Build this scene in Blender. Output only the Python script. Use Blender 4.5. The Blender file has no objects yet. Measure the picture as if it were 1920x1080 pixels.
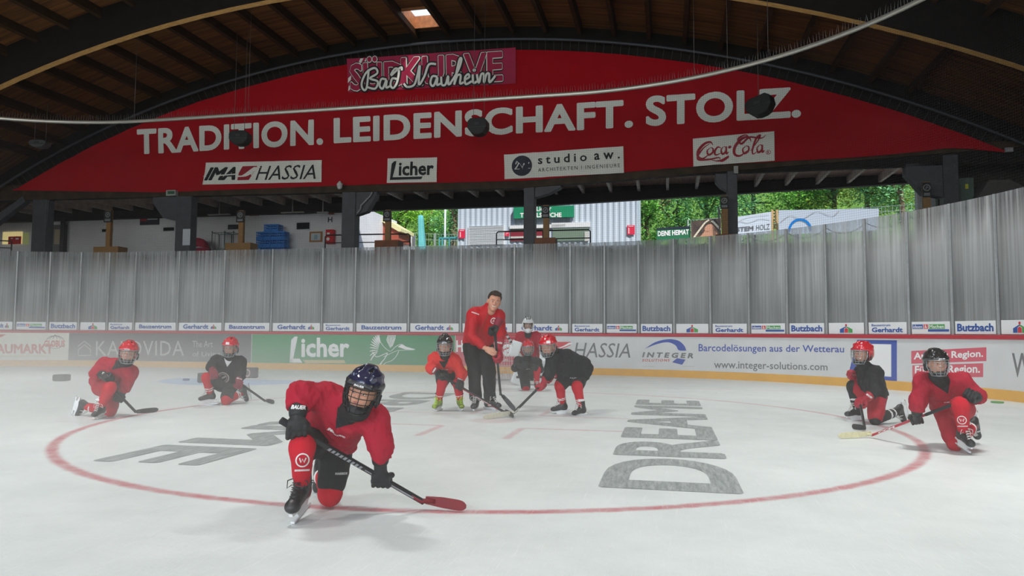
import bpy, bmesh, math, random
import numpy as np
from mathutils import Vector, Matrix, noise
from mathutils.bvhtree import BVHTree
random.seed(7)
SC = bpy.context.scene
COL = SC.collection

# ------------------------------------------------------------------ camera, world, lights, exposure
F, YH, ROLL, CAMH = 1361.0, 626.5, 0.006, 1.037          # focal length in px of the 1920 px frame, horizon row, roll, eye height
CX, CY, TH, END = -0.2, 8.81, 0.21, 10.3                 # face-off spot, turn of the rink, distance spot -> end boards
SR, SL, RHO = 8.0, -22.0, 8.5                            # side boards (right / left of the spot) and corner radius
PITCH = math.atan((YH - 540) / F)
cT, sT = math.cos(TH), math.sin(TH)

cam_data = bpy.data.cameras.new('camera'); cam_data.sensor_width = 36.0; cam_data.lens = 36.0 * F / 1920.0
cam_data.clip_end = 300; cam_data.clip_start = 0.05
cam = bpy.data.objects.new('camera', cam_data); COL.objects.link(cam)
cam.matrix_world = Matrix.Translation((0, 0, CAMH)) @ Matrix.Rotation(math.pi / 2 + PITCH, 4, 'X') @ Matrix.Rotation(ROLL, 4, 'Z')
SC.camera = cam

def srgb(h):
    if isinstance(h, str):
        h = h.lstrip('#'); v = [int(h[i:i + 2], 16) / 255 for i in (0, 2, 4)]
    else:
        v = [x / 255 for x in h]
    return tuple(x / 12.92 if x <= 0.04045 else ((x + 0.055) / 1.055) ** 2.4 for x in v) + (1.0,)

world = bpy.data.worlds.new('world'); SC.world = world; world.use_nodes = True
wn = world.node_tree; wn.nodes.clear()
wo = wn.nodes.new('ShaderNodeOutputWorld'); wb = wn.nodes.new('ShaderNodeBackground'); ws = wn.nodes.new('ShaderNodeTexSky')
ws.sky_type = 'NISHITA'; ws.sun_disc = False; ws.sun_elevation = math.radians(50); ws.sun_rotation = math.radians(150)
wb.inputs['Strength'].default_value = 0.2
wn.links.new(ws.outputs[0], wb.inputs[0]); wn.links.new(wb.outputs[0], wo.inputs[0])

def add_light(name, kind, loc, energy, size=1.0, size_y=None, col=(1, 1, 1), rot=(0, 0, 0), spread=None):
    d = bpy.data.lights.new(name, kind); d.energy = energy; d.color = col
    if kind == 'AREA':
        d.shape = 'RECTANGLE'; d.size = size; d.size_y = size_y or size
        if spread: d.spread = spread
    if kind == 'SUN': d.angle = size
    o = bpy.data.objects.new(name, d); o.location = loc; o.rotation_euler = rot; COL.objects.link(o)
    return o

def RF(l, a, z=0.0):                                     # rink frame (l across, a towards the end boards) -> world
    return Vector((CX + l * cT + a * sT, CY - l * sT + a * cT, z))

add_light('sun', 'SUN', (0, 0, 40), 5.5, size=math.radians(2), col=(1, 0.96, 0.88), rot=(math.radians(42), 0, math.radians(28)))
LAMP_W = 165
for (l, a) in ((-12, -10), (-3.5, -10), (5, -10), (-12, -2.5), (-3.5, -2.5), (5, -2.5), (-12, 5), (-3.5, 5), (4.5, 5)):
    add_light('ceiling_lamp_light', 'AREA', RF(l, a, 9.2 - 0.012 * (l + 5.5) ** 2), LAMP_W * (1.0 if a < 0 else 0.8), 1.6, 0.5, col=(1.0, 1.0, 0.97), rot=(0, 0, -TH), spread=math.radians(105))

add_light('back_fill_light', 'AREA', RF(-6, -20, 5.0), 2600, 34, 6, col=(0.93, 0.97, 1.0), rot=(math.radians(90), 0, -TH))  # area light added behind the camera to brighten banner and players
SC.view_settings.view_transform = 'Standard'; SC.view_settings.look = 'None'
SC.view_settings.exposure = 0.0; SC.view_settings.gamma = 1.0; SC.view_settings.use_curve_mapping = False
cy = SC.cycles
cy.max_bounces = 6; cy.diffuse_bounces = 3; cy.glossy_bounces = 2; cy.transmission_bounces = 4; cy.transparent_max_bounces = 12; cy.volume_bounces = 1
cy.volume_step_rate = 4.0; cy.caustics_reflective = False; cy.caustics_refractive = False

# ------------------------------------------------------------------ pixel <-> place
def ray(px, py):
    x = px - 960; y = 540 - py
    c, s = math.cos(ROLL), math.sin(ROLL); x, y = c * x - s * y, s * x + c * y
    dx, dz = x / F, y / F
    c, s = math.cos(PITCH), math.sin(PITCH)
    return Vector((dx, c - dz * s, s + dz * c))
def W(px, py, Y):                                        # point seen at a pixel, Y metres in front
    r = ray(px, py); return Vector((0, 0, CAMH)) + r * (Y / r.y)
def G(px, py, z=0.0):                                    # point seen at a pixel, at height z
    r = ray(px, py); return Vector((0, 0, CAMH)) + r * ((z - CAMH) / r.z)
def toR(p):
    x = p[0] - CX; y = p[1] - CY; return (x * cT - y * sT, x * sT + y * cT)
def PP(px, py, A):                                       # pixel -> (l, z) in the upright plane a = A
    r = ray(px, py); t = (A + CX * sT + CY * cT) / (r.x * sT + r.y * cT)
    return (toR(r * t)[0], CAMH + r.z * t)

# ------------------------------------------------------------------ materials
MATS = {}
def mat(name, color, rough=0.6, metal=0.0, spec=0.4, noise_amt=0.0, noise_scale=8.0, bump=0.0, bump_scale=60.0, coat=0.0, stretch=None, color2=None, emit=None, emit_s=1.0):
    if name in MATS: return MATS[name]
    m = bpy.data.materials.new(name); m.use_nodes = True; nt = m.node_tree
    b = nt.nodes['Principled BSDF']; c = srgb(color)
    b.inputs['Base Color'].default_value = c; b.inputs['Roughness'].default_value = rough
    b.inputs['Metallic'].default_value = metal; b.inputs['Specular IOR Level'].default_value = spec
    b.inputs['Coat Weight'].default_value = coat
    if emit: b.inputs['Emission Color'].default_value = srgb(emit); b.inputs['Emission Strength'].default_value = emit_s
    if noise_amt or color2 or bump:
        tc = nt.nodes.new('ShaderNodeTexCoord'); mp = nt.nodes.new('ShaderNodeMapping')
        if stretch: mp.inputs['Scale'].default_value = stretch
        nt.links.new(tc.outputs['Object'], mp.inputs[0])
        if noise_amt or color2:
            n = nt.nodes.new('ShaderNodeTexNoise'); n.inputs['Scale'].default_value = noise_scale; n.inputs['Detail'].default_value = 5
            r = nt.nodes.new('ShaderNodeValToRGB'); r.color_ramp.elements[0].position = 0.3; r.color_ramp.elements[1].position = 0.7
            k = srgb(color2) if color2 else tuple(x * (1 - noise_amt) for x in c[:3]) + (1,)
            r.color_ramp.elements[0].color = k
            r.color_ramp.elements[1].color = c if color2 else tuple(min(1, x * (1 + noise_amt)) for x in c[:3]) + (1,)
            nt.links.new(mp.outputs[0], n.inputs['Vector']); nt.links.new(n.outputs['Fac'], r.inputs[0]); nt.links.new(r.outputs[0], b.inputs['Base Color'])
        if bump:
            n2 = nt.nodes.new('ShaderNodeTexNoise'); n2.inputs['Scale'].default_value = bump_scale; bp = nt.nodes.new('ShaderNodeBump'); bp.inputs['Strength'].default_value = bump
            bp.inputs['Distance'].default_value = 0.01
            nt.links.new(mp.outputs[0], n2.inputs['Vector']); nt.links.new(n2.outputs['Fac'], bp.inputs['Height']); nt.links.new(bp.outputs[0], b.inputs['Normal'])
    MATS[name] = m
    return m

# ------------------------------------------------------------------ objects
ORG = {}
def tag(o, label=None, cat=None, group=None, kind=None):
    if label: o['label'] = label
    if cat: o['category'] = cat
    if group: o['group'] = group
    if kind: o['kind'] = kind
    return o
def empty(name, loc, label=None, cat=None, group=None, kind=None):
    o = bpy.data.objects.new(name, None); COL.objects.link(o); o.location = loc; ORG[o] = Vector(loc); o.empty_display_size = 0.1
    return tag(o, label, cat, group, kind)
def link_mesh(name, me, mats, parent=None, origin=None):
    org = ORG[parent] if parent is not None else Vector(origin if origin is not None else (0, 0, 0))
    if org.length > 0: me.transform(Matrix.Translation(-org))
    o = bpy.data.objects.new(name, me); COL.objects.link(o)
    for m in (mats if isinstance(mats, (list, tuple)) else [mats]): me.materials.append(m)
    if parent is not None: o.parent = parent
    else: o.location = org
    ORG[o] = org
    return o

class MB:
    """collects shapes (world coordinates) for one mesh"""
    def __init__(s): s.v = []; s.f = []; s.mi = []; s.cur = 0; s.sm = []; s.smooth = False
    def add(s, vs, fs):
        n = len(s.v); s.v += [tuple(p) for p in vs]; s.f += [tuple(n + i for i in f) for f in fs]
        s.mi += [s.cur] * len(fs); s.sm += [s.smooth] * len(fs); return s
    def box(s, c, size, R=None):
        hx, hy, hz = size[0] / 2, size[1] / 2, size[2] / 2
        c = Vector(c); vs = []
        for x, y, z in ((-1, -1, -1), (1, -1, -1), (1, 1, -1), (-1, 1, -1), (-1, -1, 1), (1, -1, 1), (1, 1, 1), (-1, 1, 1)):
            p = Vector((x * hx, y * hy, z * hz)); vs.append(c + (R @ p if R is not None else p))
        return s.add(vs, [(3, 2, 1, 0), (4, 5, 6, 7), (0, 1, 5, 4), (1, 2, 6, 5), (2, 3, 7, 6), (3, 0, 4, 7)])
    def bar(s, a, b, w, h, up=(0, 0, 1)):
        a, b = Vector(a), Vector(b); d = (b - a); L = d.length; d.normalize(); up = Vector(up)
        x = d.cross(up)
        if x.length < 1e-4: x = d.cross(Vector((1, 0, 0)))
        x.normalize(); u = x.cross(d)
        return s.box((a + b) / 2, (w, L, h), Matrix((x, d, u)).transposed())
    def tube(s, pts, r, n=8, cap=True, closed=False):
        pts = [Vector(p) for p in pts]; N = len(pts); rs = r if isinstance(r, (list, tuple)) else [r] * N
        vs = []; prev = None
        for i, p in enumerate(pts):
            if closed: t = pts[(i + 1) % N] - pts[i - 1]
            else: t = pts[min(i + 1, N - 1)] - pts[max(i - 1, 0)]
            if t.length < 1e-9: t = Vector((0, 0, 1))
            t.normalize()
            x = prev - t * prev.dot(t) if prev is not None else t.orthogonal()
            if x.length < 1e-6: x = t.orthogonal()
            x.normalize(); prev = x; y = t.cross(x)
            for k in range(n):
                an = 2 * math.pi * k / n; vs.append(p + (x * math.cos(an) + y * math.sin(an)) * rs[i])
        fs = []
        for i in range(N if closed else N - 1):
            j = (i + 1) % N
            for k in range(n): fs.append((i * n + k, i * n + (k + 1) % n, j * n + (k + 1) % n, j * n + k))
        if cap and not closed: fs += [tuple(range(n - 1, -1, -1)), tuple((N - 1) * n + k for k in range(n))]
        sm = s.smooth; s.smooth = True; s.add(vs, fs); s.smooth = sm
        return s
    def prism(s, poly, o, ex, ey, n, depth):                 # polygon (2D) in plane o,ex,ey, thickness along n
        o, ex, ey, n = Vector(o), Vector(ex), Vector(ey), Vector(n)
        k = len(poly); A = [o + ex * x + ey * y for x, y in poly]; B = [p + n * depth for p in A]
        ar = sum(poly[i][0] * poly[(i + 1) % k][1] - poly[(i + 1) % k][0] * poly[i][1] for i in range(k))
        f1 = tuple(range(k)); f2 = tuple(range(2 * k - 1, k - 1, -1)); sd = [(i, i + k, (i + 1) % k + k, (i + 1) % k) for i in range(k)]
        flip = (ar > 0) == (ex.cross(ey).dot(n) > 0)
        fs = [f1, f2] + sd
        if flip: fs = [tuple(reversed(f)) for f in fs]
        return s.add(A + B, fs)
    def lathe(s, prof, c, axis=(0, 0, 1), n=16):
        c, ax = Vector(c), Vector(axis).normalized(); x = ax.orthogonal().normalized(); y = ax.cross(x)
        vs = []; fs = []; m = len(prof)
        for r, h in prof:
            for k in range(n):
                an = 2 * math.pi * k / n; vs.append(c + ax * h + (x * math.cos(an) + y * math.sin(an)) * r)
        for i in range(m - 1):
            for k in range(n): fs.append((i * n + k, i * n + (k + 1) % n, (i + 1) * n + (k + 1) % n, (i + 1) * n + k))
        fs += [tuple(range(n - 1, -1, -1)), tuple((m - 1) * n + k for k in range(n))]
        sm = s.smooth; s.smooth = True; s.add(vs, fs); s.smooth = sm
        return s
    def sphere(s, c, r, R=None, n=16, m=10):
        c = Vector(c); r = r if isinstance(r, (tuple, list)) else (r, r, r); vs = []; fs = []
        for i in range(1, m):
            th = math.pi * i / m
            for k in range(n):
                an = 2 * math.pi * k / n; p = Vector((r[0] * math.sin(th) * math.cos(an), r[1] * math.sin(th) * math.sin(an), r[2] * math.cos(th)))
                vs.append(c + (R @ p if R is not None else p))
        for e in (1, -1):
            p = Vector((0, 0, r[2] * e)); vs.append(c + (R @ p if R is not None else p))
        t = len(vs)
        for i in range(m - 2):
            for k in range(n): fs.append((i * n + k, (i + 1) * n + k, (i + 1) * n + (k + 1) % n, i * n + (k + 1) % n))
        for k in range(n):
            fs.append((k, (k + 1) % n, t - 2)); fs.append(((m - 2) * n + (k + 1) % n, (m - 2) * n + k, t - 1))
        sm = s.smooth; s.smooth = True; s.add(vs, fs); s.smooth = sm
        return s
    def mesh(s, name):
        me = bpy.data.meshes.new(name); me.from_pydata(s.v, [], s.f)
        me.polygons.foreach_set('material_index', s.mi); me.polygons.foreach_set('use_smooth', s.sm); me.update()
        return me
    def build(s, name, mats, parent=None, origin=None, bevel=0.0):
        me = s.mesh(name)
        if bevel > 0:
            bm = bmesh.new(); bm.from_mesh(me)
            es = [e for e in bm.edges if len(e.link_faces) == 2 and e.calc_face_angle(0) > 0.6]
            bmesh.ops.bevel(bm, geom=es, offset=bevel, segments=1, affect='EDGES', clamp_overlap=True)
            bm.to_mesh(me); bm.free()
        return link_mesh(name, me, mats, parent, origin)

def dup_tree(o, parent=None, loc=None, rotz=None, label=None):
    c = o.copy(); COL.objects.link(c); c.parent = parent
    if loc is not None: c.location = loc
    if rotz is not None: c.rotation_euler = (0, 0, rotz)
    if label: c['label'] = label
    for ch in list(o.children): dup_tree(ch, c)
    return c

# ------------------------------------------------------------------ writing
TCACHE = {}
def text2d(body, bold=0.0, shear=0.0, spacing=1.0, res=2):
    """-> (verts Nx2 scaled to 0..1 of their own bounding box, faces); bold widens every letter by a pen run along its outline"""
    key = (body, bold, shear, spacing, res)
    if key in TCACHE: return TCACHE[key]
    cu = bpy.data.curves.new('text', 'FONT'); cu.body = body; cu.shear = shear; cu.space_character = spacing; cu.resolution_u = res
    ob = bpy.data.objects.new('text', cu); COL.objects.link(ob)
    dg = bpy.context.evaluated_depsgraph_get(); me = bpy.data.meshes.new_from_object(ob.evaluated_get(dg))
    v = [tuple(p.co[:2]) for p in me.vertices]; fs = [tuple(p.vertices) for p in me.polygons]
    bpy.data.objects.remove(ob); bpy.data.curves.remove(cu); bpy.data.meshes.remove(me)
    if bold > 0:
        cnt = {}
        for f in fs:
            for i in range(len(f)):
                e = (f[i], f[(i + 1) % len(f)]); k = tuple(sorted((tuple(np.round(v[e[0]], 5)), tuple(np.round(v[e[1]], 5))))); cnt.setdefault(k, []).append(e)
        seen = set()
        for k, l in cnt.items():
            if len(l) != 1: continue
            (x0, y0), (x1, y1) = k; d = math.hypot(x1 - x0, y1 - y0)
            if d < 1e-6: continue
            nx, ny = -(y1 - y0) / d * bold, (x1 - x0) / d * bold; n = len(v)
            v += [(x0 + nx, y0 + ny), (x0 - nx, y0 - ny), (x1 - nx, y1 - ny), (x1 + nx, y1 + ny)]; fs.append((n, n + 1, n + 2, n + 3))
            for c in k:
                if c in seen: continue
                seen.add(c); n = len(v); m = 8
                v += [(c[0] + bold * math.cos(t * math.pi / 4 + .39) * 1.08, c[1] + bold * math.sin(t * math.pi / 4 + .39) * 1.08) for t in range(m)]; fs.append(tuple(range(n, n + m)))
        from mathutils.geometry import delaunay_2d_cdt
        src = []                                             # half planes of every (convex) input face
        for f in fs:
            q = np.array([v[i] for i in f]); x, y = q[:, 0], q[:, 1]
            if (x * np.roll(y, -1) - np.roll(x, -1) * y).sum() < 0: q = q[::-1]
            e = np.roll(q, -1, 0) - q; n_ = np.stack([-e[:, 1], e[:, 0]], 1); H_ = np.zeros((8, 3)); H_[:len(q), :2] = n_; H_[:len(q), 2] = (n_ * q).sum(1); src.append((q[:, 0].min(), q[:, 0].max(), H_))
        lo_ = np.array([t[0] for t in src]); hi_ = np.array([t[1] for t in src]); HP = np.array([t[2] for t in src])
        r = delaunay_2d_cdt([Vector(p) for p in v], [], fs, 0, 1e-5, False)      # merge the overlaps into one flat sheet
        v = np.array([tuple(p) for p in r[0]]); of = [tuple(f) for f in r[2]]; C_ = np.array([v[list(f)].mean(0) for f in of]); order = np.argsort(C_[:, 0]); fs = []
        for k in range(0, len(order), 64):
            ids = order[k:k + 64]; c = C_[ids]; m_ = (lo_ <= c[:, 0].max()) & (hi_ >= c[:, 0].min()); h = HP[m_]
            if not len(h): continue
            d = h[None, :, :, 0] * c[:, None, None, 0] + h[None, :, :, 1] * c[:, None, None, 1] - h[None, :, :, 2]
            for i, ok in zip(ids, (d > -1e-9).all(2).any(1)):
                if ok: fs.append(of[i])
    v = np.array(v); lo, hi = v.min(0), v.max(0)
    v = (v - lo) / np.maximum(hi - lo, 1e-6)
    TCACHE[key] = (v, fs)
    return TCACHE[key]
def text_to(mb, body, box, fn, **kw):
    """writes body into box (u0,v0,u1,v1) of a surface; fn(u,v) -> world point"""
    v, fs = text2d(body, **kw); u0, v0, u1, v1 = box
    mb.add([fn(u0 + (u1 - u0) * x, v0 + (v1 - v0) * y) for x, y in v], fs)
def poly_to(mb, pts, fn): mb.add([fn(u, v) for u, v in pts], [tuple(range(len(pts)))])
def stroke_to(mb, pts, w, fn, taper=False, closed=False):
    """a flat pen stroke along 2D points"""
    N = len(pts); L = []; R_ = []
    for i in range(N):
        a = pts[i - 1] if (i > 0 or closed) else pts[i]; b = pts[(i + 1) % N] if (i < N - 1 or closed) else pts[i]
        dx, dy = b[0] - a[0], b[1] - a[1]; d = math.hypot(dx, dy) or 1
        ww = (w[i] if isinstance(w, (list, tuple)) else w) / 2
        if taper: ww *= 0.15 + 0.85 * math.sin(math.pi * (i + 0.15) / (N - 0.7))
        nx, ny = -dy / d * ww, dx / d * ww
        L.append((pts[i][0] + nx, pts[i][1] + ny)); R_.append((pts[i][0] - nx, pts[i][1] - ny))
    vs = [fn(*p) for p in L] + [fn(*p) for p in R_]
    mb.add(vs, [(i, N + i, N + (i + 1) % N, (i + 1) % N) for i in range(N if closed else N - 1)])
def spline(pts, n=6):
    out = []; P = [np.array(p, float) for p in pts]
    for i in range(len(P) - 1):
        p0, p1, p2, p3 = P[max(i - 1, 0)], P[i], P[i + 1], P[min(i + 2, len(P) - 1)]
        for k in range(n):
            t = k / n
            out.append(tuple(0.5 * ((2 * p1) + (-p0 + p2) * t + (2 * p0 - 5 * p1 + 4 * p2 - p3) * t * t + (-p0 + 3 * p1 - 3 * p2 + p3) * t ** 3)))
    out.append(tuple(P[-1])); return out
def rect_to(mb, u0, u1, v0, v1, fn, n=10, skew=None):
    sk = skew or (lambda u, v: u)
    for i in range(n):
        a, b = u0 + (u1 - u0) * i / n, u0 + (u1 - u0) * (i + 1) / n
        mb.add([fn(sk(a, v0), v0), fn(sk(b, v0), v0), fn(sk(b, v1), v1), fn(sk(a, v1), v1)], [(0, 1, 2, 3)])
def ring_to(mb, c, r0, r1, fn, a0=0, a1=360, n=32, sy=1.0):
    vs = []; fs = []
    for i in range(n + 1):
        an = math.radians(a0 + (a1 - a0) * i / n)
        for r in (r0, r1): vs.append(fn(c[0] + r * math.cos(an), c[1] + r * sy * math.sin(an)))
    for i in range(n): fs.append((2 * i, 2 * i + 1, 2 * i + 3, 2 * i + 2))
    mb.add(vs, fs)
# ------------------------------------------------------------------ the rink outline
def OUT(s):
    """arc length s (0 = start of the right corner, straight end boards at s<0) -> (l, a, inward normal l, a)"""
    q = RHO * math.pi / 2; st = (SR - RHO) - (SL + RHO)
    if -st <= s <= 0: return (SR - RHO + s, END, 0.0, -1.0)
    left = s < 0; d = s if s > 0 else -st - s
    if d <= q:
        an = d / RHO; l, a, nl, na = RHO * math.sin(an), END - RHO + RHO * math.cos(an), -math.sin(an), -math.cos(an)
    else: l, a, nl, na = RHO, END - RHO - (d - q), -1.0, 0.0
    return (SL + RHO - l, a, -nl, na) if left else (SR - RHO + l, a, nl, na)
def OP(s, z, off=0.0):
    l, a, nl, na = OUT(s); return RF(l + nl * off, a + na * off, z)
def outline_sd(l, a):
    cl = min(max(l, SL + RHO), SR - RHO); ca = min(a, END - RHO)
    return math.hypot(l - cl, a - ca) - RHO
def SX(px, py):
    """pixel -> (s, z) on the inner face of the boards"""
    r = ray(px, py); t = 4.0; h = math.hypot(r.x, r.y)
    for _ in range(80): t -= outline_sd(*toR(r * t)) / h * 0.9
    l, a = toR(r * t); q = RHO * math.pi / 2; st = (SR - RHO) - (SL + RHO)
    if a >= END - RHO:
        if l > SR - RHO: s = RHO * math.atan2(l - (SR - RHO), a - (END - RHO))
        elif l < SL + RHO: s = -st - RHO * math.atan2((SL + RHO) - l, a - (END - RHO))
        else: s = l - (SR - RHO)
    else: s = q + (END - RHO - a) if l > -7 else -st - q - (END - RHO - a)
    return (s, CAMH + r.z * t)
def rink(o): o.location = (CX, CY, 0); o.rotation_euler = (0, 0, -TH); return o
def strip(mb, s0, s1, prof, step=0.35):
    """sweeps a profile [(inward offset, z)...] (closed) along the boards"""
    n = max(1, int(math.ceil((s1 - s0) / step))); k = len(prof); vs = []
    for i in range(n + 1):
        s = s0 + (s1 - s0) * i / n
        for off, z in prof: vs.append(OP(s, z, off))
    fs = []
    for i in range(n):
        for j in range(k): fs.append((i * k + j, i * k + (j + 1) % k, (i + 1) * k + (j + 1) % k, (i + 1) * k + j))
    fs += [tuple(range(k - 1, -1, -1)), tuple(n * k + j for j in range(k))]
    mb.add(vs, fs)

# ------------------------------------------------------------------ ice
def ice_material():
    m = bpy.data.materials.new('ice'); m.use_nodes = True; nt = m.node_tree; N = nt.nodes; Lk = nt.links
    b = N['Principled BSDF']; b.inputs['Roughness'].default_value = 0.38; b.inputs['Specular IOR Level'].default_value = 0.25
    tc = N.new('ShaderNodeTexCoord'); sep = N.new('ShaderNodeSeparateXYZ'); Lk.new(tc.outputs['Object'], sep.inputs[0])
    def M(op, a, b_=None, c=None):
        n = N.new('ShaderNodeMath'); n.operation = op
        for i, x in enumerate((a, b_, c)):
            if x is None: continue
            if isinstance(x, (int, float)): n.inputs[i].default_value = x
            else: Lk.new(x, n.inputs[i])
        return n.outputs[0]
    def noise(scale, detail=4, vec=None, rough=0.6):
        n = N.new('ShaderNodeTexNoise'); n.inputs['Scale'].default_value = scale; n.inputs['Detail'].default_value = detail; n.inputs['Roughness'].default_value = rough
        Lk.new(vec if vec is not None else tc.outputs['Object'], n.inputs['Vector']); return n.outputs['Fac']
    x, y = sep.outputs[0], sep.outputs[1]
    wob = M('MULTIPLY', M('SUBTRACT', noise(9, 5), 0.5), 0.05)
    rad = M('ADD', M('SQRT', M('ADD', M('MULTIPLY', x, x), M('MULTIPLY', y, y))), wob)
    def band(d, half, soft):                         # 1 inside |d|<half, soft edge
        n = N.new('ShaderNodeMapRange'); n.interpolation_type = 'SMOOTHSTEP'
        Lk.new(M('ABSOLUTE', d), n.inputs['Value']); n.inputs['From Min'].default_value = half - soft; n.inputs['From Max'].default_value = half + soft
        n.inputs['To Min'].default_value = 1; n.inputs['To Max'].default_value = 0; return n.outputs[0]
    circ = band(M('SUBTRACT', rad, 4.5), 0.045, 0.03)
    goal = band(M('ADD', M('SUBTRACT', y, 6.0), wob), 0.04, 0.03)
    dot = band(rad, 0.28, 0.06)
    yw = M('ADD', y, wob); xw = M('ADD', x, wob)
    ax = M('ABSOLUTE', xw); ay = M('ABSOLUTE', yw)
    hash1 = M('MULTIPLY', band(M('SUBTRACT', ax, 0.46), 0.04, 0.025), band(M('SUBTRACT', ay, 1.05), 0.42, 0.03))
    hash2 = M('MULTIPLY', band(M('SUBTRACT', ay, 0.62), 0.035, 0.025), band(M('SUBTRACT', ax, 1.02), 0.56, 0.03))
    red = M('MINIMUM', M('ADD', M('ADD', circ, M('MULTIPLY', goal, 0.45)), M('ADD', M('MULTIPLY', dot, 0.35), M('MULTIPLY', M('MAXIMUM', hash1, hash2), 0.55))), 1.0)
    # snow wear eats into the paint
    wear = N.new('ShaderNodeMapRange'); Lk.new(noise(5, 8, rough=0.75), wear.inputs['Value']); wear.inputs['From Min'].default_value = 0.3; wear.inputs['From Max'].default_value = 0.62
    wear.inputs['To Min'].default_value = 0.45; wear.inputs['To Max'].default_value = 1.0
    fade = N.new('ShaderNodeMapRange'); Lk.new(y, fade.inputs['Value']); fade.inputs['From Min'].default_value = -1.0; fade.inputs['From Max'].default_value = 2.5; fade.inputs['To Min'].default_value = 0.8; fade.inputs['To Max'].default_value = 0.5  # red lines weakened towards the end boards
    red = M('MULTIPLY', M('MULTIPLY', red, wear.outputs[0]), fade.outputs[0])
    # crease paint (pale blue half disc before the goal line)
    gx = M('ADD', x, 7.0); gy = M('SUBTRACT', y, 6.0); gr = M('SQRT', M('ADD', M('MULTIPLY', gx, gx), M('MULTIPLY', gy, gy)))
    cre = M('MULTIPLY', band(gr, 1.8, 0.05), M('LESS_THAN', gy, 0.0))
    # scratches: thin stretched noise in several directions
    base = N.new('ShaderNodeValToRGB'); Lk.new(noise(1.3, 8, rough=0.7), base.inputs[0])
    base.color_ramp.elements[0].position = 0.3; base.color_ramp.elements[0].color = srgb('#d3dbda'); base.color_ramp.elements[1].position = 0.72; base.color_ramp.elements[1].color = srgb('#e6edec')
    scr = None
    for k, (ang, sc) in enumerate(((0.5, 1.6), (1.7, 2.1), (2.5, 1.2), (-0.35, 2.8))):
        mp = N.new('ShaderNodeMapping'); Lk.new(tc.outputs['Object'], mp.inputs[0]); mp.inputs['Rotation'].default_value = (0, 0, ang); mp.inputs['Scale'].default_value = (sc * 30, sc * 1.6, 1); mp.inputs['Location'].default_value = (k * 7.3, k * 3.1, 0)
        n = noise(1.0, 3, mp.outputs[0], 0.8)
        mr = N.new('ShaderNodeMapRange'); Lk.new(n, mr.inputs['Value']); mr.inputs['From Min'].default_value = 0.6; mr.inputs['From Max'].default_value = 0.72
        scr = mr.outputs[0] if scr is None else M('MAXIMUM', scr, mr.outputs[0])
    scr = M('MULTIPLY', scr, noise(0.8, 3))
    def mix(f, a, col):
        n = N.new('ShaderNodeMixRGB'); Lk.new(f, n.inputs[0]); Lk.new(a, n.inputs[1])
        n.inputs[2].default_value = col; return n.outputs[0]
    c = mix(M('MULTIPLY', cre, 0.75), base.outputs[0], srgb('#a9c3e6'))
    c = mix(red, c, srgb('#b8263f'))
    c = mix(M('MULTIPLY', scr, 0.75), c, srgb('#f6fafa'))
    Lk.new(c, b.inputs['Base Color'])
    bp = N.new('ShaderNodeBump'); bp.inputs['Strength'].default_value = 0.25; bp.inputs['Distance'].default_value = 0.01
    Lk.new(M('ADD', scr, noise(20, 4)), bp.inputs['Height']); Lk.new(bp.outputs[0], b.inputs['Normal'])
    return m
ICE = ice_material()
mb = MB(); pts = []
for i in range(61): s = -26.3 + i * (26.3 + 13.35) / 60; l, a, _, _ = OUT(s); pts.append((l, a))
pts += [(SR, -14), (SL, -14)]
mb.add([(l, a, 0) for l, a in pts], [tuple(reversed(range(len(pts))))])
me = mb.mesh('floor'); floor = link_mesh('floor', me, ICE); rink(floor); tag(floor, 'white scratched skating ice with red face-off circle', kind='structure')
if me.polygons[0].normal.z < 0: me.flip_normals()

# black lettering frozen into the ice
def letter_material():
    m = bpy.data.materials.new('ice_lettering'); m.use_nodes = True; nt = m.node_tree; N = nt.nodes; Lk = nt.links
    b = N['Principled BSDF']; b.inputs['Roughness'].default_value = 0.5
    tc = N.new('ShaderNodeTexCoord'); n = N.new('ShaderNodeTexNoise'); n.inputs['Scale'].default_value = 5; n.inputs['Detail'].default_value = 9; n.inputs['Roughness'].default_value = 0.75
    mp = N.new('ShaderNodeMapping'); mp.inputs['Rotation'].default_value = (0, 0, 0.6); mp.inputs['Scale'].default_value = (6, 0.8, 1)
    Lk.new(tc.outputs['Object'], mp.inputs[0]); Lk.new(mp.outputs[0], n.inputs['Vector'])
    r = N.new('ShaderNodeValToRGB'); r.color_ramp.elements[0].position = 0.38; r.color_ramp.elements[0].color = srgb('#7d8585'); r.color_ramp.elements[1].position = 0.66; r.color_ramp.elements[1].color = srgb('#b6bdbc')
    Lk.new(n.outputs['Fac'], r.inputs[0]); Lk.new(r.outputs[0], b.inputs['Base Color'])
    return m
LET = letter_material()
for (la, lb, a0, a1) in ((2.52, 1.56, -3.54, 3.35), (-2.5, -1.54, 3.7, -3.5)):
    mb = MB(); text_to(mb, 'DREAME', (0, 0, 1, 1), lambda u, v: (la + (lb - la) * v, a0 + (a1 - a0) * u, 0.0025), bold=0.032, res=7)
    mb.build('ice_lettering', LET, floor)['kind'] = 'structure'

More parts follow.
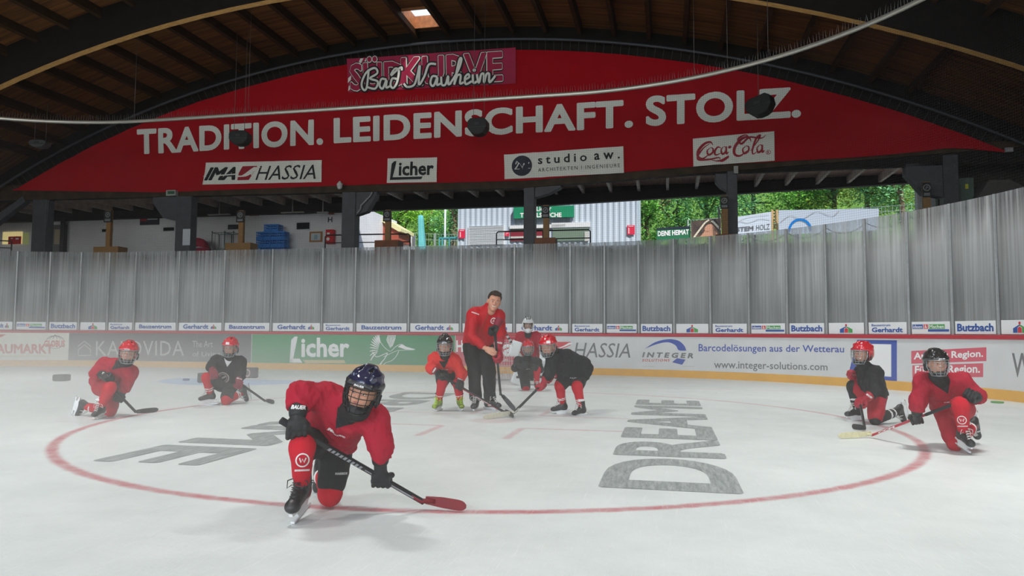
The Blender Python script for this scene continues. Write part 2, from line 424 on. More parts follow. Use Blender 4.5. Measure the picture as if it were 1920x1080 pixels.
# ------------------------------------------------------------------ dasher boards
WHITE_PANEL = mat('board_white', '#d9dadb', 0.35, noise_amt=0.04, noise_scale=3)
RAIL_RED = mat('rail_red', '#b3122c', 0.35); KICK = mat('kick_yellow', '#e3a93c', 0.4, noise_amt=0.05, noise_scale=4)
ALU = mat('aluminium', '#a6a9ab', 0.5, metal=0.35, noise_amt=0.08, noise_scale=20)
S0, S1 = -26.3, 17.0
mb = MB(); strip(mb, S0, S1, [(0, 0.16), (0, 1.0), (-0.12, 1.0), (-0.12, 0.0), (0, 0.0)])
boards = mb.build('dasher_boards', WHITE_PANEL); tag(boards, 'white dasher boards with red top rail and yellow kick strip around the ice', 'boards')
mb = MB(); strip(mb, S0, S1, [(0.02, 0.995), (0.035, 1.01), (0.035, 1.06), (0.02, 1.072), (-0.12, 1.072), (-0.12, 0.995)]); mb.build('top_rail', RAIL_RED, boards)['label'] = 'red top rail'
mb = MB(); strip(mb, S0, S1, [(0.014, 0.0), (0.014, 0.165), (0.004, 0.175), (0.001, 0.175), (0.001, 0.0)]); mb.build('kick_strip', KICK, boards)['label'] = 'yellow kick strip'
mb = MB()
for px in (369, 697, 1289, 1473, 1677, 1692):
    mb = MB(); s = SX(px, 670)[0]; strip(mb, s - 0.006, s + 0.006, [(0.003, 0.17), (0.003, 0.99), (0.0, 0.99), (0.0, 0.17)])
    mb.build('panel_joint', mat('joint_grey', '#a9a9a9', 0.6), boards)

# ------------------------------------------------------------------ fogged plexiglass, stanchions and the advert strips on it
GT = 3.44
def glass_material():
    m = bpy.data.materials.new('fogged_plexiglass'); m.use_nodes = True; nt = m.node_tree; N = nt.nodes; Lk = nt.links
    out = N['Material Output']; b = N['Principled BSDF']; b.inputs['Roughness'].default_value = 0.45; b.inputs['Specular IOR Level'].default_value = 0.5
    tc = N.new('ShaderNodeTexCoord'); sep = N.new('ShaderNodeSeparateXYZ')
    geo = N.new('ShaderNodeNewGeometry'); Lk.new(geo.outputs['Position'], sep.inputs[0])
    def noise(sc, scale=1.0, det=4):
        mp = N.new('ShaderNodeMapping'); mp.inputs['Scale'].default_value = sc; Lk.new(geo.outputs['Position'], mp.inputs[0])
        n = N.new('ShaderNodeTexNoise'); n.inputs['Scale'].default_value = scale; n.inputs['Detail'].default_value = det; Lk.new(mp.outputs[0], n.inputs['Vector']); return n.outputs['Fac']
    streak = noise((22, 22, 0.45), 1.0, 7); blot = noise((0.6, 0.6, 0.8), 1.0, 3)
    r = N.new('ShaderNodeValToRGB'); r.color_ramp.elements[0].position = 0.25; r.color_ramp.elements[0].color = srgb('#a7a9ab'); r.color_ramp.elements[1].position = 0.72; r.color_ramp.elements[1].color = srgb('#d3d6d8')
    Lk.new(streak, r.inputs[0]); Lk.new(r.outputs[0], b.inputs['Base Color'])
    tl = N.new('ShaderNodeBsdfTranslucent'); Lk.new(r.outputs[0], tl.inputs[0]); tr = N.new('ShaderNodeBsdfTransparent'); tr.inputs[0].default_value = (0.9, 0.93, 0.95, 1)
    m1 = N.new('ShaderNodeMixShader'); m1.inputs[0].default_value = 0.4; Lk.new(b.outputs[0], m1.inputs[1])
    rf = N.new('ShaderNodeBsdfRefraction'); rf.inputs['IOR'].default_value = 1.02; rf.inputs['Roughness'].default_value = 0.45; rf.inputs['Color'].default_value = (0.95, 0.97, 1, 1)
    m0 = N.new('ShaderNodeMixShader'); m0.inputs[0].default_value = 0.45; Lk.new(tl.outputs[0], m0.inputs[1]); Lk.new(rf.outputs[0], m0.inputs[2]); Lk.new(m0.outputs[0], m1.inputs[2])
    # condensation is thinner towards the top edge
    zr = N.new('ShaderNodeMapRange'); Lk.new(sep.outputs[2], zr.inputs['Value']); zr.inputs['From Min'].default_value = 2.75; zr.inputs['From Max'].default_value = 3.3; zr.inputs['To Min'].default_value = 0.04; zr.inputs['To Max'].default_value = 0.6
    sr = N.new('ShaderNodeMapRange'); Lk.new(streak, sr.inputs['Value']); sr.inputs['From Min'].default_value = 0.35; sr.inputs['From Max'].default_value = 0.65; sr.inputs['To Min'].default_value = 1.3; sr.inputs['To Max'].default_value = 0.5
    mu = N.new('ShaderNodeMath'); mu.operation = 'MULTIPLY'; Lk.new(zr.outputs[0], mu.inputs[0]); Lk.new(sr.outputs[0], mu.inputs[1])
    m2 = N.new('ShaderNodeMixShader'); Lk.new(mu.outputs[0], m2.inputs[0]); Lk.new(m1.outputs[0], m2.inputs[1]); Lk.new(tr.outputs[0], m2.inputs[2])
    Lk.new(m2.outputs[0], out.inputs['Surface'])
    return m
GLASS = glass_material()
STRIP_WHITE = mat('strip_white', '#e4e6e8', 0.4); BLUE = mat('print_blue', '#1c4f9f', 0.4); PRED = mat('print_red', '#cf2a38', 0.4); PGREEN = mat('print_green', '#3f9d4a', 0.4)
PWHITE = mat('print_white', '#f0f0f0', 0.4); PDARK = mat('print_dark', '#2c2d30', 0.5)
def ad_house(mb_by, c, w, h, fn, asp=1.0):
    """gabled house mark made of a blue wall, a red middle with round head and a green right half"""
    x, y = c
    B, Rr, Gg, Wt = mb_by
    poly_to(B, [(x - w / 2, y - h / 2), (x - w / 6, y - h / 2), (x - w / 6, y), (x, y + h * .16), (x, y + h * .3), (x - w / 2, y - h * .08)], fn)
    poly_to(Gg, [(x + w / 6, y - h / 2), (x + w / 2, y - h / 2), (x + w / 2, y - h * .08), (x, y + h * .3), (x, y + h * .16), (x + w / 6, y)], fn)
    poly_to(Rr, [(x - w / 7, y - h / 2), (x + w / 7, y - h / 2), (x + w / 7, y - h * .05), (x, y + h * .1), (x - w / 7, y - h * .05)], fn)
    poly_to(Rr, [(x + h * .14 * asp * math.cos(t * math.pi / 6), y + h * .42 + h * .14 * math.sin(t * math.pi / 6)) for t in range(12)], fn)
    f2 = lambda u, v: fn(u, v) + (fn(u, v) - fn(u, v)) 
    for k, ch in ((-0.33, 'i'), (0, '&'), (0.33, 'M')):
        text_to(Wt, ch, (x + k * w - w * (0.1 if ch != 'i' else 0.03), y - h * .45, x + k * w + w * (0.1 if ch != 'i' else 0.03), y - h * .18), fn, bold=0.02)
PXS = [26, 88, 146, 199, 249, 331, 417, 507, 602, 664, 765, 863, 963.5, 1068.6, 1133, 1197, 1263, 1331, 1403, 1474.5, 1547.6, 1622, 1702, 1783, 1868.5]
SS = [SX(p, 608)[0] for p in PXS]
SS = [SS[0] - 0.87 * k for k in (6, 5, 4, 3, 2, 1)] + SS + [SS[-1] + 0.85, SS[-1] + 1.7, SS[-1] + 2.55]
KIND = ['BU', 'HS', 'BG', 'IM', 'BZ', 'GH', 'IM', 'BU', 'HS', 'BG', 'BZ', 'GH', 'BZ', 'GH', 'BG', 'BZ', 'GH', 'BZ', 'GH', 'BG', 'IM', 'BU', 'HS', 'BG', 'IM', 'BU', 'HS', 'BG', 'IM', 'BU', 'HS', 'BG', 'IM']
DESC = {'BZ': 'one long blue word', 'GH': 'a word and house mark', 'IM': 'coloured boxed words', 'BU': 'one short bold blue word', 'HS': 'only a coloured house mark', 'BG': 'two stacked words'}
ORD = ['first', 'second', 'third', 'fourth', 'fifth', 'sixth', 'seventh', 'eighth', 'ninth', 'tenth', 'eleventh', 'twelfth', 'thirteenth', 'fourteenth', 'fifteenth', 'sixteenth', 'seventeenth', 'eighteenth', 'nineteenth', 'twentieth', 'twenty-first', 'twenty-second', 'twenty-third', 'twenty-fourth', 'twenty-fifth', 'twenty-sixth', 'twenty-seventh', 'twenty-eighth', 'twenty-ninth', 'thirtieth']
for i in range(len(SS) - 1):
    a, b = SS[i], SS[i + 1]
    mb = MB(); mb.smooth = True; strip(mb, a + 0.027, b - 0.027, [(-0.045, 1.072), (-0.045, GT), (-0.057, GT), (-0.057, 1.072)], 0.3)
    o = mb.build('plexiglass_shield', GLASS, origin=OP((a + b) / 2, 1.072))
    tag(o, 'fogged glass with %s at its foot, %s pane from left' % (DESC[KIND[i]], ORD[i - 5]) if i >= 5 else 'fogged glass with %s at its foot, beyond the left picture edge' % DESC[KIND[i]], 'glass shield', 'fogged glass shields on the boards')
    w = b - a; g = 0.055
    mb = MB(); strip(mb, a + g, b - g, [(-0.036, 1.085), (-0.036, 1.315), (-0.043, 1.315), (-0.043, 1.085)])
    st = mb.build('advert_strip', STRIP_WHITE, o); st['label'] = 'white advert strip'
    fn = lambda u, v: OP(a + g + (w - 2 * g) * u, 1.085 + 0.23 * v, -0.032)
    fw = lambda u, v: OP(a + g + (w - 2 * g) * u, 1.085 + 0.23 * v, -0.0295)
    B, Rr, Gg, Wt = MB(), MB(), MB(), MB(); k = KIND[i]
    if k == 'BZ': text_to(B, 'Bauzentrum', (0.1, 0.24, 0.9, 0.76), fn, bold=0.036)
    if k == 'GH':
        text_to(B, 'Gerhardt', (0.1, 0.22, 0.7, 0.8), fn, bold=0.036); ad_house((B, Rr, Gg, MB()), (0.82, 0.5), 0.13, 0.55, fn, .23 / (w - 2 * g))
    if k == 'BU': text_to(B, 'Butzbach', (0.05, 0.2, 0.95, 0.8), fn, bold=0.038)
    if k == 'BG': text_to(B, 'Bauzentrum', (0.08, 0.66, 0.58, 0.86), fn, bold=0.02); text_to(B, 'Gerhardt', (0.08, 0.14, 0.9, 0.56), fn, bold=0.038)
    if k == 'HS': ad_house((B, Rr, Gg, Wt), (0.5, 0.47), 0.36, 0.74, fn, .23 / (w - 2 * g))
    if k == 'IM':
        for M_, x0, x1 in ((B, .02, .3), (Rr, .32, .43), (Gg, .45, .87)): poly_to(M_, [(x0, .42), (x1, .42), (x1, .78), (x0, .78)], fn)
        poly_to(B, [(.43, .2), (.98, .2), (.98, .38), (.43, .38)], fn)
        text_to(Wt, 'ideen', (.04, .46, .28, .74), fw, bold=0.01); text_to(Wt, '&', (.34, .46, .41, .74), fw); text_to(Wt, 'Machen', (.47, .46, .85, .74), fw, bold=0.01)
    if k == 'HS':
        pass
    for M_, mm, nm in ((B, BLUE, 'blue_lettering'), (Rr, PRED, 'red_mark'), (Gg, PGREEN, 'green_mark'), (Wt, PWHITE, 'white_lettering')):
        if M_.v: M_.build(nm, mm, st)
for i, s in enumerate(SS):
    mb = MB(); l, a, nl, na = OUT(s); n3 = (RF(l + nl, a + na) - RF(l, a)).normalized(); t3 = n3.cross(Vector((0, 0, 1)))
    R3 = Matrix((t3, n3, Vector((0, 0, 1)))).transposed()
    mb.box(OP(s, (1.072 + GT) / 2, -0.05), (0.05, 0.045, GT - 1.072), R3)
    mb.box(OP(s, (1.072 + GT) / 2, -0.022), (0.028, 0.012, GT - 1.072), R3)
    o = mb.build('glass_stanchion', ALU, origin=OP(s, 1.072), bevel=0.004)
    tag(o, 'slim aluminium stanchion between glass panes, %s from left' % ORD[i - 6] if i >= 6 else 'slim aluminium stanchion beyond the left picture edge', 'stanchion', 'stanchions between the glass panels')

# ------------------------------------------------------------------ protective net hung from a bent pipe
NZ = 7.45; N0 = -22.0
mb = MB()
mb.tube([OP(N0 + 0.4 * k, NZ, -0.05) for k in range(int((S1 + 4 - N0) / 0.4))], 0.055, 8)
net = mb.build('safety_net', mat('pipe_zinc', '#c9c6bd', 0.35, metal=0.6)); tag(net, 'dark safety net hanging from a bent pipe above the glass', 'net')
mb = MB(); k = N0
while k < S1 + 3:
    p = OP(k, NZ + 0.05, -0.05); d = Vector((random.uniform(-.03, .03), random.uniform(-.03, .03), random.uniform(.15, .2)))
    mb.tube([p, p + d], [0.0045, 0.002], 3); k += 0.075
mb.build('bird_spikes', ALU, net)['kind'] = 'stuff'
mb = MB(); k = N0; WR = 0.0022
while k < S1 + 3:
    pa, pb = OP(k - WR / 2, GT - 0.1, -0.09), OP(k + WR / 2, GT - 0.1, -0.09); qa, qb = OP(k - WR / 2, NZ, -0.05), OP(k + WR / 2, NZ, -0.05)
    mb.add([pa, pb, qb, qa], [(0, 1, 2, 3)]); k += 0.05
z = GT - 0.1
while z < NZ:
    f = (z - GT + 0.1) / (NZ - GT + 0.1); off = -0.09 + 0.04 * f; n = int((S1 + 3 - N0) / 0.3)
    vs = []
    for i in range(n + 1): s = N0 + 0.3 * i; vs += [OP(s, z, off), OP(s, z + WR, off)]
    mb.add(vs, [(2 * i, 2 * i + 2, 2 * i + 3, 2 * i + 1) for i in range(n)]); z += 0.05
mb.build('net_mesh', mat('net_cord', '#2a2c30', 0.9, spec=.1), net)
mb = MB()
for i in range(len(SS) - 1):
    a, b = SS[i], SS[i + 1]
    mb.tube([OP(a + (b - a) * t / 8, GT - 0.08 - 0.16 * (1 - (t / 4 - 1) ** 2), -0.1) for t in range(9)], 0.008, 4)
mb.build('net_rope', mat('rope_grey', '#3f4247', 0.8), net)
mb = MB()
for px, py in ((250, 205), (464, 195), (1362, 98), (1438, 80), (1300, 112)):
    s, z = SX(px, py); p = OP(s, NZ, -0.05); l_ = toR(p)[0]; mb = MB(); mb.tube([p, Vector((p.x, p.y, -26.7 + math.sqrt(37.9 ** 2 - (l_ + 5.55) ** 2)))], 0.006, 4)
    mb.build('net_cable', mat('steel_cable', '#6d6a66', 0.5, metal=0.5), net)

# ------------------------------------------------------------------ vaulted timber roof
RC = (-5.55, -26.7); GA = 14.3
def ARC(deg, R, a): an = math.radians(deg); return Vector((RC[0] + R * math.sin(an), a, RC[1] + R * math.cos(an)))   # rink frame
def plank_material():
    m = bpy.data.materials.new('roof_planks'); m.use_nodes = True; nt = m.node_tree; N = nt.nodes; Lk = nt.links; b = N['Principled BSDF']; b.inputs['Roughness'].default_value = 0.7
    b.inputs['Specular IOR Level'].default_value = 0.2
    tc = N.new('ShaderNodeTexCoord'); mp = N.new('ShaderNodeMapping'); Lk.new(tc.outputs['Object'], mp.inputs[0]); mp.inputs['Scale'].default_value = (0.5, 7, 0.5)
    v = N.new('ShaderNodeTexNoise'); v.inputs['Scale'].default_value = 1.0; v.inputs['Detail'].default_value = 5; Lk.new(mp.outputs[0], v.inputs['Vector'])
    w = N.new('ShaderNodeTexWave'); w.wave_type = 'BANDS'; w.bands_direction = 'Y'; w.inputs['Scale'].default_value = 1.35; w.inputs['Distortion'].default_value = 0.4; w.wave_profile = 'SAW'; Lk.new(tc.outputs['Object'], w.inputs['Vector'])
    r = N.new('ShaderNodeValToRGB'); r.color_ramp.elements[0].position = 0.25; r.color_ramp.elements[0].color = srgb('#3c2413'); r.color_ramp.elements[1].position = 0.75; r.color_ramp.elements[1].color = srgb('#7a4f28')
    Lk.new(v.outputs['Fac'], r.inputs[0])
    g = N.new('ShaderNodeValToRGB'); g.color_ramp.elements[0].position = 0.0; g.color_ramp.elements[0].color = (.25, .25, .25, 1); g.color_ramp.elements[1].position = 0.1; g.color_ramp.elements[1].color = (1, 1, 1, 1); Lk.new(w.outputs['Fac'], g.inputs[0])
    mx = N.new('ShaderNodeMixRGB'); mx.blend_type = 'MULTIPLY'; mx.inputs[0].default_value = 1; Lk.new(r.outputs[0], mx.inputs[1]); Lk.new(g.outputs[0], mx.inputs[2]); Lk.new(mx.outputs[0], b.inputs['Base Color'])
    return m
PLANK = plank_material()
DARKWOOD = mat('dark_timber', '#33210f', 0.7, spec=0.2, noise_amt=0.35, noise_scale=3, stretch=(1, 1, 6)); GLULAM = mat('glulam', '#dcb070', 0.6, spec=0.25, color2='#b08448', noise_scale=6, stretch=(1, 6, 1))
BLACKWOOD = mat('black_timber', '#15110e', 0.7, spec=0.2, noise_amt=0.3, noise_scale=4)
P0, PST = 0.74, 1.685
DA0, DA1 = -32, 32
hole = (P0 - PST + 0.1, P0 - 0.1, 12.55, 13.85)           # skylight opening: two angles, two stations
angs = sorted(set([DA0 + i * (DA1 - DA0) / 48 for i in range(49)] + [hole[0], hole[1]])); sts = [-20, 3.7, 9.0, hole[2], hole[3], 16.2]
mb = MB()
for R_, rev in ((38.0, False), (38.14, True)):
    for i in range(len(angs) - 1):
        for j in range(len(sts) - 1):
            if hole[0] - 1e-6 <= angs[i] < hole[1] - 1e-6 and j == 3: continue
            q = [ARC(angs[i], R_, sts[j]), ARC(angs[i + 1], R_, sts[j]), ARC(angs[i + 1], R_, sts[j + 1]), ARC(angs[i], R_, sts[j + 1])]
            mb.add(q, [(0, 1, 2, 3) if rev else (3, 2, 1, 0)])
roof = mb.build('ceiling', PLANK); rink(roof); tag(roof, 'vaulted dark timber plank roof', kind='structure')
mb = MB(); RS = 38.32
for (d0, d1, a0, a1) in ((hole[0], hole[0], hole[2], hole[3]), (hole[1], hole[1], hole[2], hole[3]), (hole[0], hole[1], hole[2], hole[2]), (hole[0], hole[1], hole[3], hole[3])):
    mb.add([ARC(d0, 37.9, a0), ARC(d1, 37.9, a1), ARC(d1, RS, a1), ARC(d0, RS, a0)], [(0, 1, 2, 3)])
sk = mb.build('window_1', mat('skylight_board', '#b5764a', 0.6, noise_amt=0.25, noise_scale=6)); rink(sk); tag(sk, 'roof skylight shaft with bright glazing', kind='structure')
mb = MB(); mb.add([ARC(hole[0], RS, hole[2]), ARC(hole[1], RS, hole[2]), ARC(hole[1], RS, hole[3]), ARC(hole[0], RS, hole[3])], [(0, 1, 2, 3)])
gm = bpy.data.materials.new('skylight_pane'); gm.use_nodes = True; gn = gm.node_tree; t1 = gn.nodes.new('ShaderNodeBsdfTranslucent'); t2 = gn.nodes.new('ShaderNodeBsdfTransparent'); mx = gn.nodes.new('ShaderNodeMixShader'); mx.inputs[0].default_value = 0.4
gn.links.new(t1.outputs[0], mx.inputs[1]); gn.links.new(t2.outputs[0], mx.inputs[2]); gn.links.new(mx.outputs[0], gn.nodes['Material Output'].inputs[0])
pane = mb.build('pane', gm, sk); pane['kind'] = 'structure'
def arch(name, R0, R1, a0, a1, d0, d1, n=40):
    mb = MB(); vs = []
    for i in range(n + 1):
        d = d0 + (d1 - d0) * i / n
        vs += [ARC(d, R0, a0), ARC(d, R0, a1), ARC(d, R1, a1), ARC(d, R1, a0)]
    for i in range(n):
        b = 4 * i
        mb.cur = 1; mb.add([], []); 
        for k, (p, q) in enumerate(((0, 1), (1, 2), (2, 3), (3, 0))):
            mb.f.append((b + p, b + 4 + p, b + 4 + q, b + q)); mb.mi.append(1 if k == 0 else 0); mb.sm.append(False)
    mb.v = [tuple(v) for v in vs]
    o = mb.build(name, [BLACKWOOD, GLULAM]); rink(o); o['kind'] = 'structure'; return o
for a in (9.0, 3.7, -1.6, -6.9): arch('roof_arch_beam', 36.93, 37.98, a - 0.11, a + 0.11, DA0, DA1)
for bi, (a0, a1) in enumerate(((9.11, 14.2), (3.81, 8.89))):
    for k in range(-15, 14):
        d = P0 + PST * k
        if abs(d) > 31: continue
        p0, p1 = ARC(d, 37.85, a0), ARC(d, 37.85, a1); up = (ARC(d, 38, a0) - ARC(d, 37, a0)).normalized()
        mb = MB(); mb.bar(p0, p1, 0.12, 0.3, up); o = mb.build('roof_purlin', DARKWOOD); rink(o); o['kind'] = 'structure'
# ------------------------------------------------------------------ gable wall, lintel, pillars, terrace behind the net
def rb(name, mb, m, parent=None, kind='structure', **kw):
    o = mb.build(name, m, parent, **kw)
    if parent is None: rink(o)
    if kind: o['kind'] = kind
    return o
def rbox(mb, l0, l1, a0, a1, z0, z1): return mb.box(((l0 + l1) / 2, (a0 + a1) / 2, (z0 + z1) / 2), (l1 - l0, a1 - a0, z1 - z0))
# gable boarding above the lintel
mb = MB(); n = 60
for i in range(n):
    x0 = -26.5 + 39 * i / n; x1 = -26.5 + 39 * (i + 1) / n
    zt = [RC[1] + math.sqrt(38.0 ** 2 - (x - RC[0]) ** 2) for x in (x0, x1)]
    zb = [max(5.9, min(zz - 0.05, 6.0)) for zz in zt]
    mb.add([(x0, GA + .05, zb[0]), (x1, GA + .05, zb[1]), (x1, GA + .05, zt[1]), (x0, GA + .05, zt[0]), (x0, GA + .2, zb[0]), (x1, GA + .2, zb[1]), (x1, GA + .2, zt[1]), (x0, GA + .2, zt[0])], [(0, 1, 2, 3), (7, 6, 5, 4), (1, 0, 4, 5)])
rb('wall_gable', mb, BLACKWOOD)
def zlow(l): return 5.78 + (0.045 * (l + 2.4) if l > -2.4 else -0.012 * (l + 2.4))
mb = MB(); xs = [-31, -15, -2.4, 4, 12.5]
for i in range(len(xs) - 1):
    a, b = xs[i], xs[i + 1]
    vs = [(x, y, z) for x in (a, b) for (y, z) in ((GA - .02, zlow(x)), (GA - .02, 6.6), (GA + .25, 6.6), (GA + .25, zlow(x)))]
    mb.add(vs, [(0, 1, 5, 4), (1, 2, 6, 5), (2, 3, 7, 6), (3, 0, 4, 7)])
rb('lintel', mb, mat('lintel_timber', '#3a2d1e', 0.7, spec=0.2, noise_amt=0.4, noise_scale=3))
# terrace roof: soffit, rafters, deep far beam
FA = 19.0
mb = MB(); mb.add([(-31, GA + .2, 6.62), (13, GA + .2, 6.75), (13, FA + 1, 6.75), (-31, FA + 1, 6.62)], [(0, 1, 2, 3)]); mb.add([(-31, GA + .2, 6.72), (13, GA + .2, 6.85), (13, FA + 1, 6.85), (-31, FA + 1, 6.72)], [(3, 2, 1, 0)])
rb('ceiling_terrace', mb, mat('soffit_boards', '#bd9482', 0.7, noise_amt=0.15, noise_scale=3, stretch=(5, 0.4, 1)))
RAF = mat('rafter_timber', '#d2c2b6', 0.6, noise_amt=0.2, noise_scale=4)
for k in range(-8, 31):
    l = -21.0 + 1.05 * k
    mb = MB(); rbox(mb, l - 0.05, l + 0.05, GA + .26, FA - .02, 6.36 + 0.0036 * (l + 24), 6.64 + 0.0036 * (l + 24)); rb('terrace_rafter', mb, RAF)
mb = MB()
for a, b in ((-31, -2.4), (-2.4, 13)):
    za, zb = 6.04 + max(0, (a + 2.4)) * 0.03, 6.04 + max(0, b + 2.4) * 0.03
    vs = [(x, y, z) for x, z0 in ((a, za), (b, zb)) for (y, z) in ((FA - .02, z0), (FA - .02, z0 + .36), (FA + .25, z0 + .7), (FA + .25, z0))]
    mb.add(vs, [(0, 1, 5, 4), (1, 2, 6, 5), (2, 3, 7, 6), (3, 0, 4, 7)])
rb('far_beam', mb, BLACKWOOD)
# pillars with haunches
PIL = mat('pillar_paint', '#44474e', 0.55, noise_amt=0.2, noise_scale=4)
for l, w, hw, hs in ((-21.15, 0.62, .05, 1), (-14.98, 0.62, 1.0, -1), (-8.58, 0.5, 0.75, 1), (-2.3, 0.36, 0.85, 1), (4.03, 0.3, 0.35, -1), (10.1, 0.4, 1.0, -1)):
    mb = MB(); rbox(mb, l - w / 2, l + w / 2, GA + .02, GA + .4, 3.0, 6.3)
    x0 = l + hs * w / 2; z1 = 6.1; z0 = 5.05 if abs(l) > 5 else 5.45
    mb.prism([(x0, z1), (x0 + hs * hw, z1), (x0 + hs * hw, z1 - .35), (x0 + hs * hw * .55, z0 + .12), (x0, z0)], (0, GA + .05, 0), (1, 0, 0), (0, 0, 1), (0, 1, 0), 0.3)
    rb('pillar', mb, PIL, bevel=0.015)
mb = MB(); _a, _b = PP(-8, 418, GA + .1), PP(50, 374, GA + .1); mb.bar((_a[0], GA + .1, _a[1]), (_b[0], GA + .1, _b[1]), 0.25, 0.25); rb('brace_beam', mb, PIL)
# raised terrace, its steps and the ground beyond
CONC = mat('terrace_concrete', '#8c8a86', 0.85, noise_amt=0.15, noise_scale=2)
mb = MB()
for k in range(8): rbox(mb, -30.5, 14, 11.6 + 0.5 * k, 11.6 + 0.5 * (k + 1), -0.05, 0.55 + 0.47 * k)
rb('terrace_floor', mb, CONC)
mb = MB(); rbox(mb, -60, 60, 15.6, 75, 3.2, 4.0); rb('ground_outside', mb, mat('paving', '#9a9a92', 0.9, noise_amt=0.2, noise_scale=1))
# walls at both sides and behind the camera keep the hall dark
DW = mat('hall_wall', '#2b2724', 0.9, noise_amt=0.2, noise_scale=1)
mb = MB(); rbox(mb, -31.2, -31, -20, 24, 0, 9); rb('wall_left', mb, DW)
mb = MB(); rbox(mb, 13.6, 13.8, -20, 13, 0, 9); rb('wall_right', mb, DW)
mb = MB(); rbox(mb, 10.6, 18, 15.9, 16.1, 2.5, 8); rb('wall_gable_right', mb, DW)
mb = MB(); rbox(mb, 13.6, 13.8, 13, 16, 0, 9); rb('wall_corner_right', mb, DW)
# ------------------------------------------------------------------ adverts on the boards
def quad(bl, br, tl, tr, conv, put):
    """four pixels -> fn(u,v) on a surface; conv(px,py)->2D surface coordinates, put(x,y)->place"""
    P = [conv(*p) for p in (bl, br, tl, tr)]
    def fn(u, v):
        x = (P[0][0] * (1 - u) + P[1][0] * u) * (1 - v) + (P[2][0] * (1 - u) + P[3][0] * u) * v
        y = (P[0][1] * (1 - u) + P[1][1] * u) * (1 - v) + (P[2][1] * (1 - u) + P[3][1] * u) * v
        return put(x, y)
    return fn
def bq(x0, x1, y0, y1, lift=0.006, y0r=None, y1r=None):     # left, right, top, bottom (and right-hand top/bottom) on the boards
    y0r = y0 if y0r is None else y0r; y1r = y1 if y1r is None else y1r
    return quad((x0, y1), (x1, y1r), (x0, y0), (x1, y0r), SX, lambda s, z: OP(s, z, lift))
def advert(px0, px1, m, label):
    s0, s1 = SX(px0, 660)[0], SX(px1, 660)[0]
    mb = MB(); strip(mb, s0, s1, [(0.003, 0.178), (0.003, 0.992), (-0.001, 0.992), (-0.001, 0.178)])
    o = mb.build('advert', m, boards); o['label'] = label; return o
def letters(parent, m, name='lettering', fn=None, items=(), draw=None, **kw):
    mb = MB()
    for it in items: text_to(mb, it[0], it[1] if len(it) > 1 else (0, 0, 1, 1), fn, **kw)
    if draw: draw(mb)
    return mb.build(name, m, parent)
CREAM = mat('advert_cream', '#e2dfd2', 0.45); AGREY = mat('advert_grey', '#55565a', 0.45); AGREEN = mat('advert_green', '#1f7a4a', 0.45, color2='#3d9a62', noise_scale=0.25)
AROSE = mat('advert_rose', '#c33a50', 0.45); AWHITE = mat('advert_white', '#d4d5d6', 0.45, noise_amt=0.05, noise_scale=2); GREYT = mat('print_grey', '#6f7073', 0.5); LGREY = mat('print_light_grey', '#b9bab8', 0.5)
INDIGO = mat('print_indigo', '#3550a8', 0.45); ROSE2 = mat('print_rose', '#d2576a', 0.45); RED2 = mat('print_brick', '#c2503f', 0.5)
SAND = mat('print_sand', '#c9ba86', 0.5)
# 1 cream panel with red block word
p = advert(-60, 128, CREAM, 'cream advert with red block lettering and globe')
letters(p, RED2, fn=bq(-20, 100, 645, 663), items=[('BAUMARKT',)], bold=0.035)
letters(p, RED2, fn=bq(83, 122, 638, 651, .008), items=[('GLOBUS',)], bold=0.035)
def globe(mb):
    f = bq(86, 121, 629, 654, .0065)
    for a, b in ((20, 160), (200, 340)): ring_to(mb, (.5, .5), .46, .5, f, a, b, 24)
    for k in (.25, .75): ring_to(mb, (.5, .5), .45 * k, .45 * k + .03, f, 30, 150, 16, sy=1 / k * .98)
letters(p, GREYT, 'globe_mark', draw=globe)
letters(p, SAND, fn=bq(0, 97, 665, 671), items=[('www.globus-baumarkt.de',)])
letters(p, RED2, 'corner_mark', draw=lambda mb: poly_to(mb, [(0, 1), (0, 0), (1, 1)], bq(-14, 12, 627, 640)))
# 2 grey panel
p = advert(128.5, 471, AGREY, 'grey advert with thin pale lettering')
letters(p, LGREY, fn=bq(180, 345, 639, 667), items=[('KALOVIDA',)], spacing=1.08)
letters(p, LGREY, fn=bq(361, 399, 639, 651), items=[('The Art',)]); letters(p, LGREY, fn=bq(361, 413, 659, 671), items=[('of Living',)])
def house(mb):
    f = bq(145, 172, 639, 667); stroke_to(mb, [(.05, .62), (.5, .98), (.95, .62)], .06, f); stroke_to(mb, [(.08, .02), (.08, .4), (.5, .74), (.92, .4), (.92, .02)], .06, f, closed=True)
letters(p, LGREY, 'house_mark', draw=house)
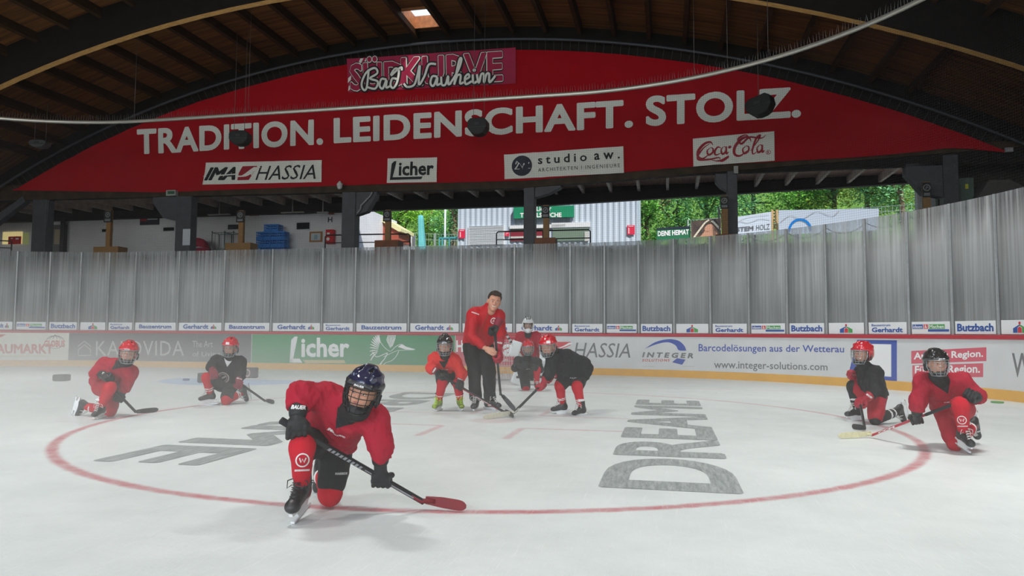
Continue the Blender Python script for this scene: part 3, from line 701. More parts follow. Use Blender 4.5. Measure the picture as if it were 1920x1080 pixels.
# 3 green panel
p = advert(472, 853, AGREEN, 'green advert with white word and white heron')
def licher(mb, f, k=1.0):
    poly_to(mb, [(0, .02), (.05, .02), (.14, .98), (.09, .98), (.03, .86)], f)
    poly_to(mb, [(0, .02), (.03, .16), (.75, .16), (.72, .03)], f) if k > 1 else poly_to(mb, [(0, .02), (.02, .17), (.17, .17), (.22, .02)], f)
    text_to(mb, 'icher', (.2, .22, 1, .94), f, bold=0.03)
letters(p, PWHITE, draw=lambda mb: licher(mb, bq(543, 655, 630, 681)))
letters(p, SAND, 'underline', draw=lambda mb: poly_to(mb, [(.06, 0), (1, 0), (.97, 1), (0, 1)], bq(568, 648, 675, 681)))
def heron(mb):
    f = bq(695, 778, 627, 689)
    T = lambda pts: [((x - 290) / 445, 1 - (y - 150) / 295) for x, y in pts]
    for k in range(11):                                   # feathers of the spread wing
        t = k / 10; a = (388 - 30 * t, 215 + 95 * t); b = (385 - 120 * math.sin(t * 1.75 + .1) + 20 * t, 148 + 215 * t * t + 20 * t)
        stroke_to(mb, T([a, ((a[0] + b[0]) / 2 - 6, (a[1] + b[1]) / 2 - 4), b]), [.012, .034, .016], f)
    for k in range(6):
        t = k / 5; stroke_to(mb, T([(490 + 4 * k, 270 - 3 * k), (455 + 16 * k, 200 - 2 * k), (470 + 14 * k, 152)]), [.008, .022, .012], f)
    stroke_to(mb, T(spline([(388, 215), (430, 265), (490, 300), (540, 262), (600, 238), (650, 262), (735, 285), (640, 290), (560, 295), (470, 330), (420, 350)])), .013, f)
    stroke_to(mb, T(spline([(575, 300), (545, 350), (500, 385), (440, 405), (400, 440)])), .013, f)
    stroke_to(mb, T(spline([(310, 305), (350, 350), (430, 325), (460, 318), (430, 370), (400, 400), (380, 442)])), [.02] * 31 + [.035] * 6, f)
    poly_to(mb, T([(565, 262), (600, 240), (650, 262), (735, 287), (640, 285), (600, 272)]), f)
letters(p, PWHITE, 'heron_mark', draw=heron)
# 4 rose panel, 5 white panel with slanted grey word
p = advert(854, 985, AROSE, 'rose advert with white letters')
letters(p, PWHITE, fn=bq(855.5, 868, 638, 660), items=[('H',)], bold=0.03); letters(p, PWHITE, fn=bq(943, 966, 645, 668), items=[('a',)], bold=0.03); letters(p, PWHITE, fn=bq(930, 952, 672, 677), items=[('GmbH',)])
p = advert(986, 1197, AWHITE, 'white advert with red flag mark and thin slanted grey word')
letters(p, GREYT, fn=bq(1076, 1182, 642, 670, y0r=644, y1r=671), items=[('HASSIA',)], shear=0.22)
letters(p, PRED, 'flag_mark', draw=lambda mb: [poly_to(mb, [(.0, 0), (.55, 0), (1, .55), (1, 1), (.06, 1)], bq(1030, 1070, 641, 655))])
letters(p, PWHITE, 'flag_stripe', draw=lambda mb: stroke_to(mb, [(.3, -.02), (.7, .4), (1.02, .85)], [.1, .12, .2], bq(1030, 1070, 641, 655, .008)))
# 6 white panel with blue swoosh
p = advert(1198, 1588, AWHITE, 'white advert with blue swoosh and two lines of lettering')
letters(p, GREYT, fn=bq(1204, 1300, 660, 670, y0r=662, y1r=672), items=[('INTEGER',)], bold=0.045, shear=0.2, spacing=1.5)
letters(p, RED2, fn=bq(1204, 1256, 673, 678), items=[('SOLUTIONS',)], bold=0.03, shear=0.2, spacing=1.3)
letters(p, INDIGO, fn=bq(1310, 1583, 645, 663, y0r=648, y1r=665), items=[('Barcodelösungen aus der Wetterau',)], bold=0.012)
letters(p, GREYT, fn=bq(1339, 1552, 676, 695, y0r=681, y1r=699), items=[('www.integer-solutions.com',)], bold=0.01)
def swoosh(mb):
    f = bq(1209, 1287, 636, 684)
    up = spline([(0, .62), (.25, .88), (.55, 1.0), (.8, .95), (.95, .75), (1, .55)]); lo = spline([(1, .55), (.82, .57), (.74, .76), (.55, .88), (.28, .8), (0, .62)])
    n = len(up); mb.add([f(*q) for q in up] + [f(*q) for q in reversed(lo)], [(i, i + 1, n + i + 1, n + i) for i in range(n - 1)])
    poly_to(mb, [(.66, .1), (.9, 0), (.98, .2), (.78, .26)], f)
letters(p, INDIGO, 'swoosh_mark', draw=swoosh)
letters(p, LGREY, 'thin_rule', draw=lambda mb: [poly_to(mb, [(a, 0), (b, 0), (b, 1), (a, 1)], bq(1204, 1302, 686.6, 687.4)) for a, b in ((0, .23), (.77, 1))])
# 7 blue frame with white square, red ribbons, big grey letter
p = advert(1588.5, 1960, AWHITE, 'white advert with blue framed square and red ribbons')
f = bq(1596, 1682, 637, 709, .005, y0r=638, y1r=717)
letters(p, INDIGO, 'blue_frame', draw=lambda mb: rect_to(mb, -.08, 1, 0, 1, f, skew=lambda u, v: u + (1 - u) * .2 * v))
letters(p, PWHITE, 'white_square', draw=lambda mb: rect_to(mb, .3, .88, .12, .9, bq(1596, 1682, 637, 709, .007, y0r=638, y1r=717)))
letters(p, ROSE2, 'red_ribbon', draw=lambda mb: [rect_to(mb, 0, 1, 0, 1, bq(1709, 1850, 658, 682, .005, y0r=651, y1r=677)), rect_to(mb, 0, 1, 0, 1, bq(1711, 1844, 685, 709, .005, y0r=681, y1r=707))])
letters(p, PWHITE, fn=bq(1714, 1844, 661, 678, .008, y0r=656, y1r=673), items=[('Aus der Region.',)], bold=0.025)
letters(p, PWHITE, fn=bq(1716, 1838, 686, 705, .008, y0r=683, y1r=704), items=[('Für die Region.',)], bold=0.025)
letters(p, GREYT, fn=bq(1898, 1936, 662, 707), items=[('W',)], bold=0.01)

# ------------------------------------------------------------------ the big gable banner
BA = 14.24
bot = sorted([PP(x, y, BA) for x, y in ((24, 357), (300, 361), (640, 348), (985, 339), (1280, 314), (1363, 308), (1480, 302), (1613, 295), (1730, 284), (1775, 278), (1820, 280), (1884, 286))])
def zbot(l): 
    for (x0, z0), (x1, z1) in zip(bot, bot[1:]):
        if l <= x1: return z0 + (z1 - z0) * max(0, (l - x0)) / (x1 - x0)
    return bot[-1][1]
def ztop(l): return -26.27 + math.sqrt(36.72 ** 2 - (l + 5.44) ** 2)
def sag(l, z): return BA - 0.02 - 0.035 * noise.noise((l * 0.7, z * 1.6 + l * .3, 1.0)) - 0.02 * noise.noise((l * 2.5, z * 1.2 - l, 5.0))
mb = MB(); mb.smooth = True; n, m_ = 150, 26; vs = []
for i in range(n + 1):
    l = bot[0][0] + (bot[-1][0] - bot[0][0]) * i / n; z0 = zbot(l); z1 = max(ztop(l), z0 + 0.03)
    for j in range(m_ + 1): z = z0 + (z1 - z0) * j / m_; vs.append((l, sag(l, z), z))
mb.add(vs, [(i * (m_ + 1) + j, (i + 1) * (m_ + 1) + j, (i + 1) * (m_ + 1) + j + 1, i * (m_ + 1) + j + 1) for i in range(n) for j in range(m_)])
BRED = mat('banner_red', '#a30c1a', 0.8, spec=0.05, noise_amt=0.06, noise_scale=0.4)
banner = mb.build('gable_banner', BRED); rink(banner); tag(banner, 'huge red cloth banner with white slogan filling the gable', 'banner')
BGREY = mat('banner_white', '#dfe2dc', 0.8, spec=.1)
def gq(x0, x1, t0, b0, t1, b1, lift=0.03): return quad((x0, b0), (x1, b1), (x0, t0), (x1, t1), lambda px, py: PP(px, py, BA), lambda l, z: Vector((l, sag(l, z) - lift, z)))
def fine(mb, name, m, parent, cut=0.35):                   # long letters follow the cloth
    return mb.build(name, m, parent)
mb = MB()
for w, q in (('TRADITION.', gq(259, 607, 243, 291, 223, 272)), ('LEIDENSCHAFT.', gq(627, 1187, 222, 270, 187, 240)), ('STOLZ.', gq(1211, 1501, 181, 238, 163, 221))):
    text_to(mb, w, (0, 0, 1, 1), q, bold=0.036, spacing=1.06, res=6)
fine(mb, 'lettering', BGREY, banner)
mb = MB(); mb.tube([(-5.44 + 37.0 * math.sin(math.radians(d)), 14.0, -26.27 + 37.0 * math.cos(math.radians(d))) for d in np.linspace(-28.5, 28.8, 80)], 0.05, 8)
pp = mb.build('banner_pipe', mat('pipe_dark', '#42464a', 0.5, metal=0.4)); rink(pp); tag(pp, 'dark bent steel pipe arching above the red banner', 'pipe')
mb = MB(); d = -27
while d < 27.4:
    a = (-5.44 + 36.7 * math.sin(math.radians(d)), BA - .03, -26.27 + 36.7 * math.cos(math.radians(d))); b = (-5.44 + 37.0 * math.sin(math.radians(d)), 14.02, -26.27 + 37.0 * math.cos(math.radians(d)))
    mb.bar(a, b, 0.007, 0.007); d += 0.42
mb.build('lacing', mat('lace_grey', '#4d4d4b', 0.7), banner)['kind'] = 'stuff'
mb = MB(); mb.box((11.55, BA - .05, 6.33), (0.2, 0.1, 0.12)); mb.build('corner_clamp', ALU, banner)

# small banners sewn over the large one
def cloth(name, corners, m, label, lift=0.05):
    f = quad(*corners, lambda px, py: PP(px, py, BA), lambda l, z: Vector((l, sag(l, z) - lift - 0.012 * noise.noise((l * 4, z * 3, 9)), z)))
    mb = MB(); mb.smooth = True; n = 24; k = 8
    mb.add([f(i / n, j / k) for i in range(n + 1) for j in range(k + 1)], [(i * (k + 1) + j, (i + 1) * (k + 1) + j, (i + 1) * (k + 1) + j + 1, i * (k + 1) + j + 1) for i in range(n) for j in range(k)])
    c = quad(*corners, lambda px, py: PP(px, py, BA), lambda l, z: RF(l, BA - .05, z))(.5, 0)
    o = mb.build(name, m); rink(o); tag(o, label, 'banner')
    g = lambda dl: quad(*corners, lambda px, py: PP(px, py, BA), lambda l, z: Vector((l, sag(l, z) - lift - dl - 0.012 * noise.noise((l * 4, z * 3, 9)), z)))
    return o, g
CLOTHW = mat('cloth_white', '#e2e3dc', 0.8, spec=.1, noise_amt=0.05, noise_scale=2)
INK = mat('ink_black', '#17181c', 0.6); INKN = mat('ink_navy', '#1a2233', 0.6); COLA = mat('ink_red', '#9c1a2c', 0.6); CRIM = mat('cloth_crimson', '#a31c45', 0.65, noise_amt=0.12, noise_scale=1.5)
o, g = cloth('sponsor_banner', ((382, 347), (604, 342), (389, 306), (605, 301)), CLOTHW, 'white sponsor banner with black slanted word and red mark, lower left')
L1 = g(.012)
def ima(mb):
    text_to(mb, 'IMA', (.01, .18, .28, .78), L1, bold=0.05, shear=0.35); 
letters(o, INK, draw=ima); letters(o, INK, 'thin_lettering', draw=lambda mb: text_to(mb, 'HASSIA', (.455, .14, .955, .8), L1, shear=0.25))
letters(o, CLOTHW, 'slash', draw=lambda mb: stroke_to(mb, [(.0, .36), (.15, .4), (.29, .44)], .05, g(.016)))
letters(o, COLA, 'flag_mark', draw=lambda mb: poly_to(mb, [(.30, .16), (.40, .16), (.455, .72), (.455, .8), (.33, .8), (.305, .5)], L1))
letters(o, CLOTHW, 'flag_stripe', draw=lambda mb: stroke_to(mb, spline([(.3, .34), (.36, .36), (.42, .58), (.46, .74)]), .06, g(.016)))
o, g = cloth('sponsor_banner', ((727, 344), (820, 342), (728, 298), (821, 296)), CLOTHW, 'small white sponsor banner with black gothic word, left of middle')
letters(o, INK, draw=lambda mb: (lambda f: licher(mb, f, 2))(lambda u, v, h=g(.012): h(.06 + .88 * u, .1 + .8 * v)))
o, g = cloth('sponsor_banner', ((947, 337), (1170, 325), (946, 291), (1169, 275)), CLOTHW, 'wide white sponsor banner with dark round mark and spaced words')
L1 = g(.012)
letters(o, INKN, 'round_mark', draw=lambda mb: ring_to(mb, (.152, .5), .0005, .088, L1, sy=4.6))
def zig(mb):
    f = g(.016); stroke_to(mb, [(.09, .38), (.13, .62), (.155, .42), (.17, .6), (.19, .38), (.215, .62)], .009, f); stroke_to(mb, [(.09, .38), (.16, .38)], .02, f); stroke_to(mb, [(.1, .58), (.11, .7), (.125, .6), (.1, .4)], .01, f); stroke_to(mb, [(.19, .38), (.225, .38)], .02, f)
letters(o, CLOTHW, 'zigzag_mark', draw=zig)
letters(o, INK, draw=lambda mb: [text_to(mb, 'studio', (.29, .52, .70, .86), L1, bold=.02, spacing=1.5), text_to(mb, 'aw.', (.76, .54, .97, .8), L1, bold=.02, spacing=1.6)])
letters(o, INK, 'small_lettering', draw=lambda mb: text_to(mb, 'ARCHITEKTEN I INGENIEURE', (.29, .22, .97, .36), L1, spacing=1.35))
o, g = cloth('sponsor_banner', ((1300, 313), (1452, 302), (1299, 261), (1451, 247)), CLOTHW, 'white sponsor banner with red script lettering, lower right')
def cola(mb):
    f0 = g(.012); f = lambda u, v: f0(u / 2.9, v); S = lambda pts, w, n=6: stroke_to(mb, spline([(2.9 * x, y) for x, y in pts], n), w * 2.1, f, taper=True)
    def C(x, y, sx, sy, w): S([(x + .95 * sx, y + .78 * sy), (x + .8 * sx, y + sy), (x + .45 * sx, y + .9 * sy), (x + .12 * sx, y + .5 * sy), (x + .1 * sx, y + .1 * sy), (x + .38 * sx, y - .02 * sy), (x + .75 * sx, y + .25 * sy)], w)
    def oo(x, y, s, h, w): S([(x + s * .5, y + h), (x + s * .05, y + h * .6), (x + s * .25, y + .02), (x + s * .8, y + h * .35), (x + s * .85, y + h * .85), (x + s * .5, y + h)], w)
    def a(x, y, s, h, w): oo(x, y, s, h, w); S([(x + s, y + h), (x + s * .9, y + h * .4), (x + s * .95, y + .02), (x + s * 1.3, y + h * .3)], w)
    C(.04, .26, .22, .56, .05); S([(.22, .78), (.13, .62), (.06, .36), (.07, .22), (.2, .2), (.32, .24), (.33, .15)], .035)
    oo(.17, .34, .09, .28, .035); S([(.35, .56), (.31, .62), (.27, .48), (.28, .34), (.35, .4)], .035); a(.345, .34, .075, .28, .035)
    S([(.435, .56), (.475, .6)], .05, 3)
    C(.49, .26, .24, .62, .05); S([(.72, .7), (.66, .95), (.56, .84), (.6, .66), (.7, .86), (.84, .8), (.9, .9)], .035)
    oo(.61, .3, .09, .28, .035); S([(.71, .4), (.8, .72), (.83, .9), (.78, .8), (.735, .45), (.74, .28), (.79, .36)], .035); a(.785, .3, .075, .28, .035)
    S([(.22, .18), (.32, .12), (.44, .26), (.36, .1), (.3, .16)], .03)
letters(o, COLA, draw=cola)
letters(o, COLA, 'small_mark', draw=lambda mb: [ring_to(mb, (.925, .3), .024, .03, g(.012), sy=2.6), text_to(mb, 'R', (.914, .25, .937, .35), g(.012), bold=.02)])
o, g = cloth('fan_banner', ((655, 175), (968, 158), (652, 112), (968, 91)), CRIM, 'crimson fan banner with outlined block letters and script at the top of gable', lift=0.06)
def blk(b): return lambda mb: [text_to(mb, w, q, g(.012 + (.085 - b) * .45), bold=b) for w, q in (('SÜD', (.02 - b * .1, .06 - b, .345 + b * .1, .98 + b)), ('KURVE', (.335 - b * .1, .1 - b, .925 + b * .1, .88 + b)))]
letters(o, INK, 'letter_outline', draw=blk(.078)); letters(o, CLOTHW, 'white_outline', draw=blk(.05)); letters(o, CRIM, draw=blk(.028))
def script(w, lift):
    def dr(mb):
        f0 = g(lift); f = lambda u, v: f0(u / 5, v); S = lambda pts, n=5: stroke_to(mb, spline(pts, n), w, f)
        X = lambda x0, s, pts: S([(5 * (x0 + s * x), .04 + .62 * y) for x, y in pts])
        s = .105
        X(.1, s, [(.35, .95), (.2, .1), (0, .0), (-.1, .3), (.2, .8), (.7, 1.0), (.85, .75), (.4, .52), (.85, .35), (.7, .02), (.25, .1)])
        for x0 in (.195, .5): X(x0, .06, [(.8, .42), (.3, .45), (.1, .15), (.4, .0), (.8, .4), (.75, .05), (1.1, .1)])
        X(.26, .06, [(.75, .42), (.3, .45), (.1, .15), (.4, .0), (.8, .3), (1.0, .8), (.6, .9), (.2, .6), (1.2, .95), (1.3, .8)])
        X(.36, .14, [(-.1, .2), (.05, .02), (.35, .1), (.5, .55), (.62, .98), (.55, .1), (.8, .5), (1.0, 1.0), (1.3, 1.0)])
        X(.565, .055, [(.1, .42), (.15, .05), (.55, .05), (.85, .42), (.85, .05), (1.15, .1)])
        X(.625, .07, [(0, .1), (.7, .7), (.95, 1.15), (.75, 1.1), (.3, .02), (.55, .4), (.85, .42), (.8, .05), (1.1, .1)])
        X(.7, .05, [(.1, .2), (.7, .3), (.6, .45), (.2, .3), (.3, .0), (1.0, .12)])
        X(.75, .03, [(.2, .42), (.3, .05), (1.0, .1)]); ring_to(mb, (5 * .765, .42), .0, .03 + w * .3, f)
        X(.78, .1, [(.0, .42), (.1, .03), (.25, .4), (.4, .4), (.4, .03), (.55, .4), (.7, .4), (.72, .03), (1.05, .3)])
    return dr
letters(o, INK, 'script_outline', draw=script(.15, .048)); letters(o, CLOTHW, 'script', draw=script(.062, .058))
letters(o, CLOTHW, 'slanted_bars', draw=lambda mb: [poly_to(mb, [(x, .72), (x + .02, .72), (x + .05, .98), (x + .03, .98)], g(.012)) for x in (.055, .09)] + [poly_to(mb, [(.0, z), (.02, z + .08), (.025, z + .22), (.005, z + .14)], g(.012)) for z in (.04, .28)])
# ------------------------------------------------------------------ terrace furniture and the place behind
def pp(px, py, A): l, z = PP(px, py, A); return Vector((l, A, z))
def thing(mb, name, m, label, cat, group=None, base=None, **kw):
    """top-level mesh given in rink coordinates; its origin is put at its base"""
    me_v = np.array([tuple(v) for v in mb.v]); lo, hi = me_v.min(0), me_v.max(0)
    b = RF((lo[0] + hi[0]) / 2, (lo[1] + hi[1]) / 2, lo[2]) if base is None else base
    mb.v = [tuple(RF(*v)) for v in mb.v]
    o = mb.build(name, m, origin=b, **kw); return tag(o, label, cat, group)
def part(mb, name, m, parent, label=None, **kw):
    mb.v = [tuple(RF(*v)) for v in mb.v]
    o = mb.build(name, m, parent, **kw)
    if label: o['label'] = label
    return o
def pbox(mb, x0, x1, y0, y1, A, d, drop=None):
    """box whose front shows in the pixel rectangle, d deep, standing in plane A"""
    a, b = pp(x0, y1, A), pp(x1, y0, A)
    z0 = a.z if drop is None else drop
    return rbox(mb, a.x, b.x, A, A + d, z0, b.z)
PLASTER = mat('plaster_white', '#d3d5da', 0.85, noise_amt=0.05, noise_scale=1.5)
FA2 = 19.3
# the white back wall with its small windows
x0, x1 = pp(86, 400, FA2).x, pp(646, 400, FA2).x
mb = MB(); rbox(mb, -31, x1, FA2, FA2 + .25, 3.9, 6.6); rbox(mb, x1 - .02, x1 + .0, FA2, FA2 + 6, 3.9, 6.6); rb('wall_back', mb, PLASTER)
WF = mat('window_frame_white', '#c9cccf', 0.5); DGL = mat('dark_glass', '#1c2126', 0.12, spec=0.6)
for i, (a, b, c, d) in enumerate(((423, 448, 418, 432), (552, 581, 414, 432), (187, 212, 426, 437), (302, 327, 423, 435))):
    mb = MB(); pbox(mb, a, b, c, d, FA2 - .04, .05); w = rb('window_%d' % (i + 2), mb, WF)
    mb = MB(); A, B = pp(a + 4, d - 2, FA2 - .06), pp(b - 1, c + 3, FA2 - .06); rbox(mb, A.x, B.x, A.y, A.y + .03, A.z, B.z)
    o = mb.build('pane', DGL, w); o['kind'] = 'structure'
mb = MB(); pbox(mb, 96, 126, 421, 470, FA2 - .03, .04, 4.0); w = rb('door_1', mb, mat('door_frame', '#6a6c6e', 0.6))
mb = MB(); pbox(mb, 101, 113, 430, 458, FA2 - .05, .03); o = mb.build('door_pane', mat('door_glow', '#b0a58f', 0.5), w); o['kind'] = 'structure'
mb = MB(); A = pp(115, 419, FA2 - .1); mb.box((A.x + .22, FA2 - .25, 5.1), (.5, .05, 2.1), Matrix.Rotation(math.radians(-30), 3, 'Z')); o = mb.build('door_leaf', mat('door_dark', '#2c2f36', 0.5), w); o['kind'] = 'structure'
# lit room at far left
mb = MB(); pbox(mb, 4, 42, 434, 458, FA2 - .04, .02); 
lit = mat('lit_room', '#e8d9a0', 0.8, emit='#e2cf8f', emit_s=0.55)
w = rb('window_6', mb, lit); mb = MB(); pbox(mb, 42, 54, 436, 459, FA2 - .04, .02); o = mb.build('side_pane', mat('lit_room_green', '#9aa070', 0.8, emit='#8d9560', emit_s=0.3), w); o['kind'] = 'structure'
mb = MB(); pbox(mb, 15, 39, 443, 458, FA2 - .1, .03)
o = thing(mb, 'poster', mat('poster_red', '#c0221f', 0.5), 'red poster before the lit yellow window at far left', 'poster')
mb = MB(); pbox(mb, 20, 24, 446, 448, FA2 - .115, .01); pbox(mb, 29, 35, 446, 449, FA2 - .115, .01); part(mb, 'poster_print', PWHITE, o)
mb = MB(); pbox(mb, 262, 298, 406, 422, FA2 - .06, .04); o = thing(mb, 'wall_sign', mat('sign_dark', '#262a3a', 0.5), 'dark board with a red and pale mark on the shaded back wall', 'sign')
mb = MB(); pbox(mb, 263, 275, 408, 415, FA2 - .08, .01); part(mb, 'red_mark', COLA, o); mb = MB(); pbox(mb, 276, 295, 409.5, 412, FA2 - .08, .01); part(mb, 'pale_stripe', LGREY, o)
mb = MB(); A, B = pp(615, 417, FA2 - .01), pp(623.5, 407, FA2 - .01); text_to(mb, 'H', (A.x, A.z, B.x, B.z), lambda u, v: Vector((u, FA2 - .02, v)), bold=.02); o = thing(mb, 'wall_letter', INK, 'black letter H on the white back wall', 'letter')
mb = MB(); pbox(mb, 580, 604, 434, 454, FA2 - .05, .04); o = thing(mb, 'picture_frame', mat('frame_wood', '#9c6a38', 0.5), 'wooden picture frame on the white wall beside the red box', 'picture')
mb = MB(); pbox(mb, 583, 601, 437, 451, FA2 - .06, .01); part(mb, 'print', mat('print_pale', '#b9c3c8', 0.6), o); mb = MB(); pbox(mb, 589, 595, 440, 449, FA2 - .065, .004); part(mb, 'print_mark', mat('print_teal', '#8aa5ad', 0.6), o)
mb = MB(); pbox(mb, 610, 625, 430, 457, FA2 - .25, .22); o = thing(mb, 'vending_box', mat('vending_red', '#cf1b24', 0.35), 'red wall box with white marks under the letter H', 'wall box', bevel=.01)
mb = MB(); pbox(mb, 613, 618, 436, 441, FA2 - .27, .01); A = pp(615, 448, FA2 - .27); ring_to(mb, (A.x, A.z), .0, .07, lambda u, v: Vector((u, FA2 - .27, v))); part(mb, 'white_mark', PWHITE, o)
for a, b, y, nm in ((389, 430, 402, 'above the covered bench'), (526, 568, 398, 'above the blue crates'), (594, 614, 398, 'above the letter H')):
    mb = MB(); A, B = pp(a, y + 1.5, FA2 - .8), pp(b, y - 1.5, FA2 - .8); rbox(mb, A.x, B.x, FA2 - .8, FA2 - .68, A.z, B.z); mb.cur = 0
    rbox(mb, (A.x + B.x) / 2 - .02, (A.x + B.x) / 2 + .02, FA2 - .76, FA2 - .72, B.z, 6.615)
    thing(mb, 'strip_light', mat('strip_light_grey', '#9a9a98', 0.5), 'unlit grey strip light %s' % nm, 'strip light')
PINE = mat('pine', '#8f6a3c', 0.6, noise_amt=0.15, noise_scale=5, stretch=(1, 1, 6)); BROWNW = mat('brown_wood', '#7a4526', 0.6, noise_amt=0.15, noise_scale=5)
# blue drinks crates
CR = mat('crate_blue', '#2a7bd0', 0.45)
def crate():
    mb = MB(); w, d, h, t = .3, .4, .3, .02
    rb_ = lambda *q: mb.box(((q[0] + q[1]) / 2, (q[2] + q[3]) / 2, (q[4] + q[5]) / 2), (q[1] - q[0], q[3] - q[2], q[5] - q[4]))
    rb_(-w / 2, w / 2, -d / 2, d / 2, 0, .02)
    for sx in (-1, 1):
        for sy in (-1, 1): rb_(sx * w / 2 - (t if sx > 0 else 0), sx * w / 2 + (t if sx < 0 else 0), sy * d / 2 - (t if sy > 0 else 0), sy * d / 2 + (t if sy < 0 else 0), 0, h)
    for z0, z1 in ((0, .09), (.24, h), (.14, .18)):
        for sy in (-1, 1): rb_(-w / 2, w / 2, sy * d / 2 - .01, sy * d / 2 + .01, z0, z1)
        for sx in (-1, 1): rb_(sx * w / 2 - .01, sx * w / 2 + .01, -d / 2, d / 2, z0, z1)
    for x in (-.05, .05):
        for sy in (-1, 1): rb_(x - .015, x + .015, sy * d / 2 - .008, sy * d / 2 + .008, 0, h)
    return mb.build('drinks_crate', CR)
c0 = crate(); A = pp(484.5, 463, 18.7)
stack = [(c, r) for r in range(4) for c in range(4)] + [(1.05, 4), (2.05, 4)]
for q, (c, r) in enumerate(stack):
    o = c0 if q == 0 else dup_tree(c0)
    o.location = RF(A.x + .16 + .325 * c, 18.7 + .01 * (int(c * 7 + r * 3) % 3), 4.0 + .305 * r); o.rotation_euler = (0, 0, -TH)
    lab = 'blue drinks crate, %s row, %s column of the stack by the white wall' % (['bottom', 'second', 'third', 'fourth'][r], ['left', 'second', 'third', 'right'][int(c)]) if r < 4 else 'blue drinks crate on top of the stack, %s of two' % ('left' if c < 2 else 'right')
    tag(o, lab, 'crate', 'blue crates stacked by the white wall')
# covered bench, trolleys
mb = MB(); mb.smooth = True
def lump(u, v): 
    a = pp(359 + 35 * u, 465, 18.3); return Vector((a.x, 18.3 + .5 * (v - .5), 4.0 + (1.02 + .12 * noise.noise((u * 4, v * 3, 2))) * (1 - .35 * u ** 3) * min(1, 4.2 * (1 - u) + .1) * (1 - 1.4 * (v - .5) ** 2)))
n = 14; mb.add([lump(i / n, j / n) for i in range(n + 1) for j in range(n + 1)], [(i * (n + 1) + j, (i + 1) * (n + 1) + j, (i + 1) * (n + 1) + j + 1, i * (n + 1) + j + 1) for i in range(n) for j in range(n)])
a0, a1 = pp(359, 465, 18.3).x, pp(392, 465, 18.3).x
rbox(mb, a0, a1, 18.1, 18.5, 4.0, 4.55)
thing(mb, 'covered_bench', mat('cover_magenta', '#a8213f', 0.6, noise_amt=0.2), 'crimson cloth heaped over a bench by the dark pillar', 'bench')
for a, b, y0, nm in ((397, 421, 436, 'left'), (421, 438, 436, 'right')):
    mb = MB(); A, B = pp(a, 464, 18.2), pp(b, y0, 18.2); z1 = B.z
    for x in (A.x, B.x):
        for y in (18.2, 18.7): mb.tube([(x, y, 4.0), (x, y, z1)], .018, 6)
    for z in (z1, 4.5): mb.tube([(A.x, 18.2, z), (B.x, 18.2, z), (B.x, 18.7, z), (A.x, 18.7, z)], .015, 6, closed=True)
    for k in range(5): t = k / 4; mb.tube([(A.x + (B.x - A.x) * t, 18.2, 4.5), (A.x + (B.x - A.x) * t, 18.2, z1)], .006, 4)
    for x in (A.x, B.x): mb.sphere((x, 18.2, z1 + .04), .035, n=8, m=6)
    thing(mb, 'trolley', mat('trolley_steel', '#6f8a88', 0.35, metal=.6), 'steel tube trolley beside the blue crates, %s of two' % nm, 'trolley')
for a, b, y0, y1, nm in ((452, 483, 397, 405, 'left'), (608, 625, 395.5, 402, 'right')):
    mb = MB(); A, B = pp(a, y1, FA2 - .1), pp(b, y0, FA2 - .1); mb.prism([(A.x, B.z), (B.x, B.z), (B.x, A.z), ((A.x + B.x) / 2, A.z)], (0, FA2 - .12, 0), (1, 0, 0), (0, 0, 1), (0, 1, 0), .12)
    thing(mb, 'beam_stub', mat('stub_redbrown', '#8a4a2c', 0.6), 'red-brown beam end on the white wall, %s of two' % nm, 'beam')
# paper notice on the pillar
mb = MB(); pbox(mb, 342, 357, 429, 460, GA - .02, .008); thing(mb, 'notice', mat('paper', '#c6cdd6', 0.8), 'torn white paper notices on the dark pillar', 'notice')
# sign posts on wooden boxes
def sign_post(px, py0, py1, bx0, bx1, by, nm, dark=False):
    A = 13.75; a = pp(px - 7.5, py1, A); b = pp(px + 7.5, py0, A); c = pp(px, py0, A); zf = .55 + .47 * 4
    base = RF(c.x, A, zf); e = empty('sign_post', base, 'black sign with pale ring on a wooden post, %s' % nm, 'sign post', 'sign posts behind the glass')
    m = MB(); rbox(m, c.x - .08, c.x + .1, A + .02, A + .14, a.z - .5 if False else zf, b.z + .03); part(m, 'post', PINE, e)
    m = MB(); q0, q1 = pp(bx0, by, A).x, pp(bx1, by, A).x; zt = pp(px, by, A).z; rbox(m, q0, q1, A - .12, A + .35, zf, zt); part(m, 'box', PINE if px < 500 else BROWNW, e)
    m = MB(); rbox(m, a.x, b.x, A - .03, A, a.z, b.z); s = part(m, 'sign_board', INK, e)
    m = MB(); h = b.z - a.z; w = b.x - a.x; cx, cz = (a.x + b.x) / 2, a.z + h * .64; put = lambda u, v: Vector((u, A - .034, v))
    ring_to(m, (cx, cz), h * .17, h * .23, put); stroke_to(m, [(cx - .03, cz - .05), (cx + .02, cz + .05), (cx + .05, cz), (cx - .03, cz + .01)], .02, put)
    for k in (.1, .2): poly_to(m, [(cx - w * .36, a.z + h * k), (cx + w * .36, a.z + h * k), (cx + w * .36, a.z + h * (k + .07)), (cx - w * .36, a.z + h * (k + .07))], put)
    part(m, 'ring_mark', mat('sign_grey', '#8a8c8e', 0.5), s)
for q in ((203, 395, 417, 180, 226, 463, 'before the shaded back wall'), (451, 395.5, 417, 426, 473, 456, 'beside the steel trolleys'), (726, 394.5, 415.5, 705, 749, 451, 'beside the pillar nearest the brown eaves'), (1023, 386, 409, 1004, 1042, 446.5, 'before the green kiosk sign'), (1358, 368, 391.5, 1342, 1376, 440, 'beside the slim pillar'), (1737, 342, 370, 1722, 1756, 392, 'at the right end')): sign_post(*q)
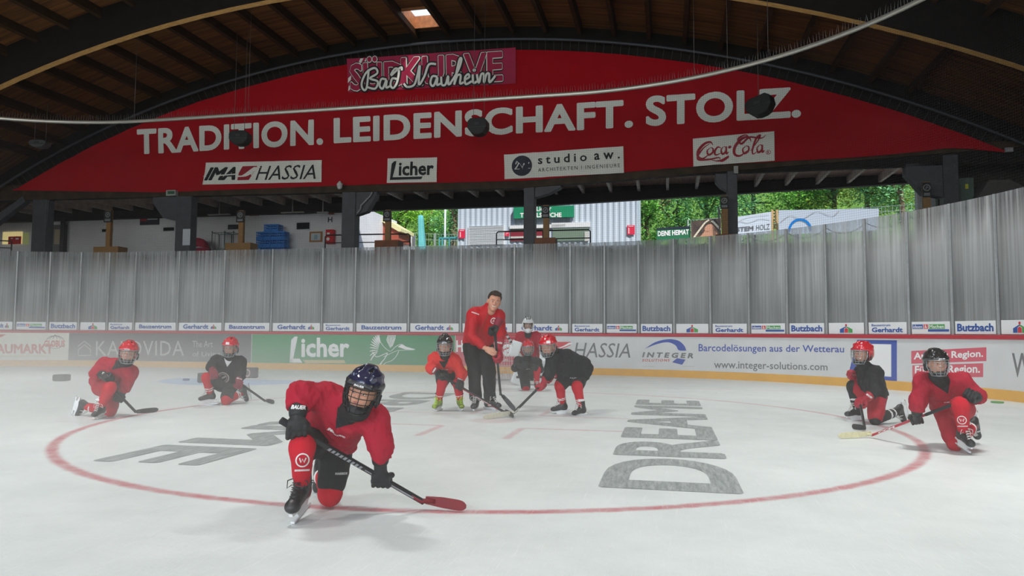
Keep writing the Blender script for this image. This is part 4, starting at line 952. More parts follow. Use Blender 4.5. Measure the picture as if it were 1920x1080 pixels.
# handrails
for pts, nm in (([(667, 440), (769, 438.5)], 'before the brown eaves'), ([(931, 434.5), (1107, 430.5)], 'before the kiosk hatches'), ([(610, 441), (642, 440.5)], 'before the red wall box'), ([(-10, 451), (22, 452)], 'before the lit window at far left')):
    A = 15.4; a, b = pp(*pts[0], A), pp(*pts[1], A); mb = MB()
    mb.tube([(a.x, A, 4.0), (a.x, A, a.z - .06), (a.x + .06, A, a.z), (b.x - .06, A, b.z), (b.x, A, b.z - .06), (b.x, A, 4.0)], .025, 6)
    mb.tube([(a.x, A, a.z - .28), (b.x, A, b.z - .28)], .018, 6)
    n = max(1, int((b.x - a.x) / 1.4))
    for k in range(1, n): x = a.x + (b.x - a.x) * k / n; mb.tube([(x, A, 4.0), (x, A, a.z + (b.z - a.z) * k / n)], .02, 6)
    thing(mb, 'handrail', mat('rail_dark', '#33343a', 0.5, metal=.3), 'dark tube handrail on the terrace %s' % nm, 'handrail')
# exit sign, dome camera, drain pipe, lamp box
mb = MB(); pbox(mb, 311, 329, 356, 367, GA - .2, .15); o = thing(mb, 'exit_sign', mat('exit_case', '#9aa19c', 0.5), 'small exit sign box under the left end of the banner', 'sign'); mb = MB(); pbox(mb, 314, 327, 358, 364, GA - .21, .008); part(mb, 'green_face', mat('exit_green', '#2f5a45', 0.4), o)
mb = MB(); c = pp(637, 345, GA - .3); mb.lathe([(.09, 0), (.1, .1), (.05, .16), (.03, .2)], c + Vector((0, 0, -.1))); mb.sphere(c + Vector((0, 0, -.1)), .085, n=12, m=8); mb.bar(c + Vector((0, 0, .05)), c + Vector((0, .24, .05)), .04, .04); thing(mb, 'dome_camera', mat('camera_white', '#c9cac8', 0.4), 'white dome camera under the banner by the second pillar from the kiosk', 'camera')
mb = MB(); mb.tube([tuple(pp(x, y, GA - .02)) for x, y in ((698, 360), (694, 368), (677, 385), (676, 392), (670, 400))], .03, 8); thing(mb, 'drain_pipe', mat('pipe_grey', '#8d9093', 0.4), 'bent grey drain pipe on the pillar haunch', 'pipe')
mb = MB(); pbox(mb, 1376, 1384, 311, 325, GA - .15, .12); thing(mb, 'junction_box', mat('box_grey', '#9b9c97', 0.6), 'small grey junction box on the lintel above the slim pillar', 'box')
# hanging loudspeakers
SPK = mat('speaker_black', '#191b1c', 0.5, noise_amt=0.2, noise_scale=9); SPG = mat('speaker_grey', '#4a4c4d', 0.5)
def speaker(px, py, w, h, A, rz, tilt, m, nm, cable_dx):
    c = pp(px, py, A); s = w / F * (A + 9); hh = h / F * (A + 9); e = empty('hanging_loudspeaker', RF(*c), nm, 'loudspeaker')
    R = Matrix.Rotation(rz, 3, 'Z') @ Matrix.Rotation(tilt, 3, 'Y')
    def loc(p): return Vector(c) + R @ Vector(p)
    mb = MB(); poly = [(-.5, .32), (-.34, .5), (.34, .5), (.5, .32), (.5, -.1), (.3, -.42), (.12, -.5), (-.12, -.5), (-.3, -.42), (-.5, -.1)]
    mb.prism([(x * s, z * hh) for x, z in poly], loc((0, -.18, 0)), R @ Vector((1, 0, 0)), R @ Vector((0, 0, 1)), R @ Vector((0, 1, 0)), .36); part(mb, 'cabinet', m, e, bevel=.015)
    mb = MB(); mb.box(loc((0, -.19, .14 * hh)), (s * .24, .02, hh * .18), R); mb.box(loc((0, -.185, -.05 * hh)), (s * .9, .02, .02), R); part(mb, 'grille', mat('speaker_grille', '#303334', 0.4), e)
    mb = MB()
    for k in cable_dx:
        p = loc((k * s, 0, hh * .5)); zt = RC[1] + math.sqrt(37.95 ** 2 - (p.x - RC[0]) ** 2); mb.tube([p, (p.x, p.y, zt)], .008, 4)
    part(mb, 'cable', mat('steel_cable', '#6d6a66', 0.5), e)
speaker(451, 260, 40, 29, 12.0, .15, 0, SPK, 'black loudspeaker hanging before the first slogan word', (-.35, .2))
speaker(897, 239, 38, 32, 12.0, 0, 0, SPK, 'black loudspeaker hanging before the second slogan word', (-.25, .3))
speaker(1426, 200, 46, 34, 11.0, -.5, -.22, SPK, 'black loudspeaker hanging before the last slogan word', (0,))
speaker(75, 271, 36, 16, 12.0, .2, 0, SPG, 'flat grey loudspeaker hanging left of the banner tip', (-.35, .35))
# the corrugated kiosk
KA = 22.0; A, B = pp(858, 460, KA), pp(1195, 378, KA)
kio = empty('kiosk', RF((A.x + B.x) / 2, KA, 4.0), 'white corrugated kiosk with green sign and roller hatches', 'kiosk')
mb = MB(); n = int((B.x - A.x) / .06); vs = []
for i in range(n + 1):
    x = A.x + (B.x - A.x) * i / n; y = KA + (.03 if i % 4 in (0, 1) else 0); vs += [(x, y, 4.0), (x, y, 7.6)]
mb.add(vs, [(2 * i, 2 * i + 2, 2 * i + 3, 2 * i + 1) for i in range(n)]); rbox(mb, A.x, A.x + .05, KA, KA + 4, 4, 7.6); rbox(mb, B.x - .05, B.x, KA, KA + 4, 4, 7.6); rbox(mb, A.x, B.x, KA, KA + 4, 7.6, 7.7)
part(mb, 'corrugated_wall', mat('corrugated_white', '#b9c6d4', 0.5, spec=.4), kio)
def kbox(nm, q, m, d0=-.05, d=.05, parent=kio): m_ = MB(); pbox(m_, *q, KA + d0, d); return part(m_, nm, m, parent)
SHUT = mat('shutter_white', '#d7dbdf', 0.5); KGREEN = mat('kiosk_green', '#1e8a63', 0.45); HATCH = mat('hatch_dark', '#6b7f70', 0.5); HATCHR = mat('hatch_red', '#7d2030', 0.5)
s_ = kbox('roller_shutter', (878, 946, 423, 460), SHUT, -.04)
mb = MB(); 
for k in range(14): y = 425 + 2.6 * k; a, b = pp(880, y, KA - .05), pp(944, y, KA - .05); rbox(mb, a.x, b.x, KA - .055, KA - .04, a.z, a.z + .02)
part(mb, 'slats', mat('shutter_shade', '#a9b2ba', 0.5), s_)
for q in ((955, 1060, 420, 429), (1034, 1107, 416, 427)): kbox('roller_shutter', q, SHUT, -.06)
kbox('hatch', (957, 1022, 429, 452), HATCHR); kbox('hatch', (1036, 1104, 427, 452), HATCH); kbox('hatch', (957, 1022, 428, 433), mat('hatch_black', '#20241f', 0.5), -.06)
kbox('hatch_shelf', (957, 1022, 442, 447), LGREY, -.07, .04); kbox('counter_jar', (1096, 1104, 434, 452), LGREY, -.08, .04)
sg = kbox('sign_board', (963, 1076, 385, 410), KGREEN, -.2, .15)
mb = MB()
kq = lambda x0, x1, t, b: quad((x0, b), (x1, b - .8), (x0, t), (x1, t - .8), lambda px, py: PP(px, py, KA - .21), lambda l, z: Vector((l, KA - .21, z)))
text_to(mb, 'Licher', (0, 0, 1, 1), kq(1006, 1034, 387, 396), bold=.02); text_to(mb, 'TEUFELSKÜCHE', (0, 0, 1, 1), kq(975, 1053, 397.5, 408), bold=.035); part(mb, 'lettering', PWHITE, sg)
for q in ((860, 872, 430, 447), (1176, 1190, 422, 440), (946, 955, 435, 443)):
    pst = kbox('red_notice', q, mat('notice_red', '#d2264a', 0.5), -.06, .02); m_ = MB(); pbox(m_, q[0] + 2, q[1] - 2, q[2] + 1.5, q[2] + 3, KA - .07, .008); pbox(m_, q[0] + 2, q[0] + 4, q[2] + 5, q[3] - 2, KA - .07, .008); part(m_, 'notice_print', mat('notice_pink', '#f0c0c8', 0.5), pst)
# building with brown eaves at left of the trees
EA = 24.0; bld = empty('clubhouse', RF(*pp(700, 460, EA)), 'white clubhouse with deep red-brown eaves and yellow roof edge', 'building')
m_ = MB(); A, B = pp(600, 460, EA), pp(725, 425, EA); rbox(m_, A.x, B.x, EA, EA + 4, 4.0, 6.2); part(m_, 'wall', PLASTER, bld)
P = lambda x, y, A: (pp(x, y, A).x, pp(x, y, A).z)
EV = mat('eaves_redbrown', '#9a4a38', 0.6); YEL = mat('roof_edge_yellow', '#d9d3a0', 0.5)
m_ = MB(); m_.prism([P(640, 395, EA - .5), P(678, 395, EA - .5), P(747, 434, EA - .5), P(747, 452, EA - .5), P(710, 452, EA - .5), P(712, 433, EA - .5), P(664, 410, EA - .5), P(640, 400, EA - .5)], (0, EA - .5, 0), (1, 0, 0), (0, 0, 1), (0, 1, 0), 1.6); part(m_, 'eaves', EV, bld)
m_ = MB(); m_.prism([P(680, 394, EA - .6), P(691, 393, EA - .6), P(752, 428, EA - .6), P(752, 434, EA - .6), P(747, 434, EA - .6)], (0, EA - .6, 0), (1, 0, 0), (0, 0, 1), (0, 1, 0), 1.8); part(m_, 'roof_edge', YEL, bld)
m_ = MB(); pbox(m_, 664, 671, 427, 462, EA - .05, .04); part(m_, 'red_door', mat('door_red', '#c41f30', 0.5), bld); m_ = MB(); pbox(m_, 680, 686, 435, 462, EA - .05, .04); part(m_, 'dark_door', INK, bld); m_ = MB(); pbox(m_, 686, 709, 436, 462, EA - .04, .03); part(m_, 'porch', mat('porch_grey', '#8f969c', 0.6), bld)
m_ = MB(); pbox(m_, 684, 688, 422, 427, EA - .08, .07); part(m_, 'wall_lamp', INK, bld)
m_ = MB(); pbox(m_, 745, 778, 441, 462, 25.5, .1); thing(m_, 'white_tarp', mat('tarp_white', '#d5d8da', 0.7), 'white tarpaulin panel beside the folded parasol', 'tarpaulin')
# folded parasol, pole, fences
mb = MB(); c = pp(791, 462, 25.0); zt = pp(791, 403, 25.0).z
pr = [(.02, 4.0), (.02, 4.4), (.17, 4.45), (.2, 4.7), (.19, 5.3), (.16, 5.9), (.13, zt - .15), (.1, zt - .03), (.02, zt)]; n = 20; vs = []
for r, z in pr:
    for k in range(n): an = 2 * math.pi * k / n; rr = r * (1 + .16 * math.sin(an * 5 + z)); vs.append((c.x + rr * math.cos(an) - .05 * (z - 5), 25 + rr * math.sin(an), z))
mb.smooth = True; mb.add(vs, [(i * n + k, i * n + (k + 1) % n, (i + 1) * n + (k + 1) % n, (i + 1) * n + k) for i in range(len(pr) - 1) for k in range(n)]); thing(mb, 'folded_parasol', mat('parasol_teal', '#5fb0b4', 0.7, noise_amt=.15, noise_scale=3), 'folded teal parasol standing before the trees', 'parasol')
mb = MB(); c = pp(834, 460, 27); mb.tube([(c.x, 27, 4.0), (c.x, 27, 8)], .05, 8); thing(mb, 'flag_pole', mat('pole_white', '#cdd6d8', 0.4), 'slim white pole before the trees left of kiosk', 'pole')
mb = MB(); a, b = pp(823, 445, 25.5), pp(860, 445, 25.5)
rbox(mb, a.x, b.x, 25.5, 26, a.z - .06, a.z)
for x in (a.x, a.x + .15, b.x - .05, (a.x + b.x) / 2): rbox(mb, x, x + .05, 25.5, 25.55, 4.0, a.z)
thing(mb, 'teal_table', mat('table_teal', '#49a3ad', 0.5), 'teal high table beside the kiosk corner', 'table')
WIRE = mat('fence_wire', '#a9b5ae', 0.5, metal=.3)
def mesh_fence(x0, x1, ytl, ytr, A0, A1, label, dx=.14, rows=4, hgt=1.3):
    a, b = pp(x0, ytl, A0), pp(x1, ytr, A1); L = (b - a).length; mb = MB(); n = int(L / dx)
    for k in range(n + 1): t = k / n; p = a + (b - a) * t; mb.bar(p - Vector((0, 0, hgt)), p, .012, .012)
    for r in range(rows + 1): o_ = Vector((0, 0, -hgt * r / rows)); mb.bar(a + o_, b + o_, .02, .02)
    ps = MB(); m = max(2, int(L / 2.2))
    for k in range(m + 1): p = a + (b - a) * k / m; ps.bar((p.x, p.y, 4.0), p + Vector((0, 0, .03)), .06, .06)
    o = thing(mb, 'mesh_fence', WIRE, label, 'fence'); part(ps, 'fence_posts', WIRE, o); return a, b
mesh_fence(770, 862, 437, 440, 27.5, 27.5, 'pale wire mesh fence below the trees left of kiosk')
FA0, FA1 = 27.0, 20.5
mesh_fence(1290, 1745, 413, 381, 27.8, 24.4, 'pale wire mesh fence along the outdoor banners', hgt=2.0, rows=9)
# outdoor banners on the fence
def outdoor(x0, x1, t0, t1, b0, b1, Aa, Ab, m, label, name='outdoor_banner'):
    lo = [pp(x0, b0, Aa), pp(x1, b1, Ab), pp(x1, t1, Ab), pp(x0, t0, Aa)]; nrm = Vector((0, .03, 0))
    mb = MB(); mb.add(lo + [p + nrm for p in lo], [(0, 1, 2, 3), (7, 6, 5, 4), (0, 4, 5, 1), (1, 5, 6, 2), (2, 6, 7, 3), (3, 7, 4, 0)])
    o = thing(mb, name, m, label, 'banner')
    def fn(u, v, d=.015): p = (lo[0] * (1 - u) + lo[1] * u) * (1 - v) + (lo[3] * (1 - u) + lo[2] * u) * v; return p - Vector((0, d, 0))
    return o, fn
o, f = outdoor(1231, 1294, 428, 424, 452, 448, 26.9, 26.7, mat('banner_green', '#1d6a45', 0.6), 'dark green outdoor banner with white lettering right of kiosk')
mb = MB(); text_to(mb, 'DEINE HEIMAT', (.04, .36, .96, .76), f, bold=.03); part(mb, 'lettering', PWHITE, o)
mb = MB(); poly_to(mb, [(0, .88), (1, .82), (1, 1), (0, 1)], f); part(mb, 'dark_edge', INKN, o)
o, f = outdoor(1296, 1352, 415, 409, 445, 441, 26.6, 26.3, mat('poster_brown', '#6b5546', 0.6, color2='#2e2a2c', noise_scale=2.5), 'outdoor photo poster of a smiling face behind the dark pillar')
mb = MB(); ring_to(mb, (.62, .42), 0, .17, f, sy=1.7); poly_to(mb, [(.3, 0), (.9, 0), (.8, .3), (.45, .3)], f); part(mb, 'face_print', mat('skin_print', '#c08d72', 0.6), o)
mb = MB(); stroke_to(mb, [(.1, 0), (.45, .8), (.6, .98)], .07, f); stroke_to(mb, [(.7, .9), (1, .3)], .08, f); part(mb, 'pale_print', mat('cream_print', '#d8cdb5', 0.6), o)
o, f = outdoor(1360, 1446, 410, 397, 443, 438, 26.0, 25.4, mat('banner_bluewhite', '#cfd9e4', 0.6), 'white outdoor banner with grey lettering and thin roof lines')
mb = MB(); text_to(mb, 'STEM', (.25, .2, .62, .44), f, bold=.035); ring_to(mb, (.6, .32), 0, .018, f, sy=2.4); part(mb, 'bold_lettering', GREYT, o); mb = MB(); text_to(mb, 'HOLZ', (.68, .2, .97, .46), f); part(mb, 'thin_lettering', GREYT, o)
mb = MB(); stroke_to(mb, spline([(.05, .52), (.3, .72), (.5, .6), (.75, .72), (.97, .62)]), .02, f); stroke_to(mb, spline([(.2, .66), (.5, .88), (.95, .86)]), .014, f); part(mb, 'roof_lines', LGREY, o)
o, f = outdoor(1460, 1648, 394, 391, 440, 432, 25.2, 23.4, mat('banner_bluewhite', '#cfd9e4', 0.6), 'long white outdoor banner with a blue arch on the fence')
mb = MB(); ring_to(mb, (.225, .12), .1, .125, f, 0, 180, sy=4.2); part(mb, 'blue_arch', mat('arch_blue', '#1f86d6', 0.5), o)
mb = MB(); stroke_to(mb, spline([(.02, .5), (.12, .75), (.25, .62), (.4, .9), (.55, .7), (.62, .92)]), .012, f); part(mb, 'wave_line', LGREY, o)
m_ = MB()
for k in range(6): pbox(m_, 1447, 1458, 396 + 6 * k, 399 + 6 * k, 25.5, .06)
for x in (1447, 1456): pbox(m_, x, x + 3, 393, 440, 25.45, .06, 4.0)
thing(m_, 'trellis', mat('trellis_wood', '#b89a6c', 0.7), 'wooden trellis between two white outdoor banners', 'trellis')
mb = MB(); a = pp(1352, 441, 26.1); mb.bar((a.x, 26.1, 4), (a.x - .1, 26.1, 7.0), .06, .06); mb.bar((a.x + .7, 26.1, 4), (a.x - .1, 26.1, 7.0), .05, .05); thing(mb, 'leaning_poles', INK, 'dark leaning poles behind the slim pillar', 'poles')
# concrete corner, cabinet and dark shed at the right
mb = MB(); pbox(mb, 1722, 1756, 350, 420, 17.5, .3, 3.2); thing(mb, 'white_block_wall', PLASTER, 'white block wall end behind the right sign post', 'wall')
mb = MB(); pbox(mb, 1760, 1806, 348, 420, 15.5, .2, 3.0)
for k in range(9): pbox(mb, 1763 + 5 * k, 1765.5 + 5 * k, 350, 420, 15.46, .05, 3.0)
thing(mb, 'roller_door', mat('door_charcoal', '#232426', 0.6), 'dark ribbed roller door at right behind the glass', 'door')
mb = MB(); pbox(mb, 1803, 1825, 333, 400, 14.9, .4, 2.8); o = thing(mb, 'electric_cabinet', mat('cabinet_green', '#4d6258', 0.5), 'grey-green electric cabinet with yellow sticker at right', 'cabinet'); mb = MB(); pbox(mb, 1810, 1815.5, 345, 354, 14.88, .015); part(mb, 'yellow_sticker', mat('sticker_yellow', '#c9c83a', 0.5), o)
mb = MB(); A, B = pp(1836, 400, 14.6), pp(1925, 338, 14.6); rbox(mb, A.x, B.x, 14.6, 15.4, 2.8, B.z - .45); o = thing(mb, 'shed', mat('shed_red', '#5a1620', 0.6), 'dark red shed under the right end of the roof', 'shed'); mb = MB(); mb.prism([(A.x - .1, B.z - .5), (A.x + .2, B.z), (B.x - .5, B.z), (B.x + .3, B.z - .5)], (0, 14.4, 0), (1, 0, 0), (0, 0, 1), (0, 1, 0), 1.2); part(mb, 'shed_roof', mat('shed_roof_grey', '#4a4846', 0.7), o)
# trees on the slope outside
mb = MB(); n = 30
for i in range(n):
    x0, x1 = -40 + 3 * i, -40 + 3 * (i + 1); z = lambda x: 12.0 + 1.5 * noise.noise((x * .1, 0, 0))
    mb.add([(x0, 38, 3.5), (x1, 38, 3.5), (x1, 58, z(x1) + 6), (x0, 58, z(x0) + 6)], [(0, 1, 2, 3)])
rb('hill', mb, mat('wooded_slope', '#2f5a22', 0.9, color2='#6b8f35', noise_scale=.8))
BARK = mat('bark', '#6d5a46', 0.85, noise_amt=.3, noise_scale=4, stretch=(3, 3, .6))
LEAFM = [mat('leaf_' + n_, c1, .6, color2=c2, noise_scale=.6) for n_, c1, c2 in (('fresh', '#a5d843', '#5aa030'), ('mid', '#84c84a', '#418a33'), ('blue', '#8fd08f', '#4a9658'), ('yellow', '#cdd84e', '#80b43c'))]
def leafy_tree(px, A, h, zc, r, nl, m, label, rng, trunk=.14):
    c = pp(px, 420, A); e = empty('leafy_tree', RF(c.x, A, 4.0), label, 'tree', 'trees on the slope outside')
    t = MB(); t.tube([(c.x, A, 3.5), (c.x + .1, A, 5.5), (c.x + rng.uniform(-.3, .3), A, zc), (c.x + rng.uniform(-.4, .4), A, zc + h * .4)], [trunk, trunk * .85, trunk * .6, .03], 8)
    for k in range(5):
        an = rng.uniform(0, 6.28); t.tube([(c.x, A, zc - h * .3 + k * .4), (c.x + math.cos(an) * r * .6, A + math.sin(an) * r * .5, zc + rng.uniform(-.2, .5) * h)], [trunk * .4, .02], 5)
    part(t, 'trunk', BARK, e)
    f = MB(); lumps = [(c.x + rng.gauss(0, .45) * r, A + rng.gauss(0, .4) * r, zc + rng.uniform(-.5, .5) * h, rng.uniform(.35, .6) * r) for _ in range(14)]
    for k in range(int(nl * 1.8)):
        L_ = lumps[k % len(lumps)]; u = Vector((rng.gauss(0, 1), rng.gauss(0, 1), rng.gauss(0, .6))).normalized() * L_[3] * rng.uniform(.55, 1)
        p = Vector(L_[:3]) + u; s = rng.uniform(.06, .12); ax = Vector((rng.uniform(-1, 1), rng.uniform(-1, 1), rng.uniform(-.5, .2))).normalized(); up = Vector((rng.uniform(-.5, .5), rng.uniform(-.7, .2), 1)).normalized(); sd = ax.cross(up).normalized()
        f.add([p - ax * s, p + sd * s * .45, p + ax * s, p - sd * s * .45], [(0, 1, 2, 3)])
    part(f, 'foliage', m, e)
rng = random.Random(3)
TR = [(700, 31, 3, 7.4, 2.0, 2600, 1, 'fresh green tree rising behind the brown eaves'), (748, 30, 3, 7.0, 1.8, 2600, 0, 'bright green tree left of the folded parasol'), (800, 32, 3.6, 7.0, 2.0, 3000, 0, 'bright yellow-green tree right of the folded parasol'), (845, 29, 2.6, 7.4, 1.4, 1600, 2, 'pale-trunked tree beside the kiosk left corner'),
      (1212, 29.5, 2.6, 7.3, 1.5, 2200, 1, 'tree with low branches at the kiosk right corner'), (1262, 30.5, 2.8, 7.9, 2.0, 3200, 2, 'blue-green tree above the dark green banner'), (1330, 31, 3.2, 8.1, 2.3, 3200, 0, 'bright green tree above the photo poster'), (1410, 30, 3.2, 8.0, 2.2, 3200, 2, 'blue-green tree above the banner with roof lines'),
      (1490, 29, 3.4, 8.2, 2.2, 3200, 1, 'mid green tree above the left end of the blue-arch banner'), (1560, 29, 3.6, 8.4, 2.2, 3200, 3, 'yellow-green tree above the middle of the blue-arch banner'), (1625, 28, 3.6, 8.5, 2.2, 3200, 0, 'bright green tree above the right end of the blue-arch banner'), (1690, 26, 3.6, 8.3, 2.1, 3200, 2, 'tree left of the right sign post'), (1745, 27, 3.6, 8.6, 2.0, 2200, 3, 'yellow-green tree behind the right sign post')]
for q in TR: leafy_tree(q[0], q[1], q[2], q[3], q[4], q[5], LEAFM[q[6]], q[7], rng, trunk=.3 if q[0] in (845, 748) else .16)
# ------------------------------------------------------------------ soft bodies: signed-distance modelling on a rectilinear grid
class Sdf:
    def __init__(s): s.p = []
    def rc(s, a, b, r1, r2, k=.03, op='+'): s.p.append(('rc', np.array(a, float), np.array(b, float), r1, r2, k, op)); return s
    def ell(s, c, r, R=None, k=.03, op='+'): s.p.append(('el', np.array(c, float), np.array(r, float) * np.ones(3), np.array(R if R is not None else np.eye(3), float), None, k, op)); return s
    def box(s, c, h, R=None, rd=.01, k=.02, op='+'): s.p.append(('bx', np.array(c, float), np.array(h, float), np.array(R if R is not None else np.eye(3), float), rd, k, op)); return s
    def half(s, p, n, k=.01): s.p.append(('hf', np.array(p, float), np.array(Vector(n).normalized(), float), 0, 0, k, '-')); return s
    def bounds(s):
        lo, hi = np.full(3, 1e9), np.full(3, -1e9)
        for q in s.p:
            if q[6] != '+': continue
            l, h = s.bb(q); lo = np.minimum(lo, l); hi = np.maximum(hi, h)
        return lo, hi
    def bb(s, q):
        if q[0] == 'rc': return np.minimum(q[1] - q[3], q[2] - q[4]), np.maximum(q[1] + q[3], q[2] + q[4])
        if q[0] == 'el': r = np.sqrt(((q[3] * q[2]) ** 2).sum(1)); return q[1] - r, q[1] + r
        if q[0] == 'bx': r = (np.abs(q[3]) * (q[2] + q[4])).sum(1); return q[1] - r, q[1] + r
        return np.full(3, -1e9), np.full(3, 1e9)
    def dist(s, q, X, Y, Z):
        if q[0] == 'rc':
            a, b, r1, r2 = q[1], q[2], q[3], q[4]; d = b - a; L = max((d * d).sum(), 1e-9)
            x, y, z = X - a[0], Y - a[1], Z - a[2]; t = np.clip((x * d[0] + y * d[1] + z * d[2]) / L, 0, 1)
            return np.sqrt((x - t * d[0]) ** 2 + (y - t * d[1]) ** 2 + (z - t * d[2]) ** 2) - (r1 + (r2 - r1) * t)
        x, y, z = X - q[1][0], Y - q[1][1], Z - q[1][2]
        if q[0] == 'hf': return x * -q[2][0] + y * -q[2][1] + z * -q[2][2]
        R = q[3]; u = x * R[0, 0] + y * R[1, 0] + z * R[2, 0]; v = x * R[0, 1] + y * R[1, 1] + z * R[2, 1]; w = x * R[0, 2] + y * R[1, 2] + z * R[2, 2]
        if q[0] == 'el':
            r = q[2]; k0 = np.sqrt((u / r[0]) ** 2 + (v / r[1]) ** 2 + (w / r[2]) ** 2); k1 = np.sqrt((u / r[0] ** 2) ** 2 + (v / r[1] ** 2) ** 2 + (w / r[2] ** 2) ** 2)
            return k0 * (k0 - 1) / np.maximum(k1, 1e-6)
        h = q[2]; u, v, w = np.abs(u) - h[0], np.abs(v) - h[1], np.abs(w) - h[2]
        return np.sqrt(np.maximum(u, 0) ** 2 + np.maximum(v, 0) ** 2 + np.maximum(w, 0) ** 2) + np.minimum(np.maximum(np.maximum(u, v), w), 0) - q[4]
    def solve(s, h, fine=None, smooth=1):
        lo, hi = s.bounds(); axs = []
        for i in range(3):
            x = lo[i] - 2.5 * h; L = []
            while x < hi[i] + 2.5 * h:
                L.append(x); st = h
                
                for fl, fh, fs_ in ([] if fine is None else fine if isinstance(fine, list) else [fine]):
                    if fl[i] - h < x < fh[i]: st = min(st, fs_)
                x += st
            L.append(x); axs.append(np.array(L, np.float32))
        xs, ys, zs = axs; V = np.full((len(xs), len(ys), len(zs)), 0.5, np.float32)
        for q in s.p:
            l, b = s.bb(q); m = q[5] + 3 * h; sl = []
            for i in range(3): sl.append(slice(max(0, np.searchsorted(axs[i], l[i] - m) - 1), min(len(axs[i]), np.searchsorted(axs[i], b[i] + m) + 1)))
            sl = tuple(sl); B = V[sl]
            if B.size == 0: continue
            D = s.dist(q, xs[sl[0]][:, None, None], ys[sl[1]][None, :, None], zs[sl[2]][None, None, :]).astype(np.float32); k = max(q[5], 1e-4)
            if q[6] == '+': H_ = np.maximum(k - np.abs(B - D), 0) / k; V[sl] = np.minimum(B, D) - H_ * H_ * k * .25
            else:
                D = -D; H_ = np.maximum(k - np.abs(B - D), 0) / k; V[sl] = np.maximum(B, D) + H_ * H_ * k * .25
        return nets(V, xs, ys, zs, smooth)
def nets(V, xs, ys, zs, smooth=1):
    nx, ny, nz = V.shape; S = V < 0
    c = S[:-1, :-1, :-1].astype(np.int8)
    for a in (0, 1):
        for b in (0, 1):
            for d in (0, 1):
                if a + b + d: c = c + S[a:nx - 1 + a, b:ny - 1 + b, d:nz - 1 + d]
    act = (c > 0) & (c < 8); I = np.argwhere(act); N = len(I); idx = np.full(act.shape, -1, np.int64); idx[act] = np.arange(N)
    P = np.zeros((N, 3)); cnt = np.zeros(N); ax = (xs.astype(float), ys.astype(float), zs.astype(float))
    for d in range(3):
        o = [k for k in range(3) if k != d]
        for a in (0, 1):
            for b in (0, 1):
                p0 = I.copy(); p0[:, o[0]] += a; p0[:, o[1]] += b; p1 = p0.copy(); p1[:, d] += 1
                v0 = V[p0[:, 0], p0[:, 1], p0[:, 2]].astype(float); v1 = V[p1[:, 0], p1[:, 1], p1[:, 2]].astype(float); m = (v0 < 0) != (v1 < 0)
                t = np.where(m, v0 / np.where(m, v0 - v1, 1), 0)
                q = np.stack([ax[k][p0[:, k]] for k in range(3)], 1); q[:, d] += t * (ax[d][p1[:, d]] - ax[d][p0[:, d]])
                P[m] += q[m]; cnt[m] += 1
    P /= cnt[:, None]; F_ = []
    for d in range(3):
        o1, o2 = (d + 1) % 3, (d + 2) % 3; s0 = [slice(None)] * 3; s1 = [slice(None)] * 3; s0[d] = slice(0, -1); s1[d] = slice(1, None)
        E_ = np.argwhere(S[tuple(s0)] != S[tuple(s1)]); E_ = E_[(E_[:, o1] > 0) & (E_[:, o2] > 0) & (E_[:, o1] < V.shape[o1] - 1) & (E_[:, o2] < V.shape[o2] - 1)]
        ins = S[E_[:, 0], E_[:, 1], E_[:, 2]]; q = []
        for a, b in ((0, 0), (1, 0), (1, 1), (0, 1)): k = E_.copy(); k[:, o1] -= 1 - a; k[:, o2] -= 1 - b; q.append(idx[k[:, 0], k[:, 1], k[:, 2]])
        q = np.stack(q, 1); q[~ins] = q[~ins][:, ::-1]; F_.append(q)
    Fc = np.concatenate(F_)
    for _ in range(smooth):
        A = np.zeros_like(P); n = np.zeros(len(P))
        for a, b in ((0, 1), (1, 2), (2, 3), (3, 0)):
            np.add.at(A, Fc[:, a], P[Fc[:, b]]); np.add.at(A, Fc[:, b], P[Fc[:, a]]); np.add.at(n, Fc[:, a], 1); np.add.at(n, Fc[:, b], 1)
        P = P * .5 + .5 * A / np.maximum(n, 1)[:, None]
    return P, Fc
def normals(P, Fc):
    n = np.cross(P[Fc[:, 2]] - P[Fc[:, 0]], P[Fc[:, 3]] - P[Fc[:, 1]]); N = np.zeros_like(P)
    for k in range(4): np.add.at(N, Fc[:, k], n)
    return N / np.maximum(np.linalg.norm(N, axis=1), 1e-9)[:, None]
def folds(P, Fc, amp, scale=9.0, seed=0.0, stretch=(1, 1, .45)):
    """soft cloth folds pushed along the normals"""
    N = normals(P, Fc); out = P.copy()
    for i, p in enumerate(P):
        q = Vector((p[0] * scale * stretch[0] + seed, p[1] * scale * stretch[1], p[2] * scale * stretch[2] + p[0] * 2.5)); w = noise.noise(q); r = 1 - abs(noise.noise(q * 1.9 + Vector((3, 1, 7)))) * 2
        out[i] += N[i] * amp * (w * .7 + r * .55 - .3)
    return out
def smesh(name, P, Fc, mats, parent=None, origin=None, mi=None):
    me = bpy.data.meshes.new(name); me.from_pydata(P.tolist(), [], Fc.tolist()); me.polygons.foreach_set('use_smooth', [True] * len(me.polygons))
    if mi is not None: me.polygons.foreach_set('material_index', mi)
    me.update(); return link_mesh(name, me, mats, parent, origin)
def decal(mb, body, bvh, c, n, up, size, lift=.004, rot=0, **kw):
    n = Vector(n).normalized(); up = Vector(up); ex = up.cross(n).normalized(); ey = n.cross(ex).normalized()
    if rot: R = Matrix.Rotation(rot, 3, n); ex, ey = R @ ex, R @ ey
    def fn(u, v):
        p = Vector(c) + ex * (u - .5) * size[0] + ey * (v - .5) * size[1]; h = bvh.ray_cast(p + n * .25, -n, .6)
        return (h[0] if h[0] is not None else p) + n * lift
    if callable(body): body(mb, fn)
    else: text_to(mb, body, (0, 0, 1, 1), fn, **kw)
